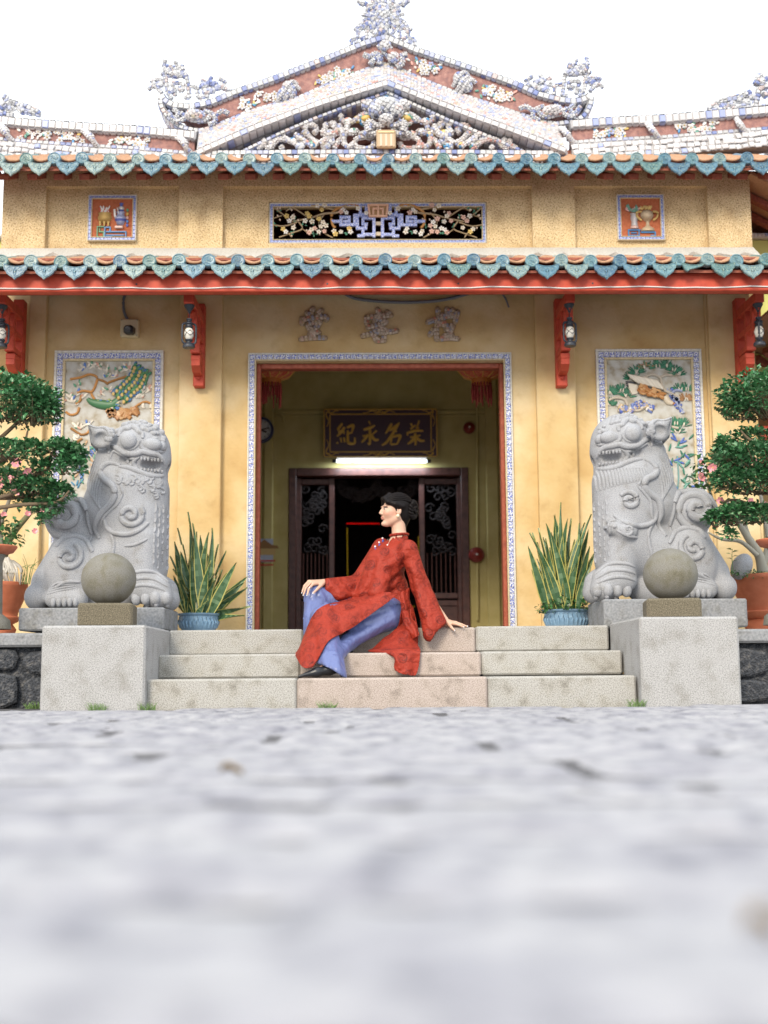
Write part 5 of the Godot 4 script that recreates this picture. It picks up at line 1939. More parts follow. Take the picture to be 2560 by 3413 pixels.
func inner_doors(zb: float, dl: float, dr: float, dt: float) -> void:
	var d := thing("inner_doorway", "dark brown carved folding doors standing open to the shrine hall", "door", Vector3((dl + dr) * 0.5, LAND, zb))
	var mb := MB.new()
	mb.box(Vector3(dl, LAND - 0.02, zb - 0.16), Vector3(dl + 0.085, dt, zb + 0.03), 0.008)
	mb.box(Vector3(dr - 0.085, LAND - 0.02, zb - 0.16), Vector3(dr, dt, zb + 0.03), 0.008)
	mb.box(Vector3(dl + 0.085, dt - 0.09, zb - 0.16), Vector3(dr - 0.085, dt, zb + 0.03), 0.008)
	put(mb, "door_frame", mats.dark_wood, d)
	var cuts := [[ax(638, 1200, zb), ax(722, 1200, zb)], [ax(907, 1200, zb), ax(1001, 1200, zb)]]
	for s in 2:
		var x0: float = cuts[s][0]
		var x1: float = cuts[s][1]
		var top := dt - 0.1
		var leaf := Node3D.new()
		leaf.name = "door_leaf"
		d.add_child(leaf, true)
		leaf.position = Vector3((x0 + x1) * 0.5, LAND, zb - 0.1) - d.position
		mb = MB.new()
		mb.box(Vector3(x0, LAND, zb - 0.12), Vector3(x0 + 0.06, top, zb - 0.07), 0.005)
		mb.box(Vector3(x1 - 0.06, LAND, zb - 0.12), Vector3(x1, top, zb - 0.07), 0.005)
		for yy in [LAND + 0.02, LAND + 0.42, LAND + 0.5, top - 0.07]:
			mb.box(Vector3(x0 + 0.06, yy, zb - 0.118), Vector3(x1 - 0.06, yy + 0.06, zb - 0.072), 0.004)
		put(mb, "leaf_frame", mats.dark_wood, leaf)
		mb = MB.new()
		mb.box(Vector3(x0 + 0.06, LAND + 0.08, zb - 0.105), Vector3(x1 - 0.06, LAND + 0.42, zb - 0.09), 0.004)
		put(mb, "lower_panel", mats.dark_wood, leaf)
		var nb := 7
		for i in nb:
			mb = MB.new()
			var x := lerpf(x0 + 0.06, x1 - 0.06, (i + 0.5) / nb)
			mb.tube([Vector3(x, LAND + 0.56, zb - 0.095), Vector3(x, LAND + 1.0, zb - 0.095)], 0.008, 6)
			put(mb, "baluster", mats.dark_wood, leaf)
		mb = MB.new()
		for i in 26:
			var c := Vector3(rnd(x0 + 0.1, x1 - 0.1), rnd(LAND + 1.02, top - 0.1), zb - 0.095)
			var sp := []
			for k in 10:
				var rr := 0.06 * (1.0 - k / 12.0)
				sp.append(c + Vector3(cos(k * 0.8 + i) * rr, sin(k * 0.8 + i) * rr, 0))
			mb.tube(sp, 0.011, 5)
		put(mb, "carved_screen", mats.black_wood, leaf)
	# carved valance inside
	mb = MB.new()
	var ml := ax(735, 1040, zb - 0.4)
	var mr := ax(895, 1040, zb - 0.4)
	for i in 40:
		var u := i / 39.0
		var c := Vector3(lerpf(ml, mr, u), dt - 0.12 - 0.16 * pow(absf(sin(u * PI * 2.0)), 0.7) * rnd(0.6, 1.0), zb - 0.4 + rnd(-0.02, 0.02))
		var sp := []
		for k in 9:
			var rr := 0.075 * (1.0 - k / 11.0)
			sp.append(c + Vector3(cos(k * 0.8 + i) * rr, sin(k * 0.8 + i) * rr, 0))
		mb.tube(sp, 0.016, 5)
	put(mb, "carved_valance", mats.black_wood, d)
	# light strings in the shrine
	var red := mat("led_red", lin(0.5, 0.01, 0.01), 0.5)
	red.emission_enabled = true
	red.emission = Color(1.0, 0.05, 0.03)
	red.emission_energy_multiplier = 0.55
	var yel := mat("led_yellow", lin(0.4, 0.3, 0.02), 0.5)
	yel.emission_enabled = true
	yel.emission = Color(0.75, 0.6, 0.1)
	yel.emission_energy_multiplier = 0.28
	var ls := zb - 1.6
	var lines := [[red, [[748, 1131], [820, 1131]], "red horizontal string of lights above the shrine"], [red, [[712, 1154], [713, 1250]], "red upright string of lights beside the folding door"], [yel, [[750, 1140], [751, 1262]], "yellow upright string of lights left of the shrine opening"], [yel, [[904, 1158], [905, 1262]], "yellow upright string of lights right of the shrine opening"], [yel, [[880, 1310], [896, 1310]], "short yellow string of lights low in the shrine"]]
	for q in lines:
		var a := at(q[1][0][0], q[1][0][1], ls)
		var b := at(q[1][1][0], q[1][1][1], ls)
		var o := thing("light_string", q[2], "lights", (a + b) * 0.5)
		mb = MB.new()
		mb.tube([a + Vector3(0, 0, -0.012), b + Vector3(0, 0, -0.012)], 0.005, 6)
		put(mb, "wire", mats.black_plastic, o)
		mb = MB.new()
		var cnt := int(a.distance_to(b) / 0.022)
		for i in cnt:
			mb.ball(Transform3D(Basis.from_scale(Vector3(0.0065, 0.0065, 0.0065)), a.lerp(b, (i + 0.5) / cnt)), 6, 4)
		stuff(put(mb, "bulbs", q[0], o))

# ------------------------------------------------------------------ ceramic panels and surrounds on the wall
func tile_frame(parent: Node, x0: float, y0: float, x1: float, y1: float, z: float, w: float, step: float, m: Material, bottom := true, trim := 0.02, inner := 0.018) -> void:
	# white outer trim, a band of printed tiles, a cream inner fillet
	var mb := MB.new()
	for q in [[x0, y1 - trim, x1, y1], [x0, y0, x0 + trim, y1 - trim], [x1 - trim, y0, x1, y1 - trim]] + ([[x0 + trim, y0, x1 - trim, y0 + trim]] if bottom else []):
		mb.box(Vector3(q[0], q[1], z - 0.02), Vector3(q[2], q[3], z + 0.022), 0.004)
	put(mb, "outer_trim", mats.white_trim, parent)
	mb = MB.new()
	var a := x0 + trim
	var b := x1 - trim
	var t := y1 - trim
	var bo := y0 + (trim if bottom else 0.0)
	for q in [[a, t - w, b, t], [a, bo, a + w, t - w], [b - w, bo, b, t - w]] + ([[a + w, bo, b - w, bo + w]] if bottom else []):
		mb.box(Vector3(q[0], q[1], z - 0.02), Vector3(q[2], q[3], z + 0.006))
	put(mb, "tile_bed", mats.cream_trim, parent)
	tile_row(parent, Vector3(a, t - w * 0.5, z + 0.004), Vector3(b, t - w * 0.5, z + 0.004), w, step, m)
	tile_row(parent, Vector3(a + w * 0.5, bo + (w if bottom else 0.0), z + 0.004), Vector3(a + w * 0.5, t - w, z + 0.004), w, step, m)
	tile_row(parent, Vector3(b - w * 0.5, bo + (w if bottom else 0.0), z + 0.004), Vector3(b - w * 0.5, t - w, z + 0.004), w, step, m)
	if bottom:
		tile_row(parent, Vector3(a, bo + w * 0.5, z + 0.004), Vector3(b, bo + w * 0.5, z + 0.004), w, step, m)
	mb = MB.new()
	a += w
	b -= w
	t -= w
	bo += w if bottom else 0.0
	for q in [[a, t - inner, b, t], [a, bo, a + inner, t - inner], [b - inner, bo, b, t - inner]] + ([[a + inner, bo, b - inner, bo + inner]] if bottom else []):
		mb.box(Vector3(q[0], q[1], z - 0.02), Vector3(q[2], q[3], z + 0.02), 0.004)
	put(mb, "inner_trim", mats.cream_trim, parent)

func wall_panels() -> void:
	# doorway surround
	var x0 := -1.016
	var x1 := 1.224
	var y1 := 2.908
	var sur := thing("door_surround", "blue and white tile surround of the main doorway", "door frame", Vector3(0.1, LAND, WZ))
	tile_frame(sur, x0, LAND, x1, y1, WZ + 0.01, 0.042, 0.05, mats.blue_tile, false, 0.013, 0.012)
	for s in 2:
		big_panel(s)
		urn_plaque(s)
	vent_panel()
	wall_characters()

func feather(mb: MB, p: Vector3, ang: float, l: float, w: float, col: Color) -> void:
	leafchip(mb, p, Vector3(cos(ang), sin(ang), 0.08), l, w, col)

func big_panel(s: int) -> void:
	var X0 := ax([120, 1285][s], 760, WZ)
	var X1 := ax([355, 1513][s], 760, WZ)
	var Y1 := ay(822, 757, WZ)
	var Y0 := 1.0
	var p := thing("relief_panel", ["tall cement panel with a mosaic peacock among blossom branches", "tall cement panel with a mosaic eagle among pine branches"][s], "relief panel", Vector3((X0 + X1) * 0.5, Y0, WZ))
	tile_frame(p, X0, Y0, X1, Y1, WZ + 0.012, 0.05, 0.048, mats.blue_tile, true, 0.022, 0.02)
	var mb := MB.new()
	mb.box(Vector3(X0 + 0.07, Y0 + 0.07, WZ - 0.02), Vector3(X1 - 0.07, Y1 - 0.07, WZ + 0.008))
	put(mb, "cement_field", mats.panel_cement, p)
	var z := WZ + 0.012
	var white := Color(0.72, 0.66, 0.56)
	var brown := Color(0.36, 0.17, 0.05)
	if s == 0:
		var f := func(x: float, y: float) -> Vector3: return at(x / 3.657, 583.3 + y / 3.657, z)
		mb = MB.new()
		for w in [[[555, 862], [640, 848], [700, 825], [750, 835], [770, 862], [745, 935], [722, 975], [748, 1022]], [[770, 862], [820, 878], [855, 902]], [[855, 890], [930, 862], [1000, 842]], [[722, 965], [660, 955], [610, 970]], [[640, 990], [635, 1030], [600, 1060]], [[520, 1120], [560, 1145], [610, 1130], [625, 1085]], [[1060, 1090], [1100, 1060], [1150, 1040], [1190, 1055]], [[560, 1250], [640, 1300], [690, 1290]], [[690, 1290], [720, 1250]], [[600, 1360], [650, 1330]]]:
			var pl := []
			for q in w:
				pl.append(f.call(q[0], q[1]))
			mb.col = brown * rnd(0.8, 1.5)
			mb.tube(spline(pl, 3), 0.011, 7)
		put(mb, "branches", mats.painted, p)
		mb = MB.new()
		for q in [[640, 800], [680, 775], [720, 760], [760, 770], [800, 775], [830, 800], [860, 840], [890, 850], [830, 850], [1000, 770], [1030, 780], [960, 810], [930, 805], [990, 790], [620, 920], [600, 990], [565, 1020], [590, 1060], [545, 1040], [640, 1010], [1100, 980], [1150, 960], [1180, 950], [1080, 1020], [1120, 1010], [640, 1260], [690, 1230], [620, 1240], [1130, 1090], [1190, 1110], [850, 960], [820, 990], [600, 1340]]:
			for k in 4:
				var c: Vector3 = f.call(q[0] + rnd(-22, 22), q[1] + rnd(-14, 14))
				var col := white * rnd(0.8, 1.1)
				var r := rng.randf()
				if r < 0.16: col = Color(0.6, 0.34, 0.26)
				elif r < 0.26: col = Color(0.12, 0.32, 0.2)
				elif r < 0.32: col = Color(0.1, 0.2, 0.5)
				feather(mb, c, rnd(0.2, 2.9), rnd(0.035, 0.06), rnd(0.016, 0.024), col)
		put(mb, "blossoms", mats.shards, p)
		# peacock: tail of eyed feathers sweeping up to the right
		mb = MB.new()
		var spine := spline([f.call(930, 1020), f.call(1010, 950), f.call(1075, 880), f.call(1110, 800)], 6)
		for i in spine.size():
			var c: Vector3 = spine[i]
			for k in 7:
				var o: float = (k - 3) * 0.024
				var col: Color = [Color(0.03, 0.16, 0.06), Color(0.04, 0.2, 0.1), Color(0.05, 0.14, 0.3), Color(0.08, 0.22, 0.08)][rng.randi() % 4]
				feather(mb, c + Vector3(o * 0.8 + rnd(-0.008, 0.008), -o * 0.6 + rnd(-0.008, 0.008), 0.002), 0.95 + rnd(-0.25, 0.25), 0.05, 0.026, col)
			if i % 2 == 1:
				for k in 3:
					mb.col = Color(0.62, 0.44, 0.16)
					mb.ball(Transform3D(Basis.from_scale(Vector3(0.014, 0.017, 0.008)), c + Vector3((k - 1) * 0.045, -(k - 1) * 0.035, 0.012)), 8, 5)
		put(mb, "peacock_tail", mats.shards, p)
		mb = MB.new()
		mb.col = Color(0.06, 0.18, 0.08)
		mb.tube(spline([f.call(690, 1015), f.call(720, 1040), f.call(790, 1060), f.call(880, 1065), f.call(930, 1030)], 5), [0.014, 0.016, 0.018, 0.02, 0.024, 0.028, 0.03, 0.034, 0.036, 0.038, 0.04, 0.042, 0.042, 0.04, 0.04, 0.038, 0.036, 0.034, 0.032, 0.03, 0.03], 10, 0.6, Vector3(0, 0, 1))
		for i in 90:
			var u := rng.randf()
			var c: Vector3 = f.call(lerpf(740, 930, u), lerpf(1045, 1060, u) + rnd(-26, 40) * (0.4 + u * 0.6))
			feather(mb, c + Vector3(0, 0, 0.012), rnd(-0.5, 0.6), 0.035, 0.016, [Color(0.04, 0.2, 0.07), Color(0.3, 0.34, 0.1), Color(0.06, 0.16, 0.4), Color(0.6, 0.52, 0.4)][rng.randi() % 4])
		put(mb, "peacock_body", mats.shards, p)
		mb = MB.new()
		for i in 26:
			var c: Vector3 = f.call(960 + rnd(-30, 120), 1130 + rnd(-40, 30))
			mb.col = [Color(0.42, 0.2, 0.07), Color(0.5, 0.3, 0.14), Color(0.34, 0.15, 0.05)][rng.randi() % 3]
			mb.chip(frame(c, Vector3(rnd(-0.2, 0.2), rnd(-0.2, 0.2), 1), Vector3(rnd(-1, 1), rnd(-1, 1), 0)), rnd(0.02, 0.036), rnd(0.016, 0.03), 0.014)
		for i in 14:
			var c: Vector3 = f.call(870 + rnd(-30, 40), 1130 + rnd(-26, 26))
			mb.col = Color(0.42, 0.2, 0.07) * rnd(0.7, 1.3)
			mb.chip(frame(c, Vector3(0, 0, 1), Vector3(rnd(-1, 1), rnd(-1, 1), 0)), 0.02, 0.015, 0.012)
		put(mb, "rock", mats.shards, p)
		# drooping leafy sprays at the lower left
		mb = MB.new()
		for i in 46:
			var u := rng.randf()
			var c := at(lerpf(158, 205, u) + rnd(-14, 14), lerpf(1055, 950, u) + rnd(-20, 20), z)
			feather(mb, c, rnd(-2.4, -0.6), 0.055, 0.016, [Color(0.05, 0.2, 0.34), Color(0.08, 0.26, 0.16), Color(0.07, 0.13, 0.45), Color(0.5, 0.3, 0.16)][rng.randi() % 4])
		put(mb, "leafy_spray", mats.shards, p)
	else:
		var f := func(x: float, y: float) -> Vector3: return at(1205.4 + x / 3.657, 583.3 + y / 3.657, z)
		mb = MB.new()
		for w in [[[590, 860], [680, 850], [740, 825], [805, 850], [815, 890], [840, 950], [900, 975], [960, 1010]], [[805, 850], [850, 830], [900, 830]], [[900, 975], [930, 950], [980, 955]], [[400, 1030], [450, 1010], [520, 1020], [550, 1070]], [[470, 1115], [560, 1100], [640, 1110], [720, 1050]], [[930, 1040], [960, 1090], [990, 1130]], [[900, 1240], [950, 1250]]]:
			var pl := []
			for q in w:
				pl.append(f.call(q[0], q[1]))
			mb.col = [Color(0.4, 0.4, 0.46), Color(0.3, 0.34, 0.5), Color(0.5, 0.44, 0.36)][rng.randi() % 3]
			mb.tube(spline(pl, 3), 0.013, 7)
		put(mb, "branches", mats.painted, p)
		mb = MB.new()
		for q in [[580, 840, 0], [620, 790, 0], [700, 755, 1], [790, 750, 0], [850, 745, 0], [910, 775, 0], [945, 805, 0], [415, 960, 0], [500, 940, 0], [545, 980, 0], [400, 1045, 0], [960, 930, 0], [1015, 930, 0], [1010, 1010, 2], [930, 1200, 0], [980, 1210, 0], [940, 1260, 0]]:
			var base: Vector3 = f.call(q[0], q[1] + 30)
			for k in 26:
				var a := rnd(0.15, 2.99)
				var col := Color(0.02, 0.15, 0.08) * rnd(0.7, 1.5)
				if (q[2] == 1 and k % 2) or q[2] == 2:
					col = Color(0.34, 0.17, 0.07)
				feather(mb, base + Vector3(cos(a) * 0.02, sin(a) * 0.02, 0), a, rnd(0.045, 0.075), 0.01, col)
			for k in 2:
				feather(mb, base + Vector3(rnd(-0.02, 0.02), 0, 0.008), rnd(1, 2.1), 0.04, 0.012, Color(0.66, 0.6, 0.5))
		put(mb, "pine_fans", mats.shards, p)
		# eagle with spread wing
		mb = MB.new()
		for i in 16:
			var u := i / 15.0
			var c: Vector3 = f.call(lerpf(650, 830, u), lerpf(905, 955, u))
			feather(mb, c + Vector3(0, 0, 0.02), lerpf(2.5, 2.2, u), lerpf(0.15, 0.12, u), 0.026, Color(0.7, 0.64, 0.54) * rnd(0.85, 1.05))
		for i in 10:
			feather(mb, f.call(640 + i * 3, 920 + i * 4), 2.9 + i * 0.06, 0.11, 0.02, Color(0.66, 0.6, 0.5))
		for i in 3:
			feather(mb, f.call(620, 895 + i * 22), 3.0 - i * 0.1, 0.1, 0.02, Color(0.05, 0.05, 0.06))
		put(mb, "eagle_wing", mats.shards, p)
		mb = MB.new()
		for i in 60:
			var u := rng.randf()
			feather(mb, (f.call(lerpf(660, 850, u) + rnd(-12, 12), lerpf(950, 1010, u) + rnd(-34, 30)) as Vector3) + Vector3(0, 0, 0.018), rnd(2.2, 3.4), 0.05, 0.024, [Color(0.4, 0.18, 0.05), Color(0.5, 0.28, 0.12), Color(0.34, 0.13, 0.03)][rng.randi() % 3])
		mb.col = Color(0.6, 0.52, 0.4)
		mb.tube([f.call(840, 1000), f.call(870, 1045), f.call(905, 1055)], [0.03, 0.026, 0.02], 10, 0.8, Vector3(0, 0, 1))
		mb.col = Color(0.6, 0.24, 0.06)
		mb.tube([f.call(908, 1052), f.call(926, 1064)], [0.012, 0.004], 8)
		put(mb, "eagle_body", mats.shards, p)
		mb = MB.new()
		for i in 90:
			var u := rng.randf()
			var c: Vector3 = f.call(lerpf(480, 740, u) + rnd(-16, 16), 1085 + sin(u * 7.0) * 25 + rnd(-24, 24))
			mb.col = [Color(0.08, 0.13, 0.46), Color(0.6, 0.58, 0.56), Color(0.5, 0.38, 0.22), Color(0.16, 0.22, 0.5)][rng.randi() % 4]
			mb.chip(frame(c, Vector3(rnd(-0.3, 0.3), rnd(-0.3, 0.3), 1), Vector3(rnd(-1, 1), rnd(-1, 1), 0)), rnd(0.01, 0.024), rnd(0.008, 0.015), 0.012)
		for i in 50:
			var u := rng.randf()
			var c: Vector3 = f.call(lerpf(880, 980, u) + rnd(-20, 20), lerpf(950, 1110, u) + rnd(-16, 16))
			mb.col = [Color(0.08, 0.13, 0.46), Color(0.5, 0.5, 0.54), Color(0.34, 0.38, 0.5)][rng.randi() % 3]
			mb.chip(frame(c, Vector3(0, 0, 1), Vector3(rnd(-1, 1), rnd(-1, 1), 0)), rnd(0.01, 0.02), rnd(0.006, 0.012), 0.01)
		put(mb, "rocks", mats.shards, p)
		# bamboo below
		mb = MB.new()
		mb.col = Color(0.14, 0.3, 0.3)
		mb.tube([at(1463, 985, z), at(1466, 1030, z), at(1462, 1085, z)], 0.007, 6)
		for i in 44:
			var c := at(1464 + rnd(-24, 28), 960 + rnd(-20, 120), z)
			feather(mb, c, [0.6, 2.5, 0.2, 2.0, 1.1][rng.randi() % 5] + rnd(-0.3, 0.3), 0.075, 0.018, [Color(0.04, 0.2, 0.14), Color(0.14, 0.34, 0.28), Color(0.07, 0.13, 0.42), Color(0.03, 0.15, 0.1)][rng.randi() % 4])
		put(mb, "bamboo", mats.shards, p)

func urn_plaque(s: int) -> void:
	var z := PZ - 0.06
	var X0 := ax([192, 1332][s], 473, z)
	var X1 := ax([296, 1433][s], 473, z)
	var Y0 := ay(822, 522, z)
	var Y1 := ay(822, 424, z)
	var p := thing("urn_plaque", ["square red plaque with a gold tripod and a blue vase", "square red plaque with a round gold urn and a flower pot"][s], "plaque", Vector3((X0 + X1) * 0.5, Y0, z))
	tile_frame(p, X0, Y0, X1, Y1, z + 0.02, 0.022, 0.034, mats.blue_tile_dense, true, 0.006, 0.006)
	var mb := MB.new()
	mb.box(Vector3(X0 + 0.03, Y0 + 0.03, z - 0.01), Vector3(X1 - 0.03, Y1 - 0.03, z + 0.022))
	put(mb, "red_field", mats.plaque_red, p)
	var c := Vector3((X0 + X1) * 0.5, (Y0 + Y1) * 0.5, z + 0.024)
	var fl := func(x: float, y: float, sc: float) -> Transform3D: return Transform3D(Basis(Vector3(sc, 0, 0), Vector3(0, sc, 0), Vector3(0, 0, sc * 0.45)), c + Vector3(x, y, 0))
	var gold := Color(0.5, 0.34, 0.12)
	var blue := Color(0.04, 0.17, 0.38)
	var white := Color(0.68, 0.66, 0.64)
	if s == 0:
		mb = MB.new()
		mb.col = gold
		mb.lathe(fl.call(-0.065, -0.005, 1.0), [Vector2(0.0, -0.04), Vector2(0.03, -0.04), Vector2(0.055, -0.015), Vector2(0.062, 0.01), Vector2(0.05, 0.035), Vector2(0.058, 0.05), Vector2(0, 0.05)], 16)
		for q in [-0.1, -0.065, -0.03]:
			mb.tube([c + Vector3(q, -0.035, 0.015), c + Vector3(q, -0.075, 0.012)], [0.012, 0.007], 6)
		put(mb, "tripod", mats.painted, p)
		mb = MB.new()
		for i in 12:
			feather(mb, c + Vector3(-0.065 + rnd(-0.04, 0.04), 0.045, 0.01), rnd(0.9, 2.2), rnd(0.04, 0.075), 0.014, white if i % 3 else Color(0.5, 0.08, 0.04))
		put(mb, "flames", mats.shards, p)
		mb = MB.new()
		mb.col = Color(0.4, 0.44, 0.66)
		mb.lathe(fl.call(0.07, -0.03, 1.0), [Vector2(0.0, -0.035), Vector2(0.026, -0.035), Vector2(0.04, 0.0), Vector2(0.052, 0.035), Vector2(0.035, 0.05), Vector2(0.03, 0.07), Vector2(0.04, 0.085), Vector2(0, 0.085)], 16)
		mb.col = Color(0.1, 0.14, 0.46)
		mb.lathe(fl.call(0.07, -0.03, 1.03), [Vector2(0.041, 0.0), Vector2(0.048, 0.02)], 16)
		mb.lathe(fl.call(0.075, 0.06, 1.0), [Vector2(0.02, 0.0), Vector2(0.026, 0.03), Vector2(0.012, 0.055), Vector2(0.018, 0.075), Vector2(0, 0.075)], 14)
		mb.col = white
		mb.lathe(fl.call(0.075, 0.06, 1.02), [Vector2(0.024, 0.014), Vector2(0.026, 0.03), Vector2(0.02, 0.042)], 14)
		mb.obox(Transform3D(Basis(Vector3(0, 0, 1), 0.1), c + Vector3(0.022, 0.04, 0.012)), Vector3(0.018, 0.075, 0.012), 0.004)
		mb.obox(Transform3D(Basis(Vector3(0, 0, 1), 0.3), c + Vector3(0.05, 0.06, 0.014)), Vector3(0.008, 0.06, 0.012), 0.003)
		put(mb, "vase", mats.shards, p)
		mb = MB.new()
		for i in 5:
			mb.col = [Color(0.1, 0.3, 0.16), Color(0.6, 0.4, 0.1), Color(0.64, 0.4, 0.36), Color(0.06, 0.2, 0.5), Color(0.1, 0.14, 0.45)][i]
			mb.ball(Transform3D(Basis.from_scale(Vector3(0.011, 0.016, 0.008)), c + Vector3(0.13, 0.07 - i * 0.034, 0.006)), 8, 5)
		put(mb, "bead_string", mats.shards, p)
		mb = MB.new()
		mb.col = Color(0.62, 0.44, 0.4)
		mb.obox(Transform3D(Basis(), c + Vector3(0.06, -0.085, 0.012)), Vector3(0.07, 0.022, 0.022), 0.005)
		put(mb, "stand", mats.shards, p)
		_fret(p, c, [[-0.125, -0.08, -0.07, -0.08], [-0.125, -0.17, -0.125, -0.08], [-0.125, -0.17, -0.07, -0.17], [-0.07, -0.17, -0.07, -0.125], [-0.105, -0.125, -0.07, -0.125], [-0.105, -0.125, -0.105, -0.1]], Color(0.08, 0.24, 0.12))
		_fret(p, c, [[-0.06, -0.17, -0.06, -0.085], [-0.06, -0.085, -0.015, -0.085], [-0.015, -0.085, -0.015, -0.115], [-0.045, -0.125, 0.12, -0.125], [0.12, -0.17, 0.12, -0.125], [-0.045, -0.155, 0.1, -0.155], [-0.06, -0.17, 0.0, -0.17]], blue)
	else:
		mb = MB.new()
		mb.col = Color(0.5, 0.4, 0.28)
		mb.lathe(fl.call(0.055, 0.02, 1.0), [Vector2(0.0, -0.055), Vector2(0.02, -0.055), Vector2(0.05, -0.03), Vector2(0.06, 0.0), Vector2(0.05, 0.03), Vector2(0.028, 0.045), Vector2(0, 0.047)], 16)
		mb.lathe(fl.call(0.06, -0.12, 1.0), [Vector2(0.0, -0.002), Vector2(0.06, -0.002), Vector2(0.055, 0.02), Vector2(0.018, 0.045), Vector2(0.015, 0.075), Vector2(0.024, 0.09), Vector2(0, 0.09)], 14)
		mb.col = gold
		for q in [-1.0, 1.0]:
			mb.tube(spline([c + Vector3(0.055 + q * 0.05, 0.05, 0.012), c + Vector3(0.055 + q * 0.09, 0.04, 0.014), c + Vector3(0.055 + q * 0.085, 0.0, 0.012), c + Vector3(0.055 + q * 0.05, -0.03, 0.012)], 4), 0.01, 6)
		for i in 12:
			feather(mb, c + Vector3(0.055 + rnd(-0.04, 0.04), 0.065, 0.01), rnd(0.4, 2.7), 0.045, 0.016, gold * rnd(0.8, 1.3))
		put(mb, "urn", mats.painted, p)
		mb = MB.new()
		mb.col = Color(0.5, 0.48, 0.5)
		mb.lathe(fl.call(-0.055, -0.03, 1.0), [Vector2(0.0, -0.045), Vector2(0.03, -0.045), Vector2(0.026, -0.01), Vector2(0.036, 0.02), Vector2(0.03, 0.05), Vector2(0.038, 0.065), Vector2(0, 0.065)], 14)
		mb.col = Color(0.62, 0.44, 0.4)
		mb.lathe(fl.call(-0.055, -0.1, 1.0), [Vector2(0.0, 0.0), Vector2(0.038, 0.0), Vector2(0.034, 0.022), Vector2(0, 0.024)], 14)
		put(mb, "flower_pot", mats.shards, p)
		mb = MB.new()
		for i in 22:
			feather(mb, c + Vector3(-0.06 + rnd(-0.05, 0.04), 0.04 + rnd(0, 0.04), 0.01), rnd(0.2, 2.9), 0.045, 0.016, Color(0.12, 0.26, 0.2) if i % 4 else Color(0.62, 0.34, 0.32))
		put(mb, "foliage", mats.shards, p)
		_fret(p, c, [[-0.11, -0.115, -0.01, -0.115], [-0.11, -0.165, -0.11, -0.115], [-0.11, -0.165, -0.02, -0.165], [-0.02, -0.165, -0.02, -0.115], [-0.085, -0.14, -0.045, -0.14], [0.0, -0.135, 0.12, -0.135], [0.12, -0.165, 0.12, -0.135], [0.085, -0.165, 0.12, -0.165]], blue)

func _fret(parent: Node, c: Vector3, segs: Array, col: Color) -> void:
	var mb := MB.new()
	for q in segs:
		mb.col = col * rnd(0.85, 1.1)
		mb.box(c + Vector3(minf(q[0], q[2]) - 0.006, minf(q[1], q[3]) - 0.006, 0.0), c + Vector3(maxf(q[0], q[2]) + 0.006, maxf(q[1], q[3]) + 0.006, rnd(0.01, 0.013)), 0.002)
	put(mb, "fret_table", mats.shards, parent)

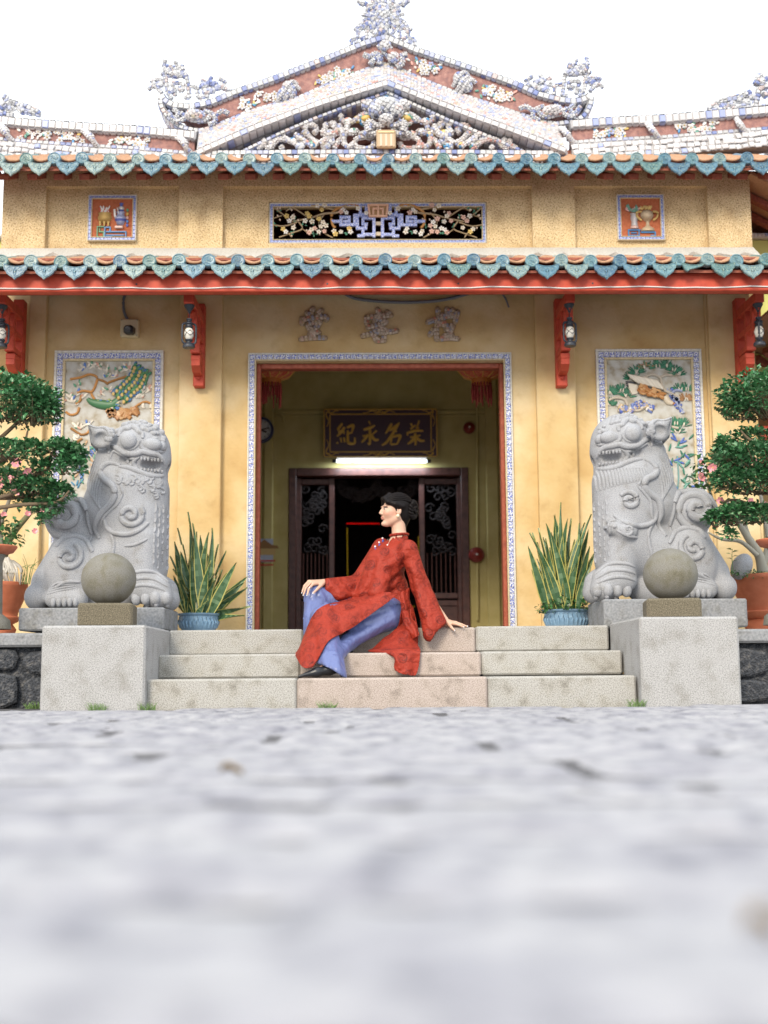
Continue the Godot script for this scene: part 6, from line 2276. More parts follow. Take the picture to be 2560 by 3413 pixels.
func vent_panel() -> void:
	# pierced panel of plum blossom with a key-fret centre
	var z := PZ - 0.06
	var X0 := ax(579, 475, PZ)
	var X1 := ax(1053, 475, PZ)
	var Y0 := ay(822, 520, PZ)
	var Y1 := ay(822, 430, PZ)
	var p := thing("pierced_panel", "long pierced panel of blossom branches around a blue key fret", "vent panel", Vector3((X0 + X1) * 0.5, Y0, z))
	tile_frame(p, X0 + 0.004, Y0 + 0.004, X1 - 0.004, Y1 - 0.004, z - 0.03, 0.022, 0.032, mats.blue_tile_dense, true, 0.008, 0.007)
	var f := func(x: float, y: float) -> Vector3: return at((880 + x / 2.183) / 1.543, (640 + y / 2.183) / 1.543, z - 0.02)
	# key fret: strips of small blue tiles
	for s in 2:
		for w in [[700, 95, 700, 165], [700, 165, 745, 165], [660, 170, 700, 170], [660, 170, 660, 240], [560, 240, 660, 240], [560, 185, 560, 240], [560, 185, 620, 185], [620, 185, 620, 215], [585, 215, 620, 215], [500, 215, 560, 215], [680, 190, 680, 265], [680, 265, 740, 265], [740, 235, 740, 265], [720, 190, 800, 190], [800, 190, 800, 320], [720, 310, 800, 310], [720, 265, 720, 310], [690, 320, 720, 320], [720, 190, 720, 235], [720, 235, 745, 235], [745, 95, 770, 95], [745, 95, 745, 140]]:
			var xa: float = w[0] if s == 0 else 1662.0 - w[0]
			var xb: float = w[2] if s == 0 else 1662.0 - w[2]
			var a: Vector3 = f.call(xa, w[1])
			var b: Vector3 = f.call(xb, w[3])
			var mb := MB.new()
			var d := (b - a).normalized()
			mb.obox(Transform3D(Basis(d, Vector3(0, 0, 1).cross(d), Vector3(0, 0, 1)), (a + b) * 0.5 - Vector3(0, 0, rnd(0.004, 0.006))), Vector3(a.distance_to(b) + 0.026, 0.027, 0.03), 0.002)
			put(mb, "fret_bar", mats.blue_tile_dense, p)
	var mc := MB.new()
	mc.col = Color(0.6, 0.5, 0.38)
	for w in [[800, 225, 862, 225], [800, 300, 862, 300]]:
		var a: Vector3 = f.call(w[0], w[1])
		var b: Vector3 = f.call(w[2], w[3])
		mc = MB.new()
		mc.col = Color(0.6, 0.5, 0.38)
		mc.box(a + Vector3(0, -0.016, -0.03), b + Vector3(0, 0.016, -0.01))
		put(mc, "cross_bar", mats.painted, p)
	# salmon medallion
	var mb := MB.new()
	for w in [[760, 85, 900, 85], [760, 85, 768, 150], [900, 85, 892, 150], [768, 165, 892, 165], [830, 85, 830, 165], [795, 110, 795, 150], [865, 110, 865, 150], [795, 112, 815, 112], [845, 112, 865, 112]]:
		var a: Vector3 = f.call(w[0], w[1] + 16)
		var b: Vector3 = f.call(w[2], w[3] + 16)
		mb.col = Color(0.66, 0.4, 0.28) * rnd(0.9, 1.1)
		var d := (b - a).normalized()
		mb.obox(Transform3D(Basis(d, Vector3(0, 0, 1).cross(d), Vector3(0, 0, 1)), (a + b) * 0.5 + Vector3(0, 0, 0.015 + rnd(0, 0.003))), Vector3(a.distance_to(b) + 0.016, 0.018, 0.025), 0.003)
	mb.col = Color(0.42, 0.26, 0.12)
	var ma: Vector3 = f.call(765, 104)
	var mbb: Vector3 = f.call(895, 178)
	mb.box(Vector3(ma.x, mbb.y, z - 0.03), Vector3(mbb.x, ma.y, z - 0.012))
	put(mb, "medallion", mats.painted, p)
	# plum branches
	for s in 2:
		mb = MB.new()
		var X := func(x: float) -> float: return x if s == 0 else 1660.0 - x
		for w in [[[700, 100, 7], [600, 95, 7], [520, 130, 7], [490, 175, 8], [500, 240, 6], [520, 260, 5]], [[600, 95, 5], [540, 150, 5], [440, 160, 4], [330, 190, 4], [200, 215, 3]], [[520, 130, 4], [420, 110, 3], [330, 95, 3]], [[330, 190, 3], [240, 130, 3], [160, 90, 2]], [[200, 215, 3], [120, 150, 2], [70, 115, 2]], [[240, 220, 3], [150, 250, 2], [70, 240, 2]], [[250, 215, 3], [280, 270, 3], [200, 300, 2], [110, 330, 2]], [[440, 160, 3], [400, 220, 3], [430, 290, 2], [500, 330, 2]], [[280, 270, 2], [340, 310, 2]], [[130, 170, 2], [70, 190, 2]], [[160, 140, 2], [230, 95, 2]], [[180, 300, 2], [200, 330, 2]]]:
			var pl := []
			var rr := []
			for q in w:
				pl.append((f.call(X.call(q[0]), q[1]) as Vector3) + Vector3(0, 0, rnd(-0.01, 0.01)))
			pl = spline(pl, 3)
			rr = ramp(w[0][2] * 0.0021 + 0.001, w[-1][2] * 0.0021 + 0.001, pl.size())
			mb.col = Color(0.42, 0.2, 0.06) if w[0][2] > 6 else Color(0.34, 0.25, 0.15)
			mb.tube(pl, rr, 6)
		put(mb, "branch", mats.painted, p)
		for q in [[165, 180], [185, 215], [140, 275], [215, 265], [160, 295], [315, 160], [300, 215], [350, 220], [330, 180], [390, 105], [440, 100], [420, 135], [400, 200], [430, 225], [415, 255], [330, 300], [370, 270], [345, 280], [400, 295], [440, 290], [560, 150], [600, 155], [575, 135], [510, 290], [560, 295], [520, 310], [630, 295], [620, 270], [210, 190], [450, 250], [685, 125], [745, 158]]:
			var m2 := MB.new()
			var col: Color = [Color(0.72, 0.68, 0.62), Color(0.74, 0.72, 0.7), Color(0.66, 0.42, 0.36), Color(0.66, 0.48, 0.16), Color(0.72, 0.66, 0.56)][rng.randi() % 5]
			blossom(m2, (f.call(X.call(q[0]), q[1]) as Vector3) + Vector3(0, 0, 0.016), rnd(0.022, 0.028), col, Color(0.5, 0.38, 0.2))
			put(m2, "blossom", mats.shards, p)
		mb = MB.new()
		for i in 34:
			var q: Array = [[110, 130], [180, 125], [75, 250], [220, 190], [290, 240], [360, 295], [200, 300], [480, 240], [600, 300], [345, 215]][rng.randi() % 10]
			feather(mb, f.call(X.call(q[0] + rnd(-20, 20)), q[1] + rnd(-14, 14)), rnd(0, TAU), 0.026, 0.011, Color(0.05, 0.2, 0.13) * rnd(0.8, 1.3))
		for i in 16:
			mb.col = Color(0.66, 0.52, 0.42)
			mb.ball(Transform3D(Basis.from_scale(Vector3(0.008, 0.01, 0.007)), (f.call(X.call(rnd(70, 520)), rnd(95, 320)) as Vector3)), 6, 4)
		put(mb, "leaves_and_buds", mats.shards, p)

func wall_characters() -> void:
	var z := WZ + 0.012
	var f := func(x: float, y: float) -> Vector3: return at(622.2 + x / 4.129, 648 + y / 4.129, z)
	var chars := [
		[[[222, 75], [212, 112]], [[168, 115], [188, 145]], [[300, 92], [270, 126]], [[125, 165], [125, 212]], [[135, 178], [240, 160], [345, 150]], [[350, 155], [340, 178]], [[182, 215], [290, 192]], [[175, 222], [198, 268]], [[282, 205], [258, 245]], [[200, 268], [258, 248]], [[230, 255], [228, 340]], [[192, 302], [275, 290]], [[115, 350], [220, 340], [330, 340]]],
		[[[798, 85], [808, 118]], [[702, 155], [700, 208]], [[702, 155], [800, 150], [900, 140]], [[885, 108], [918, 138]], [[825, 120], [770, 195]], [[780, 170], [872, 190], [850, 215]], [[712, 246], [800, 225], [868, 205]], [[665, 322], [760, 295], [835, 235]], [[835, 250], [900, 288], [970, 275]], [[762, 308], [788, 362]], [[862, 290], [852, 352]], [[790, 365], [858, 362]], [[800, 280], [850, 290]], [[770, 265], [820, 300]]],
		[[[1335, 82], [1338, 122]], [[1248, 202], [1300, 182], [1378, 150]], [[1335, 165], [1325, 250], [1325, 352]], [[1298, 262], [1265, 312]], [[1345, 205], [1372, 222]], [[1380, 132], [1385, 182]], [[1418, 80], [1420, 152]], [[1465, 84], [1460, 150]], [[1512, 108], [1490, 195]], [[1392, 152], [1500, 138]], [[1388, 195], [1402, 238]], [[1405, 236], [1472, 232]], [[1410, 264], [1462, 262]], [[1462, 240], [1440, 295]], [[1392, 322], [1462, 308]], [[1362, 350], [1440, 342], [1512, 348]]]]
	var names := ["raised mosaic character over the doorway, with a flat base stroke, nearest the camera box", "raised mosaic character over the doorway, the middle of three, with two spread legs", "raised mosaic character over the doorway, made of two halves, nearest the eagle panel"]
	for i in 3:
		var c0: Vector3 = f.call([230, 810, 1380][i], 220)
		var t := thing("wall_character", names[i], "lettering", c0)
		for w in chars[i]:
			var pl := []
			for q in w:
				pl.append(f.call(q[0], q[1]))
			if pl.size() > 2:
				pl = spline(pl, 3)
			var mb := MB.new()
			mb.col = Color(0.4, 0.3, 0.2)
			mb.tube(pl, 0.024, 8, 0.6, Vector3(0, 0, 1))
			for e in [pl[0], pl[-1]]:
				mb.ball(Transform3D(Basis.from_scale(Vector3(0.024, 0.024, 0.016)), e), 8, 5)
			for k in pl.size() - 1:
				var a: Vector3 = pl[k]
				var b: Vector3 = pl[k + 1]
				var cnt := maxi(1, int(a.distance_to(b) / 0.022))
				for j in cnt:
					for q in [-0.011, 0.011]:
						var d := (b - a).normalized()
						var sd := Vector3(-d.y, d.x, 0)
						mb.col = shard(1) * Color(1.05, 0.92, 0.74)
						mb.chip(frame(a.lerp(b, (j + 0.5) / cnt) + sd * q + Vector3(0, 0, 0.012), Vector3(sd.x * q * 30, sd.y * q * 30, 1), d), 0.012 * rnd(0.8, 1.1), 0.012 * rnd(0.8, 1.05), 0.009)
			put(mb, "stroke", mats.shards, t)

# ------------------------------------------------------------------ camera box, cables
func small_fixtures() -> void:
	var c := at(282, 712, WZ)
	var s := 20.0 * 10.0 / 2600.0
	var b := thing("security_camera", "black bullet camera on a cream junction box above the peacock panel", "camera", c)
	var mb := MB.new()
	mb.box(c + Vector3(-s, -s, -0.01), c + Vector3(s, s, 0.06), 0.008)
	put(mb, "junction_box", mats.cream_plastic, b)
	for q in [[-1, -1], [1, -1], [-1, 1], [1, 1]]:
		mb = MB.new()
		mb.ball(Transform3D(Basis.from_scale(Vector3(0.004, 0.004, 0.003)), c + Vector3(q[0] * s * 0.87, q[1] * s * 0.87, 0.061)), 6, 4)
		put(mb, "screw", mats.iron, b)
	mb = MB.new()
	var cc := c + Vector3(0.014, -0.004, 0.0)
	mb.tube([cc + Vector3(0, 0, 0.058), cc + Vector3(0, -0.02, 0.08)], 0.016, 10)
	put(mb, "mount", mats.black_plastic, b)
	mb = MB.new()
	mb.obox(Transform3D(Basis.from_euler(Vector3(0.1, -0.15, 0)), cc + Vector3(0, -0.035, 0.115)), Vector3(0.084, 0.076, 0.09), 0.018)
	put(mb, "housing", mats.black_plastic, b)
	mb = MB.new()
	mb.lathe(Transform3D(Basis.from_euler(Vector3(0.1, -0.15, 0)) * Basis(Vector3.RIGHT, PI / 2), cc + Vector3(-0.007, -0.038, 0.161)), [Vector2(0.027, 0.0), Vector2(0.027, 0.004), Vector2(0.02, 0.001), Vector2(0, 0.002)], 16)
	put(mb, "lens", mat("lens_grey", lin(0.05, 0.055, 0.06), 0.15), b)
	mb = MB.new()
	mb.tube(spline([c + Vector3(-0.02, s, 0.03), at(268, 672, WZ + 0.03), at(267, 648, WZ + 0.03), at(272, 634, WZ + 0.03), at(278, 626, WZ + 0.06)], 5), 0.0125, 8)
	put(mb, "cable_conduit", mats.grey_plastic, b)
	# sagging conduit over the characters
	mb = MB.new()
	var z := WZ + 0.04
	mb.tube(spline(line([[735, 628], [765, 644], [820, 651], [880, 653], [940, 650], [985, 642], [1030, 628]], z), 5), 0.014, 8)
	one(mb, "sagging_conduit", mats.grey_plastic, "grey conduit sagging below the red beam above the characters", "cable", at(880, 653, z))
	mb = MB.new()
	mb.tube(spline(line([[1080, 628], [1092, 645], [1099, 664]], z), 4), 0.008, 6)
	one(mb, "loose_cable", mats.grey_plastic, "short loose grey cable end hanging near the lantern", "cable", at(1090, 645, z))

# ------------------------------------------------------------------ guardian lions and the balls in front of them
const LS := 0.000771   # metres for one survey unit of the statues

func lq(x: float, y: float, w := 0.0) -> Vector3:
	return Vector3(x - 700.0, 1890.0 - y, w) * LS

func spiral(cx: float, cy: float, r: float, turns: float, dir := 1.0, start := 0.0) -> Array:
	var out := []
	var n := int(turns * 16)
	for i in n + 1:
		var u := float(i) / n
		var a := start + dir * TAU * turns * u
		out.append([cx + cos(a) * r * (1.0 - u * 0.86), cy + sin(a) * r * (1.0 - u * 0.86)])
	return out

func on_stone(mb: MB, f: Sdf, pts: Array, r: float, sink := 0.1, smooth := true, taper := 0.5) -> void:
	# a carved ridge that follows the surface of the statue
	var raw := []
	for p in pts:
		raw.append(Vector3(p[0], p[1], 0))
	if smooth and raw.size() > 2 and raw.size() < 14:
		raw = spline(raw, 5)
	var pl := []
	var rr := []
	for i in raw.size():
		var q := lq(raw[i].x, raw[i].y)
		q.z = f.front(q.x, q.y, 0.42, -0.1) - r * LS * sink
		if q.z < 0.0:
			continue
		pl.append(q)
		var u := float(i) / (raw.size() - 1)
		rr.append(r * LS * (1.0 - taper * pow(absf(2.0 * u - 1.0), 3.0)))
	mb.tube(pl, rr, 8)

func knob(mb: MB, f: Sdf, x: float, y: float, rx: float, ry: float, rz: float, sink := 0.3) -> void:
	var q := lq(x, y)
	q.z = f.front(q.x, q.y, 0.42, -0.1) - rz * LS * sink
	mb.ball(Transform3D(Basis.from_scale(Vector3(rx, ry, rz) * LS), q), 14, 9)

func lion_field(cub: bool) -> Sdf:
	var f := Sdf.new(lq(-60, 1960, -420), lq(1420, 90, 440), 0.0125)
	var k := 0.03
	# trunk and chest
	f.cap(lq(900, 800), lq(960, 1350), 310 * LS, 290 * LS, k)
	f.cap(lq(1010, 800), lq(1030, 1500), 262 * LS, 240 * LS, k)
	f.cap(lq(880, 1350), lq(420, 1620), 280 * LS, 270 * LS, k)
	f.cap(lq(420, 1300, 0), lq(230, 1650, 0), 190 * LS, 200 * LS, k)
	f.cap(lq(640, 900, 0), lq(420, 1350, 0), 150 * LS, 200 * LS, k)
	# head, muzzle, jaw
	f.ell(lq(985, 420), Vector3(290, 285, 275) * LS, 0.03)
	f.ell(lq(1080, 520), Vector3(195, 165, 240) * LS, 0.04)
	f.cap(lq(1060, 640), lq(1130, 640), 150 * LS, 120 * LS, 0.03)
	f.cap(lq(770, 520), lq(740, 1000), 195 * LS, 265 * LS, 0.04)
	for s in [1.0, -1.0]:
		# fore legs
		f.cap(lq(1060, 1250, 150 * s), lq(1070, 1600, 185 * s), 165 * LS, 135 * LS, 0.04)
		f.ell(lq(1130, 1700, 190 * s), Vector3(205, 150, 140) * LS, 0.03)
		f.ell(lq(1230, 1790, 190 * s), Vector3(125, 110, 135) * LS, 0.03)
		# haunches and hind feet
		f.ell(lq(420, 1530, 190 * s), Vector3(225, 300, 120) * LS, 0.025)
		f.cap(lq(300, 1790, 215 * s), lq(520, 1800, 235 * s), 90 * LS, 85 * LS, 0.02)
		f.ell(lq(120, 1770, 120 * s), Vector3(115, 125, 130) * LS, 0.03)
		# shoulder
		f.ell(lq(960, 1080, 165 * s), Vector3(220, 250, 130) * LS, 0.04)
		# brow and eye socket
		f.ell(lq(950, 370, 225 * s), Vector3(105, 95, 70) * LS, 0.02)
		# ear: a leaf that points back
		var eb := Basis.from_euler(Vector3(0, -0.35 * s, 0.22))
		f.ell(lq(690, 330, 235 * s), Vector3(120, 105, 45) * LS, 0.012, eb)
		f.cap(lq(660, 300, 240 * s), lq(580, 225, 262 * s), 60 * LS, 12 * LS, 0.02)
		f.ell(lq(690, 350, 285 * s), Vector3(62, 55, 40) * LS, 0.012, eb, true)
	# tail curled up against the back
	f.ell(lq(360, 1080, 60), Vector3(195, 200, 190) * LS, 0.025)
	# mouth hollows
	f.ell(lq(1150, 585, 230), Vector3(105, 52, 110) * LS, 0.012, Basis(), true)
	f.ell(lq(895, 545, 262), Vector3(70, 48, 80) * LS, 0.012, Basis(), true)
	f.cap(lq(1240, 560, 0), lq(1240, 600, 0), 40 * LS, 40 * LS, 0.012, true)
	# gap between the fore legs and the belly
	f.ell(lq(760, 1800, 250), Vector3(150, 130, 120) * LS, 0.03, Basis(), true)
	f.ell(lq(720, 1760, 0), Vector3(270, 170, 150) * LS, 0.03)
	if cub:
		f.ell(lq(1040, 1270, 300), Vector3(110, 90, 80) * LS, 0.02)
		f.ell(lq(1140, 1240, 290), Vector3(70, 70, 70) * LS, 0.015)
		f.cap(lq(1080, 1330, 290), lq(1100, 1440, 270), 40 * LS, 30 * LS, 0.02)
	return f

func statues() -> void:
	for s in 2:
		var cub := s == 1
		var f := lion_field(cub)
		var mb := MB.new()
		f.net(mb)
		var d := MB.new()
		# eyes, brows, nose
		knob(d, f, 940, 372, 76, 76, 52, 0.25)
		on_stone(d, f, spiral(940, 372, 96, 0.98, 1.0), 13, 0.3, false, 0.0)
		on_stone(d, f, [[835, 320], [850, 275], [890, 240], [925, 246], [955, 222], [1000, 250], [1025, 285], [1055, 300], [1060, 345]], 30)
		knob(d, f, 1140, 400, 92, 62, 60, 0.1)
		knob(d, f, 1215, 405, 50, 52, 60, 0.2)
		on_stone(d, f, [[1040, 400], [1070, 440], [1130, 455], [1210, 455], [1245, 440]], 20)
		# lips
		on_stone(d, f, [[745, 470], [770, 405], [820, 425], [900, 478], [1000, 490], [1060, 470], [1120, 480], [1190, 490], [1230, 530], [1240, 560]], 30)
		on_stone(d, f, [[760, 520], [790, 455], [850, 480], [920, 515], [1000, 535], [1040, 515]], 18)
		on_stone(d, f, [[850, 600], [930, 612], [1010, 640], [1100, 676], [1180, 680], [1225, 660]], 30)
		on_stone(d, f, [[1010, 530], [985, 570], [1020, 640]], 24)
		for i in 7:
			var x := 1058.0 + i * 28.0
			knob(d, f, x, 535, 12, 20, 16, -0.6)
			knob(d, f, x - 6, 628, 12, 18, 16, -0.6)
		knob(d, f, 925, 545, 20, 34, 20, -0.4)
		# ear rim
		on_stone(d, f, [[575, 222], [640, 250], [720, 250], [765, 300], [770, 370], [730, 430], [660, 440], [600, 390], [575, 230]], 17, 0.3)
		# curls on the crown
		for i in 46:
			var a := 0.25 + 2.65 * rng.randf()
			var rr := 1.0 - 0.34 * rng.randf()
			var x := 985 + cos(a) * 275 * rr
			var y := 420 - sin(a) * 270 * rr
			if Vector2(x - 940, y - 372).length() > 150 and x > 740:
				knob(d, f, x, y, rnd(24, 38), rnd(20, 32), 24, 0.35)
		# whisker ribbon down the neck
		if not cub:
			on_stone(d, f, [[860, 590], [770, 560], [700, 590], [678, 650], [730, 725], [808, 785], [832, 860], [800, 940], [725, 1010], [665, 1090], [640, 1170], [690, 1260]], 34)
			on_stone(d, f, [[880, 780], [900, 860], [860, 950], [790, 1010], [720, 1080], [700, 1150]], 15)
			for i in 34: # curled beard
				var u := rng.randf()
				var v := rng.randf()
				var x := lerpf(850, 1240, u)
				var y := 690 + v * (60 + 150 * u)
				on_stone(d, f, [[x - 26, y - 26], [x + 8, y - 20], [x + 22, y + 8], [x + 2, y + 26], [x - 12, y + 10]], 15, 0.2)
		else:
			on_stone(d, f, [[830, 600], [760, 640], [725, 700], [760, 760], [840, 800], [850, 870], [800, 930], [720, 990], [700, 1100], [720, 1190], [660, 1310]], 36)
			on_stone(d, f, [[880, 790], [905, 860], [860, 920], [800, 1000], [790, 1120], [740, 1250]], 18)
			for i in 16: # straight beard
				var u := i / 15.0
				var x := lerpf(840, 1245, u)
				on_stone(d, f, [[x + 20, 690 - 10 * u], [x + 6, 750 + 30 * u], [x - 12 + 14 * u, 800 + 80 * u]], 21, 0.25)
		# chest feathers in long rows
		for i in 4:
			for j in 6:
				var x := 1180.0 + i * 28.0
				var y := 930.0 + j * 95.0 + (i % 2) * 40.0
				on_stone(d, f, [[x, y], [x + 4, y + 45], [x, y + 86]], 16, 0.35)
		# volutes: shoulder, haunch, tail
		if not cub:
			on_stone(d, f, spiral(975, 1050, 115, 1.5, 1.0, -0.6), 30, 0.0, false, 0.2)
		else:
			on_stone(d, f, spiral(992, 992, 88, 1.4, -1.0, -0.6), 28, 0.0, false, 0.2)
			on_stone(d, f, spiral(1030, 1262, 60, 1.1, 1.0), 16, 0.2, false, 0.2)
			knob(d, f, 1150, 1236, 20, 16, 14, 0.0)
			on_stone(d, f, [[1080, 1210], [1120, 1180], [1180, 1190], [1200, 1240]], 16, 0.2)
		on_stone(d, f, [[735, 1080], [760, 1160], [840, 1212], [960, 1225], [1060, 1190], [1130, 1120]], 26, 0.0)
		on_stone(d, f, [[930, 1330], [1030, 1320], [1130, 1270]], 16)
		on_stone(d, f, [[800, 1500], [830, 1300], [770, 1180]], 20)
		on_stone(d, f, spiral(430, 1425, 125, 1.5, 1.0, -1.2), 30, 0.0, false, 0.2)
		on_stone(d, f, [[310, 1330], [360, 1260], [460, 1230], [560, 1270], [640, 1380]], 30, 0.0)
		on_stone(d, f, [[320, 1700], [420, 1650], [540, 1650]], 18)
		var tw := 1.0 if not cub else -1.0
		on_stone(d, f, spiral(365, 1060, 175, 1.6, tw, 1.2), 44, 0.0, false, 0.2)
		on_stone(d, f, [[210, 1250], [160, 1180], [180, 1060], [260, 930], [380, 870], [500, 900], [560, 1000]], 40, 0.0)
		on_stone(d, f, [[560, 1000], [575, 1100], [600, 1200], [590, 1280]], 20)
		# mane locks behind the ear
		for i in 7:
			var x := 520.0 + i * 22.0
			on_stone(d, f, [[x + 70, 520 + i * 30], [x + 30, 640 + i * 34], [x + 30, 760 + i * 34], [x + 80, 860 + i * 26]], 17, 0.3)
		# paws: folds, toes and claws
		for i in 3:
			on_stone(d, f, [[960, 1590 + i * 62], [1080, 1560 + i * 62], [1200, 1570 + i * 62], [1310, 1650 + i * 45]], 20, 0.3)
		for i in 4:
			knob(d, f, 1040 + i * 88, 1800, 48, 62, 50, 0.3)
			knob(d, f, 1048 + i * 88, 1858, 22, 30, 40, 0.0)
		for i in 5:
			knob(d, f, 310 + i * 50, 1830, 26, 44, 34, 0.3)
		for i in 4:
			on_stone(d, f, [[250 + i * 10, 1760 - i * 22], [350, 1730 - i * 24], [500, 1700 - i * 16]], 12, 0.3)
		mb.take(d)
		# place: left statue looks right, the other looks left
		var mx := 1.0 if s == 0 else -1.0
		var foot: Vector3 = at(367, 1318, -8.5) if s == 0 else at(1281, 1301, -8.5)
		var T := Transform3D(Basis.from_scale(Vector3(mx, 1, 1)), Vector3(foot.x - mx * (1295 - 700) * LS, foot.y, -8.5))
		var ptop := foot.y + 0.004
		var px0: float = [-2.372, 1.602][s]
		var px1: float = [-1.388, 2.585][s]
		var st := thing("lion_statue", ["grey stone guardian lion with curled beard, looking toward the doorway, beside the peacock panel", "grey stone guardian lion with straight beard and a cub, beside the eagle panel"][s], "statue", Vector3((px0 + px1) * 0.5, LAND, -8.5), "guardian lions")
		var w := MB.new()
		w.take(mb, T)
		if mx < 0.0:
			for i in range(0, w.v.size(), 3):
				var a := w.v[i + 1]
				w.v[i + 1] = w.v[i + 2]
				w.v[i + 2] = a
				var b := w.n[i + 1]
				w.n[i + 1] = w.n[i + 2]
				w.n[i + 2] = b
		put(w, "body", mats.lion_stone, st)
		w = MB.new()
		w.box(Vector3(px0, LAND - 0.004, -8.8), Vector3(px1, ptop, -8.2), 0.01)
		put(w, "plinth", mats.plinth_stone, st)
		# stone ball on its squared footing, standing on the cheek block
		var bt: float = [0.496, 0.529][s]
		var bc: Vector3 = at([235, 1448][s], [1251, 1241][s], -7.62)
		var br := 58.5 * 7.62 / 2600.0
		var pt := bc.y - br * 0.93
		var bl := thing("stone_ball", ["weathered grey stone ball on a square footing in front of the lion with curled beard", "weathered grey stone ball on a square footing in front of the lion with a cub"][s], "stone ball", Vector3(bc.x, bt, -7.62), "stone balls in front of the lions")
		w = MB.new()
		w.ball(Transform3D(Basis.from_scale(Vector3(br, br * 0.97, br)), bc), 40, 26)
		put(w, "ball", mats.ball_stone, bl)
		w = MB.new()
		w.obox(Transform3D(Basis.from_euler(Vector3(0, [0.1, -0.14][s], 0)), Vector3(bc.x, (bt + pt) * 0.5, -7.62)), Vector3(0.335, pt - bt + 0.002, 0.31), 0.014)
		put(w, "footing", mats.pedestal_stone, bl)

# ------------------------------------------------------------------ pots and plants
func pots_and_plants() -> void:
	for s in 2:
		snake_plant(s)
		side_pot(s)
		bonsai(s)
		flowers(s)

func snake_plant(s: int) -> void:
	var z := -8.95
	var c: Vector3 = at([429, 1224][s], [1352, 1343][s], z)
	var r: float = [46, 52][s] * 8.95 / 2600.0
	var base := Vector3(c.x, LAND, z)
	var top: float = ay([429, 1224][s], [1326, 1318][s], z)
	var side: String = ["on the peacock panel side of the doorway", "on the eagle panel side of the doorway"][s]
	var pot := thing("blue_pot", "pale blue glazed fluted pot " + side, "pot", base, "blue pots beside the doorway")
	var h := top - LAND
	var mb := MB.new()
	mb.lathe(Transform3D(Basis(), base), [Vector2(0.0, 0.0), Vector2(r * 0.7, 0.0), Vector2(r * 0.86, h * 0.3), Vector2(r * 0.93, h * 0.62), Vector2(r * 0.88, h * 0.86), Vector2(r * 0.98, h * 0.93), Vector2(r, h), Vector2(r * 0.93, h * 1.01), Vector2(r * 0.88, h * 0.9), Vector2(0, h * 0.9)], 40)
	var gm := noisy("pot_glaze", [[0.0, 0.14, 0.25, 0.38], [0.6, 0.2, 0.33, 0.47], [1.0, 0.34, 0.47, 0.58]], 0.03, 2.0, 0.22, 0, 0.1, 71)
	put(mb, "bowl", gm, pot)
	for i in 30:
		var a := TAU * i / 30
		mb = MB.new()
		var d := Vector3(cos(a), 0, sin(a))
		mb.tube([base + d * r * 0.84 + Vector3(0, h * 0.25, 0), base + d * r * 0.925 + Vector3(0, h * 0.55, 0), base + d * r * 0.885 + Vector3(0, h * 0.84, 0)], [0.005, 0.011, 0.006], 6)
		put(mb, "flute", gm, pot)
	mb = MB.new()
	mb.lathe(Transform3D(Basis(), base), [Vector2(r * 0.885, h * 0.93), Vector2(0.0, h * 0.95)], 24)
	put(mb, "soil", mats.earth, pot)
	var pl := thing("snake_plant", "tall sword-leaved snake plant with yellow leaf edges " + side, "plant", base + Vector3(0, h * 0.93, 0), "snake plants beside the doorway")
	# each leaf: tip position on the sheet, width and lean
	var tips: Array = [[[404, 1106], [432, 1155], [450, 1150], [460, 1140], [418, 1130], [385, 1140], [376, 1170], [390, 1190], [440, 1180], [470, 1175], [490, 1190], [510, 1215], [535, 1245], [528, 1258], [515, 1280], [500, 1230], [372, 1230], [380, 1260], [410, 1200], [425, 1210], [455, 1210], [478, 1230], [395, 1240], [440, 1240], [465, 1250], [368, 1200], [415, 1170], [448, 1195]], [[1210, 1085], [1196, 1110], [1226, 1120], [1236, 1120], [1250, 1130], [1262, 1128], [1276, 1110], [1180, 1130], [1165, 1140], [1146, 1150], [1152, 1150], [1172, 1160], [1190, 1150], [1206, 1150], [1220, 1160], [1240, 1165], [1258, 1160], [1275, 1180], [1284, 1200], [1143, 1190], [1160, 1190], [1200, 1190], [1230, 1200], [1250, 1210], [1270, 1215], [1180, 1220], [1212, 1230], [1148, 1230], [1290, 1190], [1240, 1270]]][s]
	var i := 0
	for t in tips:
		var zz := z + rnd(-0.13, 0.13)
		var tip := at(t[0], t[1], zz)
		var foot := Vector3(lerpf(base.x, tip.x, 0.22) + rnd(-0.05, 0.05), top - 0.03, z + (zz - z) * 0.6)
		leaf_blade(pl, foot, tip, rnd(0.034, 0.044), i)
		if i % 4 != 3:
			zz = z + rnd(-0.13, 0.13)
			tip = at(t[0] + rnd(-16, 16), t[1] + rnd(18, 60), zz)
			leaf_blade(pl, foot + Vector3(rnd(-0.05, 0.05), 0, rnd(-0.03, 0.03)), tip, rnd(0.028, 0.04), i + 1)
		i += 1
	if s == 1:
		mb = MB.new()
		for k in 420:
			var a := rnd(0, TAU)
			var rr := r * sqrt(rng.randf()) * 1.25
			leaflet(mb, base + Vector3(cos(a) * rr, h + rnd(-0.03, 0.11) * (1.2 - rr / r * 0.6) + 0.0, sin(a) * rr), rnd(0.025, 0.045), Color(0.035, 0.11, 0.03) * rnd(0.7, 1.7))
		var w := put(mb, "creeping_weed", mats.leaf, self)
		stuff(tag(w, "low green creeper filling the blue pot below the snake plant leaves", "ground cover"))

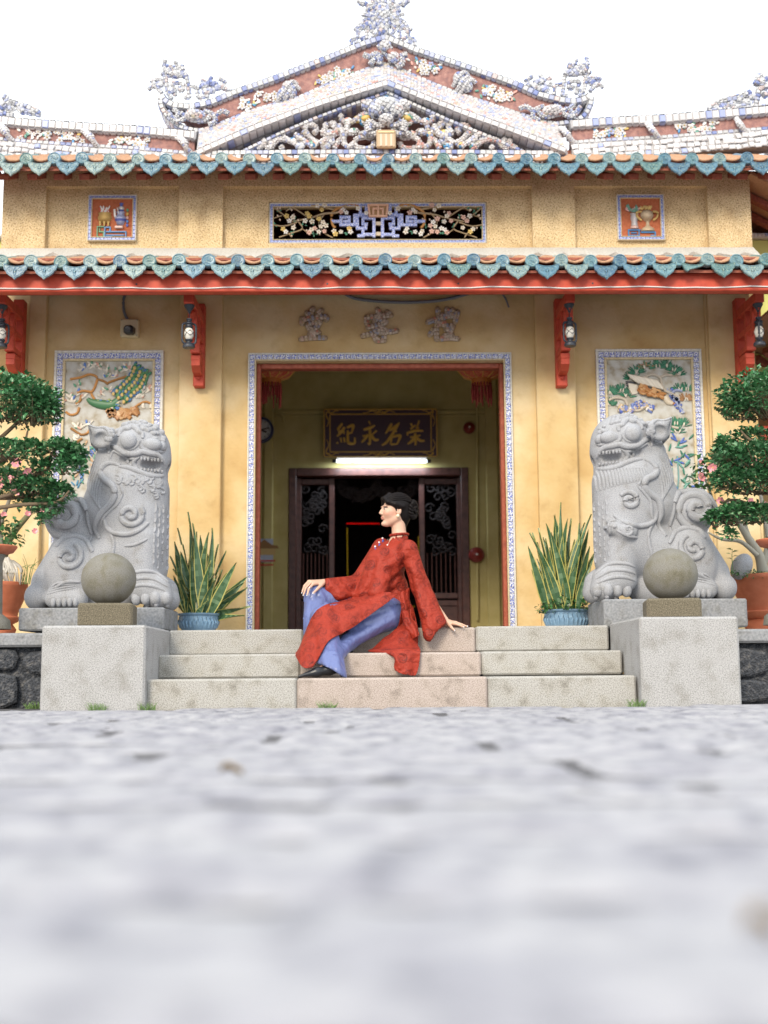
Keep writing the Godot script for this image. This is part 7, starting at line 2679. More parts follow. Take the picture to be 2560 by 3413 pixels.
func leaf_blade(parent: Node, foot: Vector3, tip: Vector3, w: float, i: int) -> void:
	# stiff upright blade: green middle banded across, yellow margins
	var l := foot.distance_to(tip)
	var bend := Vector3(rnd(-0.09, 0.09), 0.0, rnd(-0.06, 0.06)) * l
	var mid := (foot + tip) * 0.5 + bend + Vector3((foot.x - tip.x) * 0.12, 0, 0)
	var pts := []
	var n := 16
	for k in n + 1:
		var u := float(k) / n
		pts.append(foot.lerp(mid, u).lerp(mid.lerp(tip, u), u))
	var face := Vector3(rnd(-0.8, 0.8), 0, 1).normalized()
	var mb := MB.new()
	var dark := Color(0.035, 0.09, 0.038)
	var pale := Color(0.13, 0.215, 0.115)
	for k in n:
		var u := float(k) / n
		var u2 := float(k + 1) / n
		var wa := w * minf(1.0, 0.5 + u * 1.6) * pow(1.0 - pow(u, 2.4), 0.8)
		var wb := w * minf(1.0, 0.5 + u2 * 1.6) * pow(maxf(1.0 - pow(u2, 2.4), 0.0), 0.8)
		var d: Vector3 = ((pts[k + 1] as Vector3) - (pts[k] as Vector3)).normalized()
		face = face.rotated(d, 0.05 * (i % 5 - 2))
		var sd := d.cross(face).normalized()
		var out := sd.cross(d)
		if out.z < 0.0:
			out = -out
		for e in [[-1.0, -0.8, true], [-0.8, 0.0, false], [0.0, 0.8, false], [0.8, 1.0, true]]:
			mb.col = Color(0.46, 0.43, 0.13) if e[2] else dark.lerp(pale, rnd(0, 1) if (k + i) % 2 else rnd(0, 0.4))
			var za := out * (-0.22 * w * (1.0 - absf(e[0])))
			var zb := out * (-0.22 * w * (1.0 - absf(e[1])))
			var a: Vector3 = (pts[k] as Vector3) + sd * wa * e[0] + za
			var b: Vector3 = (pts[k] as Vector3) + sd * wa * e[1] + zb
			var c: Vector3 = (pts[k + 1] as Vector3) + sd * wb * e[1] + zb
			var dd: Vector3 = (pts[k + 1] as Vector3) + sd * wb * e[0] + za
			mb.quad(a, b, c, dd, out)
			mb.quad(a - out * 0.003, b - out * 0.003, c - out * 0.003, dd - out * 0.003, -out)
	put(mb, "leaf", mats.leaf, parent)

func leaflet(mb: MB, p: Vector3, l: float, col: Color, dir := Vector3.ZERO) -> void:
	# a small folded leaf of four faces
	var d := dir
	if d == Vector3.ZERO:
		d = Vector3(rnd(-1, 1), rnd(-0.7, 0.8), rnd(-1, 1))
	d = d.normalized()
	var s := d.cross(Vector3(rnd(-0.5, 0.5), 1, rnd(-0.5, 0.5))).normalized() * l * 0.34
	var o := s.cross(d).normalized()
	var tip := p + d * l - o * l * 0.12
	var m := p + d * l * 0.45
	mb.col = col
	mb.flat(p, m + s + o * l * 0.08, m, o)
	mb.flat(m, m + s + o * l * 0.08, tip, o)
	mb.flat(p, m, m - s + o * l * 0.08, o)
	mb.flat(m, tip, m - s + o * l * 0.08, o)

func limb(mb: MB, p: Array, r0: float, r1: float, col: Color) -> void:
	var sp := spline(p, 5)
	mb.col = col
	mb.tube(sp, ramp(r0, r1, sp.size()), 9)

func pad(mb: MB, tw: MB, p: Vector3, r: Vector3, count: int, tone: float, size := 0.037) -> void:
	# a clipped cushion of leaves: dense at the crown, ragged and twiggy underneath
	for i in int(count * 0.85):
		var a := rnd(0, TAU)
		var y := rnd(-0.85, 1.0)
		var e := sqrt(maxf(0.0, 1.0 - y * y))
		var k := pow(rng.randf(), 0.33)
		if y < 0.0 and rng.randf() < -y * 0.75:
			continue
		var o := Vector3(cos(a) * e, y, sin(a) * e)
		var lump := 1.0 + 0.13 * sin(o.x * 9.0 + p.x * 30.0) * sin(o.z * 8.0 + p.y * 20.0) + 0.1 * sin(o.y * 11.0 + o.x * 6.0)
		var q := p + o * r * (k * lump)
		var cl := Color(0.055, 0.17, 0.068) * (tone * rnd(0.4, 1.7))
		if rng.randf() < 0.16:
			cl = Color(0.15, 0.27, 0.14) * tone
		leaflet(mb, q, size * rnd(0.7, 1.25), cl, o * 0.7 + Vector3(rnd(-1, 1), rnd(-0.3, 0.7), rnd(-1, 1)))
	for i in int(count / 90.0):
		var a := rnd(0, TAU)
		var rr := sqrt(rng.randf())
		var tp := p + Vector3(cos(a) * rr * r.x, rnd(-0.5, 0.4) * r.y, sin(a) * rr * r.z)
		var b := p + Vector3(cos(a) * rr * r.x * 0.35, -r.y * 0.9, sin(a) * rr * r.z * 0.35)
		tw.col = Color(0.14, 0.1, 0.06)
		tw.tube([b, (b + tp) * 0.5 + Vector3(rnd(-0.02, 0.02), -0.015, rnd(-0.02, 0.02)), tp], [0.006, 0.0045, 0.0025], 5)

func bonsai(s: int) -> void:
	# cloud-pruned tree in a shallow clay dish at the edge of the view
	var z := -8.0
	var dish: Vector3 = at([-20, 1690][s], [1182, 1168][s], z)
	var stand := thing("clay_dish", ["shallow terracotta dish of the cloud-pruned tree beside the lion with curled beard", "shallow terracotta dish of the cloud-pruned tree beside the lion with a cub"][s], "pot", Vector3(dish.x, LAND, z), "terracotta dishes")
	var mb := MB.new()
	var R := 56.0 * 8.0 / 2600.0
	mb.lathe(Transform3D(Basis(), Vector3(dish.x, dish.y, z)), [Vector2(0, -0.05), Vector2(R * 0.55, -0.05), Vector2(R * 0.85, -0.035), Vector2(R * 1.0, 0.0), Vector2(R * 0.99, 0.008), Vector2(R * 0.9, 0.0), Vector2(0, -0.005)], 36)
	put(mb, "dish", mats.terracotta, stand)
	mb = MB.new()
	mb.lathe(Transform3D(Basis(), Vector3(dish.x, LAND, z)), [Vector2(0, 0), Vector2(0.15, 0.0), Vector2(0.14, 0.06), Vector2(0.09, 0.1), Vector2(0.08, dish.y - LAND - 0.1), Vector2(0.1, dish.y - LAND - 0.05)], 28)
	put(mb, "stand", mats.ball_stone, stand)
	var tr := thing("cloud_pruned_tree", ["cloud-pruned small tree with leaf cushions beside the lion with curled beard", "cloud-pruned small tree with leaf cushions beside the lion with a cub"][s], "tree", dish, "cloud-pruned trees")
	mb = MB.new()
	var tw := MB.new()
	var lv: Array
	var bark := Color(0.13, 0.095, 0.06)
	var D := dish
	var pads: Array
	if s == 0:
		limb(mb, [D, at(-10, 1120, z), at(-30, 1060, z), at(-20, 980, z), at(-10, 900, z)], 0.045, 0.02, bark)
		for q in [[[-22, 1080], [30, 1065], [70, 1040], [120, 1000], [160, 980]], [[-22, 1075], [40, 1075], [100, 1060], [140, 1040]], [[-22, 1010], [20, 985], [50, 960], [60, 930]], [[-15, 960], [30, 920], [70, 880], [110, 870]], [[-22, 1100], [50, 1090], [120, 1085], [150, 1060]], [[60, 1040], [100, 1000], [130, 950]]]:
			limb(mb, line(q, z + rnd(-0.08, 0.08)), 0.016, 0.006, bark * rnd(0.9, 1.3))
		pads = [[20, 862, 0.34, 0.17, 3600], [70, 880, 0.19, 0.14, 1500], [105, 892, 0.09, 0.09, 500], [20, 975, 0.2, 0.07, 1000], [70, 968, 0.08, 0.05, 300], [130, 970, 0.12, 0.06, 650], [160, 985, 0.09, 0.075, 600], [150, 1005, 0.1, 0.07, 500], [95, 1010, 0.09, 0.05, 350], [80, 1050, 0.15, 0.06, 800], [125, 1065, 0.1, 0.07, 600], [40, 1060, 0.12, 0.05, 450], [105, 1095, 0.1, 0.06, 500], [95, 1122, 0.05, 0.03, 140], [20, 1030, 0.1, 0.05, 300], [60, 1090, 0.08, 0.04, 200]]
	else:
		limb(mb, [D, at(1680, 1110, z), at(1700, 1030, z), at(1680, 960, z), at(1690, 880, z)], 0.045, 0.02, bark)
		for q in [[[1685, 1085], [1640, 1095], [1590, 1080], [1560, 1085]], [[1690, 980], [1650, 960], [1620, 950], [1600, 930]], [[1690, 1035], [1640, 1040], [1600, 1020], [1570, 990]], [[1680, 900], [1640, 880], [1610, 870]], [[1690, 1060], [1640, 1065], [1600, 1050]]]:
			limb(mb, line(q, z + rnd(-0.08, 0.08)), 0.018, 0.006, bark * rnd(0.8, 1.3))
		pads = [[1660, 855, 0.34, 0.17, 3600], [1595, 880, 0.13, 0.1, 900], [1640, 990, 0.3, 0.1, 2200], [1580, 985, 0.13, 0.09, 900], [1640, 1040, 0.26, 0.09, 1900], [1575, 1035, 0.12, 0.07, 650], [1600, 1112, 0.2, 0.07, 1200], [1552, 1122, 0.09, 0.06, 500], [1650, 1110, 0.16, 0.07, 700], [1560, 960, 0.06, 0.05, 200], [1575, 1155, 0.05, 0.03, 120], [1620, 945, 0.15, 0.06, 500]]
	put(mb, "trunk", mats.bark, tr)
	for q in pads:
		lv = [MB.new()]
		pad(lv[0], tw, at(q[0], q[1], z + rnd(-0.1, 0.1)), Vector3(q[2], q[3], q[2] * 0.85), q[4], rnd(0.85, 1.2))
		put(lv[0], "crown", mats.leaf, tr)
	put(tw, "twigs", mats.bark, tr)

func side_pot(s: int) -> void:
	# footed terracotta urn behind, with the flowering shrub
	var z := -9.1
	var c: Vector3 = at([-5, 1655][s], 1262, z)
	c.y = ay([30, 1620][s], [1259, 1243][s], z)
	var R: float = [62, 74][s] * 9.1 / 2600.0
	var h := c.y - LAND
	var p := thing("terracotta_urn", ["footed terracotta urn with twisted roots, beside the lion with curled beard", "footed terracotta urn with a pale boulder and moss, beside the lion with a cub"][s], "pot", Vector3(c.x, LAND, z), "terracotta urns")
	var mb := MB.new()
	mb.lathe(Transform3D(Basis(), Vector3(c.x, LAND, z)), [Vector2(0, 0), Vector2(R * 0.62, 0), Vector2(R * 0.68, h * 0.1), Vector2(R * 0.55, h * 0.2), Vector2(R * 0.72, h * 0.25), Vector2(R * 0.8, h * 0.33), Vector2(R * 0.7, h * 0.36), Vector2(R * 0.72, h * 0.42), Vector2(R * 0.74, h * 0.44), Vector2(R * 0.76, h * 0.48), Vector2(R * 0.92, h * 0.7), Vector2(R * 0.95, h * 0.88), Vector2(R * 1.02, h * 0.92), Vector2(R * 1.02, h), Vector2(R * 0.95, h), Vector2(R * 0.9, h * 0.93), Vector2(0, h * 0.93)], 44)
	put(mb, "urn_body", mats.terracotta, p)
	mb = MB.new()
	mb.lathe(Transform3D(Basis(), Vector3(c.x, LAND, z)), [Vector2(R * 0.91, h * 0.95), Vector2(0.0, h * 0.98)], 24)
	put(mb, "soil", mats.earth, p)

func flower(mb: MB, p: Vector3, r: float) -> void:
	# open ruffled blossom
	var face := Vector3(rnd(-0.5, 0.5), rnd(-0.2, 0.5), 1).normalized()
	var t := frame(p, face, Vector3(1, 0, 0))
	for k in 6:
		var a := TAU * k / 6 + rnd(-0.2, 0.2)
		var d := t.basis * Vector3(cos(a), sin(a), 0.35)
		var s := t.basis * Vector3(-sin(a), cos(a), 0)
		mb.col = Color(0.78, 0.32, 0.36) * rnd(0.85, 1.15)
		var g := []
		for i in 4:
			var row := []
			var u := i / 3.0
			for j in 4:
				var v := (j / 3.0 - 0.5) * 2.0
				row.append(p + d * r * u + s * v * r * 0.5 * sin(PI * (0.15 + u * 0.75)) + face * (0.2 * r * u * u + rnd(-0.04, 0.04) * r))
			g.append(row)
		mb.sheet(g, 0.0015)
	mb.col = Color(0.7, 0.55, 0.2)
	mb.ball(Transform3D(Basis.from_scale(Vector3(r, r, r) * 0.16), p + face * r * 0.12), 6, 4)

func flowers(s: int) -> void:
	var z := -9.1
	var c: Vector3 = at([5, 1640][s], [1250, 1236][s], z)
	var sh := thing("flowering_shrub", ["pink flowering shrub behind the cloud-pruned tree, beside the lion with curled beard", "pink flowering shrub with pale forked stems, beside the lion with a cub"][s], "shrub", Vector3(c.x, c.y, z), "pink flowering shrubs")
	var mb := MB.new()
	var pale := Color(0.36, 0.34, 0.28)
	if s == 0:
		limb(mb, line([[5, 1250], [10, 1190], [30, 1150], [70, 1100], [90, 1050]], z), 0.04, 0.012, Color(0.2, 0.19, 0.1))
		limb(mb, line([[8, 1200], [0, 1140], [20, 1080], [40, 1010]], z + 0.05), 0.025, 0.008, pale * 0.6)
		for i in 22: # twisted bleached roots
			var x := rnd(-10, 38)
			limb(mb, [at(x * 0.7, 1205 + rnd(0, 10), z + 0.08), at(x + rnd(-6, 6), 1225, z + 0.12), at(x + rnd(-8, 8), 1240, z + 0.14), at(x * 1.1 + rnd(-4, 4), 1262, z + 0.1)], rnd(0.008, 0.016), 0.006, Color(0.5, 0.47, 0.42) * rnd(0.7, 1.15))
	else:
		limb(mb, line([[1648, 1236], [1640, 1200], [1615, 1160], [1590, 1120], [1570, 1080]], z), 0.045, 0.012, pale)
		limb(mb, line([[1636, 1200], [1600, 1170], [1560, 1165], [1530, 1150]], z + 0.05), 0.02, 0.007, pale)
		limb(mb, line([[1648, 1220], [1660, 1170], [1650, 1110], [1640, 1050]], z), 0.03, 0.01, pale)
		limb(mb, line([[1620, 1165], [1610, 1130], [1620, 1090]], z), 0.02, 0.008, pale)
		limb(mb, line([[1560, 1130], [1540, 1080], [1525, 1040], [1515, 1020]], z), 0.012, 0.006, pale * 0.8)
	put(mb, "stem", mats.bark, sh)
	var spots: Array = [[[35, 1000], [18, 1025], [30, 1028], [52, 1028], [60, 1020], [28, 1045], [38, 1058], [8, 1036], [50, 1048], [2, 1052], [70, 1062], [42, 1062], [75, 1148], [115, 1118], [110, 1078], [92, 1105], [100, 1115], [60, 1110], [8, 1112], [140, 1080]], [[1513, 1032], [1514, 1000], [1540, 1006], [1606, 1000], [1622, 994], [1630, 1000], [1578, 1000], [1556, 1082], [1540, 1010], [1640, 1105], [1655, 1095], [1590, 1002], [1620, 1085], [1583, 1118]]][s]
	for q in spots:
		mb = MB.new()
		flower(mb, at(q[0], q[1], z + 0.25 + rnd(-0.1, 0.1)), rnd(0.022, 0.04))
		put(mb, "flower", mats.leaf, sh)
	mb = MB.new()
	var lf: Array = [[[30, 1040], [60, 1030], [20, 1160], [30, 1150], [15, 1140], [100, 1100], [5, 1000]], [[1520, 1020], [1510, 1040], [1530, 1000], [1545, 1010], [1580, 1110], [1560, 1100], [1540, 1040], [1600, 1100], [1535, 1060]]][s]
	for q in lf:
		for k in 34:
			leaflet(mb, at(q[0] + rnd(-24, 24), q[1] + rnd(-22, 22), z + 0.2 + rnd(-0.1, 0.1)), rnd(0.04, 0.065), Color(0.05, 0.14, 0.045) * rnd(0.7, 1.5))
	put(mb, "leaves", mats.leaf, sh)
	# what else stands in the urn
	if s == 0:
		mb = MB.new()
		for k in 9:
			mb.col = Color(0.12, 0.22, 0.06)
			var x := rnd(48, 64)
			mb.tube(spline([at(x, 1262, z + 0.1), at(x + rnd(-6, 10), 1225, z + 0.1), at(x + rnd(-10, 34), rnd(1190, 1240), z + 0.1)], 4), ramp(0.003, 0.0012, 9), 4)
		var g := put(mb, "grass_tuft", mats.leaf)
		stuff(tag(g, "thin grass blades growing at the rim of the urn with roots", "grass"))
	else:
		mb = MB.new()
		var bc := at(1602, 1224, z + 0.12)
		mb.ball(Transform3D(Basis(Vector3(0, 0, 1), -0.5) * Basis.from_scale(Vector3(0.075, 0.105, 0.08)), bc), 20, 14)
		one(mb, "boulder", mats.lion_stone, "smooth pale boulder lying in the urn beside the forked stems", "stone", bc)
		mb = MB.new()
		for k in 500:
			leaflet(mb, at(rnd(1575, 1690), 1240 + rnd(-7, 7), z + rnd(0.05, 0.24)), rnd(0.012, 0.022), Color(0.04, 0.13, 0.035) * rnd(0.7, 1.6))
		mb.col = Color(0.1, 0.2, 0.06)
		mb.tube([at(1583, 1240, z + 0.2), at(1581, 1200, z + 0.2), at(1582, 1186, z + 0.2)], 0.003, 5)
		for k in 6:
			leaflet(mb, at(1581, 1188 + k * 5, z + 0.2), 0.05, Color(0.1, 0.2, 0.06), Vector3(1.0 if k % 2 else -1.0, 0.3, 0.2))
		var g := put(mb, "moss_patch", mats.leaf)
		stuff(tag(g, "green moss and a seedling covering the soil of the urn with the boulder", "moss"))

# ------------------------------------------------------------------ the seated woman
func woman() -> void:
	var hipL := at(838, 1328, -8.2)
	var hipR := at(830, 1320, -8.42)
	var kneeL := at(700, 1337, -7.93)
	var ankL := at(716, 1434, -7.55)
	var kneeR := at(679, 1289, -8.14)
	var ankR := at(684, 1400, -7.93)
	var pel := at(846, 1320, -8.32)
	var waist := at(846, 1275, -8.33)
	var chest := at(842, 1213, -8.3)
	var neck := at(863, 1160, -8.28)
	var shL := at(882, 1185, -8.15)
	var shR := at(824, 1181, -8.43)
	var elL := at(908, 1266, -8.16)
	var wrL := at(965, 1344, -8.15)
	var elR := at(775, 1264, -8.42)
	var wrR := at(702, 1258, -8.18)
	var hc := at(853.5, 1103, -8.28)
	var w := thing("person", "seated woman in a red brocade tunic and blue satin trousers, leaning back and looking aside", "person", Vector3(pel.x, LAND, pel.z))
	# head frame: forward, up, and her left (towards the camera)
	var fw := Vector3(-0.965, 0.03, 0.26).normalized()
	var lf := Vector3.UP.cross(fw).normalized()
	var up := fw.cross(lf).normalized()
	var hb := Basis(fw, up, lf)
	var H := Transform3D(hb, hc)
	var skin := Color(0.56, 0.345, 0.245)
	var body := MB.new()
	body.col = skin
	# ---- figure under the clothes
	var f := Sdf.new(at(630, 1475, -7.3).min(Vector3(-9, 0.12, -8.75)) * Vector3(0, 1, 1) + Vector3(at(636, 1400, -7.4).x, 0, 0), Vector3(at(1000, 1300, -8.2).x, at(850, 1135, -8.3).y, -7.35), 0.0125)
	f.chain([pel, waist, chest, neck], [0.1, 0.085, 0.09, 0.05], 0.05)
	f.chain([shR, chest, shL], [0.045, 0.08, 0.045], 0.04)
	f.chain([pel, hipL, kneeL, ankL], [0.1, 0.08, 0.05, 0.034], 0.03)
	f.chain([pel, hipR, kneeR, ankR], [0.1, 0.08, 0.05, 0.034], 0.03)
	f.chain([shL, elL, wrL], [0.042, 0.033, 0.024], 0.02)
	f.chain([shR, elR, wrR], [0.042, 0.033, 0.024], 0.02)
	f.cap(neck, H * Vector3(-0.022, -0.09, 0), 0.05, 0.047, 0.02)
	f.cap(ankL, at(690, 1452, -7.5), 0.034, 0.026, 0.02)
	f.net(body)
	# ---- head on a finer grid
	var g := Sdf.new(hc - Vector3(0.15, 0.17, 0.13), hc + Vector3(0.15, 0.15, 0.13), 0.0042)
	g.ell(H * Vector3(-0.012, 0.028, 0), Vector3(0.09, 0.086, 0.073), 0.01, hb)
	g.ell(H * Vector3(0.028, -0.028, 0), Vector3(0.063, 0.082, 0.058), 0.02, hb)
	for s in [-1.0, 1.0]:
		g.cap(H * Vector3(-0.004, -0.058, 0.046 * s), H * Vector3(0.058, -0.094, 0.01 * s), 0.02, 0.019, 0.02)
		g.ell(H * Vector3(0.06, -0.024, 0.034 * s), Vector3(0.028, 0.028, 0.026), 0.02, hb)
		g.ell(H * Vector3(0.08, 0.024, 0.028 * s), Vector3(0.014, 0.009, 0.026), 0.012, hb)
		g.ell(H * Vector3(0.1, 0.004, 0.031 * s), Vector3(0.016, 0.012, 0.019), 0.01, hb, true)
		g.ell(H * Vector3(0.077, 0.003, 0.031 * s), Vector3(0.014, 0.013, 0.016), 0.004, hb)
		g.ell(H * Vector3(0.095, -0.03, 0.01 * s), Vector3(0.009, 0.0065, 0.007), 0.006, hb)
		g.ell(H * Vector3(-0.006, -0.008, 0.068 * s), Vector3(0.02, 0.032, 0.012), 0.006, hb)
		g.ell(H * Vector3(-0.004, -0.004, 0.08 * s), Vector3(0.011, 0.019, 0.008), 0.004, hb, true)
	g.chain([H * Vector3(0.084, 0.016, 0), H * Vector3(0.097, -0.008, 0), H * Vector3(0.107, -0.024, 0)], [0.007, 0.008, 0.0085], 0.012)
	g.ell(H * Vector3(0.088, -0.052, 0), Vector3(0.013, 0.0065, 0.02), 0.006, hb)
	g.ell(H * Vector3(0.0865, -0.063, 0), Vector3(0.012, 0.007, 0.018), 0.006, hb)
	g.ell(H * Vector3(0.076, -0.097, 0), Vector3(0.021, 0.017, 0.02), 0.012, hb)
	g.cap(neck, H * Vector3(-0.022, -0.06, 0), 0.049, 0.047, 0.015)
	var inv := H.affine_inverse()
	var face_paint := func(p: Vector3) -> Color:
		var q := inv * p
		if q.x > 0.082 and q.y < -0.0465 and q.y > -0.0695 and absf(q.z) < 0.019:
			return Color(0.44, 0.19, 0.14)
		if q.x > 0.07 and absf(q.y - 0.033 - 0.12 * (absf(q.z) - 0.025)) < 0.0045 and absf(q.z) > 0.012 and absf(q.z) < 0.05:
			return Color(0.09, 0.055, 0.04)
		if Vector2(q.y - 0.004, absf(q.z) - 0.031).length() < 0.018 and q.x > 0.05:
			if absf(q.y - 0.012) < 0.0035:
				return Color(0.03, 0.02, 0.018)
			if absf(q.y - 0.003) < 0.006 and absf(absf(q.z) - 0.031) < 0.013:
				return Color(0.05, 0.03, 0.02) if absf(absf(q.z) - 0.031) < 0.008 else Color(0.42, 0.36, 0.32)
		if Vector2(q.y + 0.028, absf(q.z) - 0.045).length() < 0.02 and q.x > 0.0:
			return Color(0.56, 0.3, 0.215)
		return skin
	g.net(body, face_paint)
	# ---- hands
	hand(body, wrR, [[676, 1262, -8.075, 667, 1272, -8.03, 664, 1284, -8.015], [672, 1258, -8.1, 661, 1270, -8.06, 656, 1284, -8.045], [669, 1256, -8.125, 658, 1267, -8.095, 653, 1279, -8.085], [667, 1256, -8.15, 658, 1265, -8.13, 654, 1274, -8.12]], [[694, 1264, -8.11], [685, 1273, -8.05], [677, 1281, -8.01]])
	hand(body, wrL, [[982, 1347, -8.115, 992, 1350, -8.108, 1000, 1354, -8.1], [985, 1345, -8.14, 997, 1349, -8.135, 1008, 1353, -8.13], [984, 1345, -8.165, 996, 1349, -8.165, 1006, 1352, -8.165], [981, 1346, -8.19, 990, 1349, -8.195, 999, 1351, -8.2]], [[970, 1349, -8.12], [975, 1355, -8.085], [981, 1361, -8.07]])
	var sm := vmat("skin", 0.5)
	sm.rim_enabled = false
	put(body, "body", sm, w)
	# ---- nails and ring
	var mb := MB.new()
	mb.col = Color(0.7, 0.68, 0.7)
	for q in [[663, 1286, -8.005], [655, 1286, -8.035], [652, 1281, -8.075], [653, 1276, -8.11], [676, 1282, -8.0], [1002, 1354, -8.095], [1010, 1353, -8.125], [982, 1362, -8.062]]:
		mb.ball(Transform3D(Basis.from_scale(Vector3(0.004, 0.0055, 0.003)), at(q[0], q[1], q[2])), 7, 5)
	put(mb, "nails", mats.shards, w)
	mb = MB.new()
	var rp := at(669, 1270, -8.035)
	var rpts := []
	for i in 13:
		var a := TAU * i / 12
		rpts.append(rp + Vector3(cos(a) * 0.009, sin(a) * 0.004, sin(a) * 0.009))
	mb.tube(rpts, 0.0025, 5)
	var silver := mat("silver", lin(0.75, 0.75, 0.76), 0.2)
	silver.metallic = 0.9
	put(mb, "ring", silver, w)
	hair(w, H, hb)
	# ---- trousers
	var bl := mat("satin", lin(0.11, 0.14, 0.31), 0.34)
	bl.uv1_triplanar = true
	bl.uv1_scale = Vector3(2.2, 1.4, 2.2)
	bl.heightmap_enabled = true
	bl.heightmap_scale = 1.3
	bl.heightmap_texture = noise_tex(0.011, [], 512, 3, FastNoiseLite.TYPE_SIMPLEX_SMOOTH, 82)
	var t := Sdf.new(Vector3(at(640, 1400, -7.4).x, 0.16, -8.75), Vector3(at(900, 1300, -8.2).x, at(850, 1268, -8.3).y, -7.35), 0.012)
	t.chain([pel, hipL, kneeL], [0.115, 0.112, 0.09], 0.04)
	t.chain([kneeL, at(706, 1385, -7.74), at(714, 1437, -7.55), at(718, 1460, -7.49)], [0.088, 0.075, 0.083, 0.09], 0.03)
	t.chain([pel, hipR, kneeR], [0.11, 0.1, 0.075], 0.04)
	t.chain([kneeR, at(676, 1340, -8.05), at(688, 1404, -7.93), at(692, 1420, -7.9)], [0.074, 0.066, 0.075, 0.08], 0.03)
	t.cap(at(838, 1338, -8.12), at(752, 1388, -7.9), 0.06, 0.05, 0.06)
	t.cap(at(752, 1388, -7.9), at(728, 1420, -7.62), 0.05, 0.04, 0.04)
	# satin folds: shallow ridges running along the legs
	for q in [[[845, 1325, -8.09], [790, 1345, -7.99], [730, 1375, -7.86]], [[852, 1335, -8.1], [800, 1362, -7.99], [748, 1392, -7.84]], [[840, 1312, -8.1], [780, 1325, -7.99], [720, 1352, -7.84]], [[668, 1300, -8.08], [664, 1330, -8.04], [668, 1370, -7.97]], [[656, 1290, -8.12], [652, 1330, -8.07], [660, 1380, -7.99]], [[722, 1395, -7.62], [728, 1430, -7.47], [732, 1456, -7.41]], [[702, 1400, -7.62], [704, 1436, -7.48], [708, 1456, -7.42]], [[690, 1283, -8.07], [702, 1300, -8.05], [712, 1320, -8.0]]]:
		fold(t, q, 0.02, 0.005)
	# hems: cut flat above the treads and hollow
	t.ell(at(712, 1443, -7.5) + Vector3(-0.42, -0.9, 0) * 0.3, Vector3(0.3, 0.3, 0.5), 0.006, Basis(), true)
	t.ell(at(716, 1452, -7.52), Vector3(0.055, 0.05, 0.055), 0.01, Basis(), true)
	t.ell(Vector3(at(690, 1420, -7.9).x, LAND - 0.34, -7.86), Vector3(0.14, 0.17, 0.14), 0.006, Basis(), true)
	var tm := MB.new()
	t.net(tm)
	put(tm, "trousers", bl, w)
	# ---- shoes
	for k in 2:
		var sh := MB.new()
		var o := Vector3.ZERO if k == 0 else Vector3(at(684, 1400, -7.93).x - at(714, 1440, -7.53).x + 0.16, 0.155, -0.4)
		var q := Sdf.new(Vector3(at(636, 1456, -7.46).x, 0.15, -7.66) + o, Vector3(at(750, 1440, -7.5).x, 0.31, -7.34) + o, 0.006)
		q.chain([at(736, 1444, -7.52) + o, at(712, 1446, -7.51) + o, at(684, 1452, -7.49) + o, at(645, 1461, -7.46) + o], [0.026, 0.032, 0.026, 0.007], 0.02)
		q.ell(at(716, 1434, -7.515) + o, Vector3(0.05, 0.022, 0.022), 0.01, Basis(), true)
		q.cap(at(738, 1450, -7.52) + o, Vector3(at(738, 1450, -7.52).x, 0.19, -7.52) + o, 0.016, 0.011, 0.01)
		sh.col = Color.WHITE
		q.net(sh)
		put(sh, "shoe", mat("black_leather", lin(0.012, 0.014, 0.02), 0.32), w)
	tunic(t, w, shL, shR, elL, elR, wrL, wrR, chest, waist, pel, neck, hc)

func fold(f: Sdf, q: Array, r: float, lift: float) -> void:
	# a soft crease standing just proud of the cloth
	var sp := spline(line3(q), 4)
	var pl := []
	var rr := []
	for i in sp.size():
		var p: Vector3 = sp[i]
		for k in 60: # from the given point walk to the surface
			var d := f.at(p)
			if absf(d) < 0.002 or d > 50.0:
				break
			p += (EYE - p).normalized() * clampf(-d, -0.02, 0.02)
		var nrm := f.grad(p).normalized()
		pl.append(p - nrm * (r - lift))
		rr.append(r * (1.0 - 0.3 * pow(absf(2.0 * i / (sp.size() - 1.0) - 1.0), 2.0)))
	f.chain(pl, rr, 0.02)

func line3(p: Array) -> Array:
	var out := []
	for q in p:
		out.append(at(q[0], q[1], q[2]))
	return out

func hand(body: MB, wr: Vector3, fingers: Array, thumb: Array) -> void:
	var lo := wr
	var hi := wr
	for fg in fingers:
		for i in 3:
			var p := at(fg[i * 3], fg[i * 3 + 1], fg[i * 3 + 2])
			lo = lo.min(p)
			hi = hi.max(p)
	for q in thumb:
		lo = lo.min(at(q[0], q[1], q[2]))
		hi = hi.max(at(q[0], q[1], q[2]))
	var f := Sdf.new(lo - Vector3(0.035, 0.035, 0.035), hi + Vector3(0.035, 0.035, 0.035), 0.004)
	for i in 4:
		var a: Array = fingers[i]
		var k0 := at(a[0], a[1], a[2])
		var k1 := at(a[3], a[4], a[5])
		var k2 := at(a[6], a[7], a[8])
		f.cap(wr.lerp(k0, 0.12), k0, 0.016, 0.0115, 0.012)
		f.chain([k0, k1, k2], [0.0095, 0.0085, 0.0062], 0.002)
	var th := line3(thumb)
	f.cap(wr.lerp(th[0], 0.4), th[0], 0.015, 0.0125, 0.012)
	f.chain(th, [0.0125, 0.0095, 0.0068], 0.004)
	var kk := at(fingers[1][0], fingers[1][1], fingers[1][2])
	f.cap(wr + (wr - kk) * 0.5, wr, 0.023, 0.0205, 0.01)
	f.net(body)

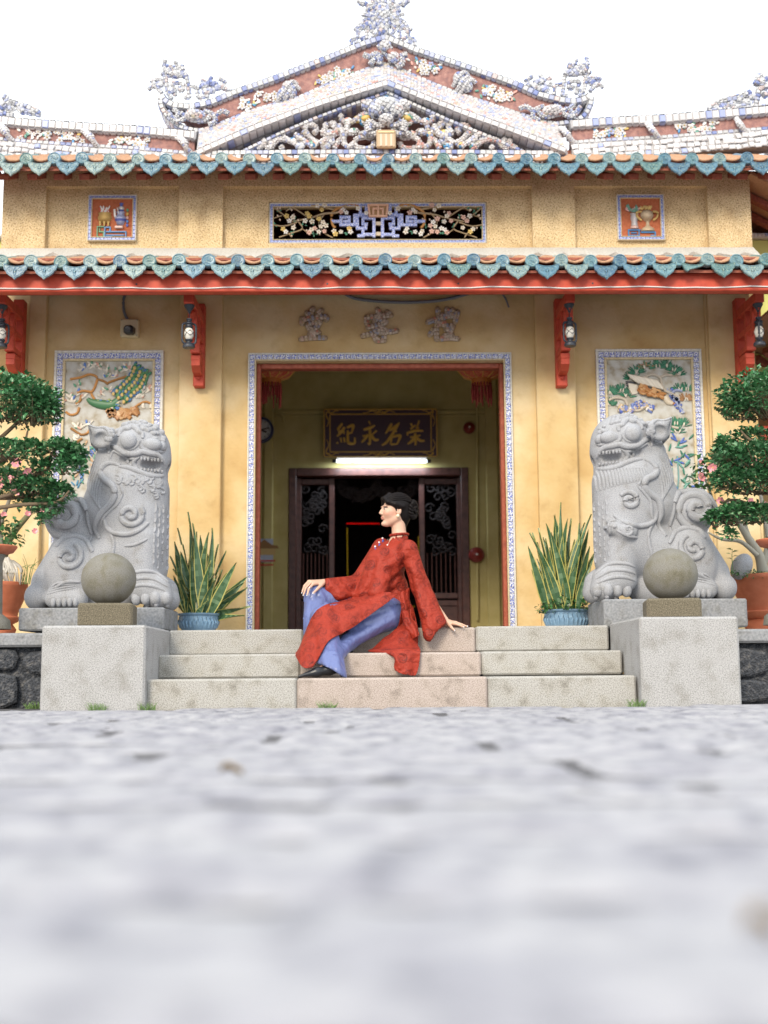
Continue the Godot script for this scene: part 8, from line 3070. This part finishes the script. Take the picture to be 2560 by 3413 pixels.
func hair(w: Node, H: Transform3D, hb: Basis) -> void:
	var mb := MB.new()
	mb.col = Color(1, 1, 1)
	var f := Sdf.new(H.origin - Vector3(0.17, 0.17, 0.14), H.origin + Vector3(0.19, 0.16, 0.14), 0.0045)
	f.ell(H * Vector3(-0.02, 0.036, 0), Vector3(0.101, 0.086, 0.081), 0.01, hb)
	f.ell(H * Vector3(-0.055, -0.02, 0), Vector3(0.058, 0.07, 0.066), 0.02, hb)
	f.cap(H * Vector3(-0.06, -0.05, 0), H * Vector3(-0.062, -0.115, 0), 0.045, 0.022, 0.02)
	f.ell(H * Vector3(0.082, -0.045, 0), Vector3(0.098, 0.095, 0.11), 0.012, hb, true)
	# swept fringe
	for s in [1.0, -1.0]:
		f.chain([H * Vector3(0.045, 0.108, 0.004 * s), H * Vector3(0.08, 0.078, 0.02 * s), H * Vector3(0.066, 0.05, 0.052 * s), H * Vector3(0.02, 0.034, 0.074 * s), H * Vector3(-0.03, 0.02, 0.078 * s)], [0.014, 0.015, 0.014, 0.013, 0.01], 0.02)
		f.cap(H * Vector3(0.016, 0.03, 0.072 * s), H * Vector3(0.012, -0.012, 0.073 * s), 0.009, 0.004, 0.01)
	f.net(mb)
	# strands
	for i in 18:
		var u := i / 17.0
		var s := 1.0 if i % 3 else -1.0
		var pl := []
		for k in 9:
			var v := k / 8.0
			var a := lerpf(0.5, 2.9, v)
			var e := lerpf(0.2, 1.25, u)
			var q := Vector3(-0.02 + cos(a) * 0.102 * cos(e * 0.4), 0.036 + sin(a) * 0.087 * cos(e) + 0.004, s * 0.081 * sin(e) * (0.55 + 0.45 * sin(a)))
			pl.append(H * q)
		mb.tube(pl, 0.0042, 5)
	# braided bun: three coils wound about each other
	var bc := H * Vector3(-0.122, 0.012, 0.024)
	var bb := Basis(hb.x.rotated(hb.y, -0.8), hb.y, hb.z.rotated(hb.y, -0.8))
	for k in 3:
		var pl := []
		for i in 61:
			var a := TAU * i / 60.0
			var br := a * 5.0 + TAU * k / 3.0
			var rr := 0.041 + 0.0105 * cos(br)
			pl.append(bc + bb * Vector3(sin(br) * 0.0125, sin(a) * rr * 1.22, cos(a) * rr))
		mb.tube(pl, 0.0105, 7)
	mb.ball(Transform3D(bb * Basis.from_scale(Vector3(0.024, 0.036, 0.03)), bc), 12, 8)
	for k in 2:
		var pl := []
		for i in 21:
			var a := TAU * i / 20.0
			pl.append(bc + bb * Vector3(-0.018 + 0.004 * sin(a * 4.0 + k * 2.0), sin(a) * 0.019, cos(a) * 0.017 + (k - 0.5) * 0.004))
		mb.tube(pl, 0.009, 7)
	var hm := mat("hair", lin(0.008, 0.006, 0.006), 0.45)
	hm.metallic_specular = 0.25
	put(mb, "hair", hm, w)
	# earring
	mb = MB.new()
	mb.col = Color(0.74, 0.66, 0.44)
	mb.ball(Transform3D(Basis.from_scale(Vector3(0.0115, 0.0125, 0.011)), H * Vector3(0.002, -0.046, 0.078)), 12, 8)
	put(mb, "earring", mats.shards, w)

func brocade() -> StandardMaterial3D:
	# scarlet silk woven with darker round medallions and trailing leaves
	var n := 512
	var im := Image.create(n, n, false, Image.FORMAT_RGB8)
	var base := lin(0.31, 0.034, 0.017)
	var dark := lin(0.085, 0.01, 0.008)
	im.fill(base)
	var fn := FastNoiseLite.new()
	fn.seed = 3
	fn.frequency = 0.06
	var cs := [[96, 90, 52], [350, 60, 46], [230, 200, 52], [440, 250, 50], [80, 310, 48], [290, 390, 54], [470, 440, 44], [140, 460, 44]]
	for y in n:
		for x in n:
			var v := 0.0
			for c in cs:
				var dx := absf(x - c[0])
				dx = minf(dx, n - dx)
				var dy := absf(y - c[1])
				dy = minf(dy, n - dy)
				var d := sqrt(dx * dx + dy * dy) / float(c[2])
				if d < 1.0:
					var a := atan2(y - c[1], x - c[0])
					v = maxf(v, 1.0 if d > 0.88 else (0.85 if sin(a * 3.0 + d * 9.0) + fn.get_noise_2d(x * 2.0, y * 2.0) * 1.2 > 0.0 else 0.25))
			var q := fn.get_noise_2d(x + 40 * sin(y * TAU / n), y + 40 * cos(x * TAU / n))
			if absf(q) < 0.045 and v < 0.1:
				v = 0.7
			v = clampf(v + fn.get_noise_2d(x * 6.0, y * 6.0) * 0.12, 0, 1)
			im.set_pixel(x, y, base.lerp(dark, v * 0.9))
	var m := mat("brocade", Color.WHITE, 0.58)
	m.albedo_texture = ImageTexture.create_from_image(im)
	m.uv1_triplanar = true
	m.uv1_scale = Vector3(2.9, 2.9, 2.9)
	m.metallic_specular = 0.32
	m.heightmap_enabled = true
	m.heightmap_scale = 1.1
	m.heightmap_texture = noise_tex(0.012, [], 512, 3, FastNoiseLite.TYPE_SIMPLEX_SMOOTH, 81)
	return m

func tunic(tr: Sdf, w: Node, shL: Vector3, shR: Vector3, elL: Vector3, elR: Vector3, wrL: Vector3, wrR: Vector3, chest: Vector3, waist: Vector3, pel: Vector3, neck: Vector3, hc: Vector3) -> void:
	var red := brocade()
	var f := Sdf.new(Vector3(at(686, 1300, -8.0).x, at(850, 1400, -8.0).y, -8.68), Vector3(at(985, 1300, -8.1).x, at(860, 1138, -8.3).y, -7.8), 0.0115)
	var side := (shL - shR)
	side.y = 0
	side = side.normalized()
	var fwd := Vector3.UP.cross(side)
	if fwd.x > 0.0:
		fwd = -fwd
	var tb := Basis(side, Vector3.UP, side.cross(Vector3.UP))
	f.cap(shL + Vector3(0, -0.012, 0), shR + Vector3(0, -0.012, 0), 0.056, 0.056, 0.03)
	f.ell(chest + fwd * 0.01, Vector3(0.155, 0.13, 0.11), 0.05, tb)
	f.ell(waist, Vector3(0.14, 0.14, 0.105), 0.05, tb)
	f.ell(pel + Vector3(0, 0.02, 0), Vector3(0.165, 0.11, 0.125), 0.05, tb)
	for s in [-1.0, 1.0]:
		f.ell(chest + fwd * 0.075 + side * (0.06 * s) + Vector3(0, 0.005, 0), Vector3(0.06, 0.06, 0.06), 0.04)
	# loose front falling from the bust to the lap
	f.cap(chest + fwd * 0.1, at(786, 1290, -8.22), 0.075, 0.06, 0.05)
	f.cap(chest + fwd * 0.06 + side * 0.05, at(812, 1284, -8.1), 0.07, 0.05, 0.05)
	f.cap(neck + Vector3(0, -0.01, 0), neck + Vector3(-0.006, 0.014, 0), 0.062, 0.055, 0.03)
	# sleeves
	var cuffL := at(943, 1350, -8.09)
	f.chain([shL, elL, cuffL], [0.06, 0.062, 0.072], 0.03)
	f.cap(elL.lerp(cuffL, 0.35), at(928, 1372, -8.04), 0.055, 0.045, 0.04)
	var cuffR := at(708, 1268, -8.17)
	f.chain([shR, elR, cuffR], [0.06, 0.07, 0.06], 0.03)
	f.chain([elR + Vector3(0, -0.02, 0.04), at(730, 1284, -8.16)], [0.075, 0.05], 0.04)
	# folds across the bodice and the sleeves
	for q in [[[868, 1225, -8.1], [840, 1250, -8.08], [800, 1268, -8.1]], [[866, 1245, -8.12], [836, 1268, -8.08], [792, 1282, -8.12]], [[870, 1200, -8.11], [850, 1215, -8.1], [820, 1225, -8.12]], [[806, 1215, -8.16], [796, 1250, -8.14], [784, 1284, -8.14]], [[900, 1230, -8.08], [912, 1270, -8.07], [930, 1320, -8.02]], [[890, 1215, -8.08], [900, 1262, -8.08], [918, 1330, -8.02]], [[790, 1235, -8.28], [765, 1262, -8.3], [722, 1268, -8.12]], [[796, 1262, -8.25], [770, 1284, -8.22], [736, 1290, -8.1]], [[874, 1190, -8.1], [862, 1210, -8.1], [856, 1235, -8.1]], [[838, 1195, -8.14], [822, 1212, -8.14], [812, 1240, -8.14]], [[896, 1245, -8.08], [906, 1285, -8.06], [914, 1320, -8.04]], [[902, 1290, -8.06], [922, 1330, -8.03], [934, 1362, -8.0]], [[886, 1225, -8.08], [900, 1240, -8.08], [912, 1246, -8.08]], [[790, 1240, -8.3], [776, 1256, -8.3], [756, 1262, -8.28]], [[858, 1258, -8.1], [836, 1276, -8.08], [816, 1284, -8.1]]]:
		fold(f, q, 0.017, 0.005)
	# open cuffs
	f.ell(at(944, 1363, -8.07) + Vector3(0.73, -0.69, 0) * 0.25, Vector3(0.25, 0.25, 0.3), 0.005, Basis(), true)
	f.ell(at(944, 1358, -8.09), Vector3(0.045, 0.06, 0.04), 0.008, Basis(), true)
	var dR := Vector3(-1, 0.15, 0.3).normalized()
	f.ell(cuffR + dR * 0.135, Vector3(0.115, 0.13, 0.13), 0.006, Basis(), true)
	# neck opening
	f.cap(neck, neck + Vector3(-0.02, 0.12, 0), 0.052, 0.052, 0.006, true)
	var mb := MB.new()
	f.net(mb)
	put(mb, "tunic", red, w)
	# collar roll
	mb = MB.new()
	var pl := []
	for i in 21:
		var a := TAU * i / 20.0
		pl.append(neck + Vector3(-0.002 + cos(a) * 0.061, 0.014 + 0.004 * cos(a), sin(a) * 0.058))
	mb.tube(pl, 0.0095, 7)
	put(mb, "collar", red, w)
	# front panel: over the lap, over the near knee and down to the foot
	var rows := [
		[[790, 1272, -8.3], [812, 1276, -8.12], [838, 1280, -8.03], [861, 1282, -8.05]],
		[[768, 1288, -8.26], [788, 1291, -8.08], [812, 1299, -7.98], [836, 1302, -7.99]],
		[[740, 1298, -8.2], [758, 1303, -8.02], [778, 1316, -7.89], [806, 1324, -7.92]],
		[[714, 1304, -8.12], [724, 1314, -7.94], [744, 1334, -7.81], [770, 1350, -7.84]],
		[[690, 1314, -8.06], [694, 1326, -7.88], [712, 1350, -7.76], [736, 1370, -7.77]],
		[[672, 1336, -8.0], [676, 1352, -7.81], [692, 1370, -7.7], [711, 1384, -7.68]],
		[[660, 1366, -7.92], [663, 1378, -7.72], [677, 1394, -7.62], [697, 1404, -7.57]],
		[[647, 1398, -7.82], [650, 1406, -7.62], [664, 1420, -7.52], [686, 1424, -7.5]],
		[[637, 1413, -7.76], [645, 1428, -7.58], [657, 1443, -7.47], [676, 1440, -7.46]]]
	put(cloth(rows, 0.006, 5, tr), "front_panel", red, w)
	# back panel: over the edge of the landing, spread on the tread, over the next edge
	var back := [
		[[868, 1300, -8.35], [878, 1300, -8.22], [886, 1304, -8.12], [892, 1312, -8.16]],
		[[862, 1348, -8.16], [876, 1346, -8.1], [890, 1344, -8.09], [900, 1346, -8.13]],
		[[850, 1364, -8.08], [868, 1366, -8.02], [890, 1362, -8.04], [903, 1368, -8.1]],
		[[826, 1382, -8.04], [850, 1386, -7.92], [880, 1386, -7.95], [902, 1392, -8.04]],
		[[806, 1401, -8.0], [840, 1402, -7.82], [874, 1399, -7.84], [906, 1401, -7.9]],
		[[797, 1407, -7.9], [842, 1407, -7.72], [878, 1404, -7.7], [908, 1405, -7.71]],
		[[848, 1416, -7.685], [862, 1420, -7.66], [884, 1420, -7.67], [907, 1420, -7.685]],
		[[852, 1440, -7.68], [866, 1446, -7.645], [884, 1447, -7.66], [903, 1446, -7.68]],
		[[853, 1448, -7.675], [866, 1454, -7.64], [884, 1458, -7.65], [898, 1459, -7.675]]]
	put(cloth(back, 0.006, 9, tr), "back_panel", red, w)
	# side edge of the back panel hanging from the hip
	var fall := [
		[[861, 1282, -8.06], [872, 1276, -8.1], [884, 1270, -8.16]],
		[[866, 1306, -8.05], [874, 1300, -8.06], [884, 1300, -8.12]],
		[[870, 1336, -8.06], [879, 1332, -8.04], [886, 1330, -8.1]],
		[[876, 1358, -8.04], [890, 1354, -8.0], [900, 1350, -8.06]],
		[[890, 1380, -8.02], [899, 1376, -7.97], [905, 1372, -8.03]]]
	put(cloth(fall, 0.006, 4, tr), "side_fall", red, w)
	# frog buttons, necklace
	for q in [[811, 1184], [819.5, 1175], [827, 1166]]:
		var p := at(q[0], q[1], -8.2)
		var z := f.front(p.x, p.y, -7.9, -8.5)
		p = at(q[0], q[1], z)
		mb = MB.new()
		mb.col = Color(0.05, 0.06, 0.3)
		mb.ball(Transform3D(Basis.from_scale(Vector3(0.0085, 0.015, 0.008)), p + Vector3(0.001, -0.011, 0.004)), 9, 6)
		mb.col = Color(0.76, 0.7, 0.68)
		mb.ball(Transform3D(Basis.from_scale(Vector3(0.007, 0.007, 0.006)), p + Vector3(-0.002, 0.01, 0.005)), 8, 6)
		put(mb, "button", mats.shards, w)
	mb = MB.new()
	var np := at(837, 1177, -8.2)
	np.z = f.front(np.x, np.y, -7.9, -8.5) + 0.004
	var na := at(839, 1156, -8.24)
	na.z = f.front(na.x, na.y, -7.9, -8.5) + 0.006
	var nb := at(846, 1160, -8.2)
	nb.z = f.front(nb.x, nb.y, -7.9, -8.5) + 0.006
	mb.col = Color(0.6, 0.5, 0.42)
	mb.tube([na, np], 0.0014, 5)
	mb.tube([nb, np], 0.0014, 5)
	mb.col = Color(0.76, 0.72, 0.7)
	mb.ball(Transform3D(Basis.from_scale(Vector3(0.006, 0.006, 0.006)), np), 8, 6)
	put(mb, "necklace", mats.shards, w)

func cloth(rows: Array, th: float, sd: int, over: Sdf) -> MB:
	# smooth grid through the given rows, with small folds running along the fall
	var fn := FastNoiseLite.new()
	fn.seed = sd
	fn.frequency = 0.9
	var wide := []
	for r in rows:
		wide.append(spline(line3(r), 6))
	var cols: int = wide[0].size()
	var lines := []
	for j in cols:
		var c := []
		for i in wide.size():
			c.append(wide[i][j])
		lines.append(spline(c, 5))
	var g := []
	for i in lines[0].size():
		var row := []
		for j in cols:
			var p: Vector3 = lines[j][i]
			var u := float(j) / (cols - 1)
			p += Vector3(0.0, 0.3, 1).normalized() * (0.007 * sin(u * 14.0 + fn.get_noise_2d(i * 0.12, sd) * 5.0) + 0.005 * fn.get_noise_2d(u * 6.0, i * 0.3))
			for q in 30: # lie on the trousers, never inside them
				if over.at(p) > 0.011:
					break
				p += (EYE - p).normalized() * 0.008
			row.append(p)
		g.append(row)
	var mb := MB.new()
	mb.sheet(g, th)
	return mb

# ------------------------------------------------------------------ litter and tufts
func litter() -> void:
	var names := ["small grass tuft at the foot of the block under the curled-beard lion", "small grass tuft in the corner of the steps and the block under the curled-beard lion", "small grass tuft in the corner of the steps and the block under the lion with a cub", "low grass tuft at the foot of the pink lowest step", "short grass below the dark rubble wall beside the curled-beard lion"]
	var spots := [[211, 1530, -7.22], [318, 1527, -7.24], [1376, 1521, -7.24], [706, 1524, -7.3], [72, 1522, -7.8]]
	for k in 5:
		var p := at(spots[k][0], spots[k][1], spots[k][2])
		p.y = 0.0
		var mb := MB.new()
		for i in 46:
			mb.col = Color(0.12, 0.2, 0.06) * rnd(0.7, 1.6)
			var a := rnd(0, TAU)
			var q := p + Vector3(rnd(-0.05, 0.05), -0.01, rnd(-0.01, 0.02))
			var h := rnd(0.02, 0.055)
			mb.tube([q, q + Vector3(cos(a) * 0.01, h * 0.6, sin(a) * 0.008), q + Vector3(cos(a) * 0.03, h, sin(a) * 0.015)], [0.002, 0.0016, 0.0006], 4)
		var o := one(mb, "grass_clump", mats.leaf, names[k], "grass", p)
		stuff(o)
	# dry leaves
	var lv := [[500, 1667, 0.022, "brown dry leaf caught in a paving joint"], [1650, 2010, 0.012, "pale dry leaf on the paving at the frame edge"], [1352, 1457, 0.02, "tiny dry leaf on the middle step against the block"], [1441, 1293, 0.0, ""]]
	for q in lv:
		if q[2] <= 0.0:
			continue
		var p := at(q[0], q[1], -2.3)
		if q[1] > 1500:
			var d := (p - EYE)
			p = EYE + d * (-(EYE.y - 0.008) / d.y)
		else:
			p = at(q[0], q[1], -7.75)
			p.y = 0.183
		var g := []
		for i in 6:
			var row := []
			var u := i / 5.0
			for j in 5:
				var v := (j / 4.0 - 0.5) * 2.0
				row.append(p + Vector3((u - 0.5) * q[2] * 2.0, 0.012 * absf(v) + 0.006 * sin(u * 5.0), v * q[2] * 0.5 * sin(PI * (0.08 + 0.84 * u))))
			g.append(row)
		var mb := MB.new()
		mb.col = Color(0.22, 0.15, 0.06)
		mb.sheet(g, 0.0012)
		one(mb, "dry_leaf", mats.leaf, q[3], "leaf", p)
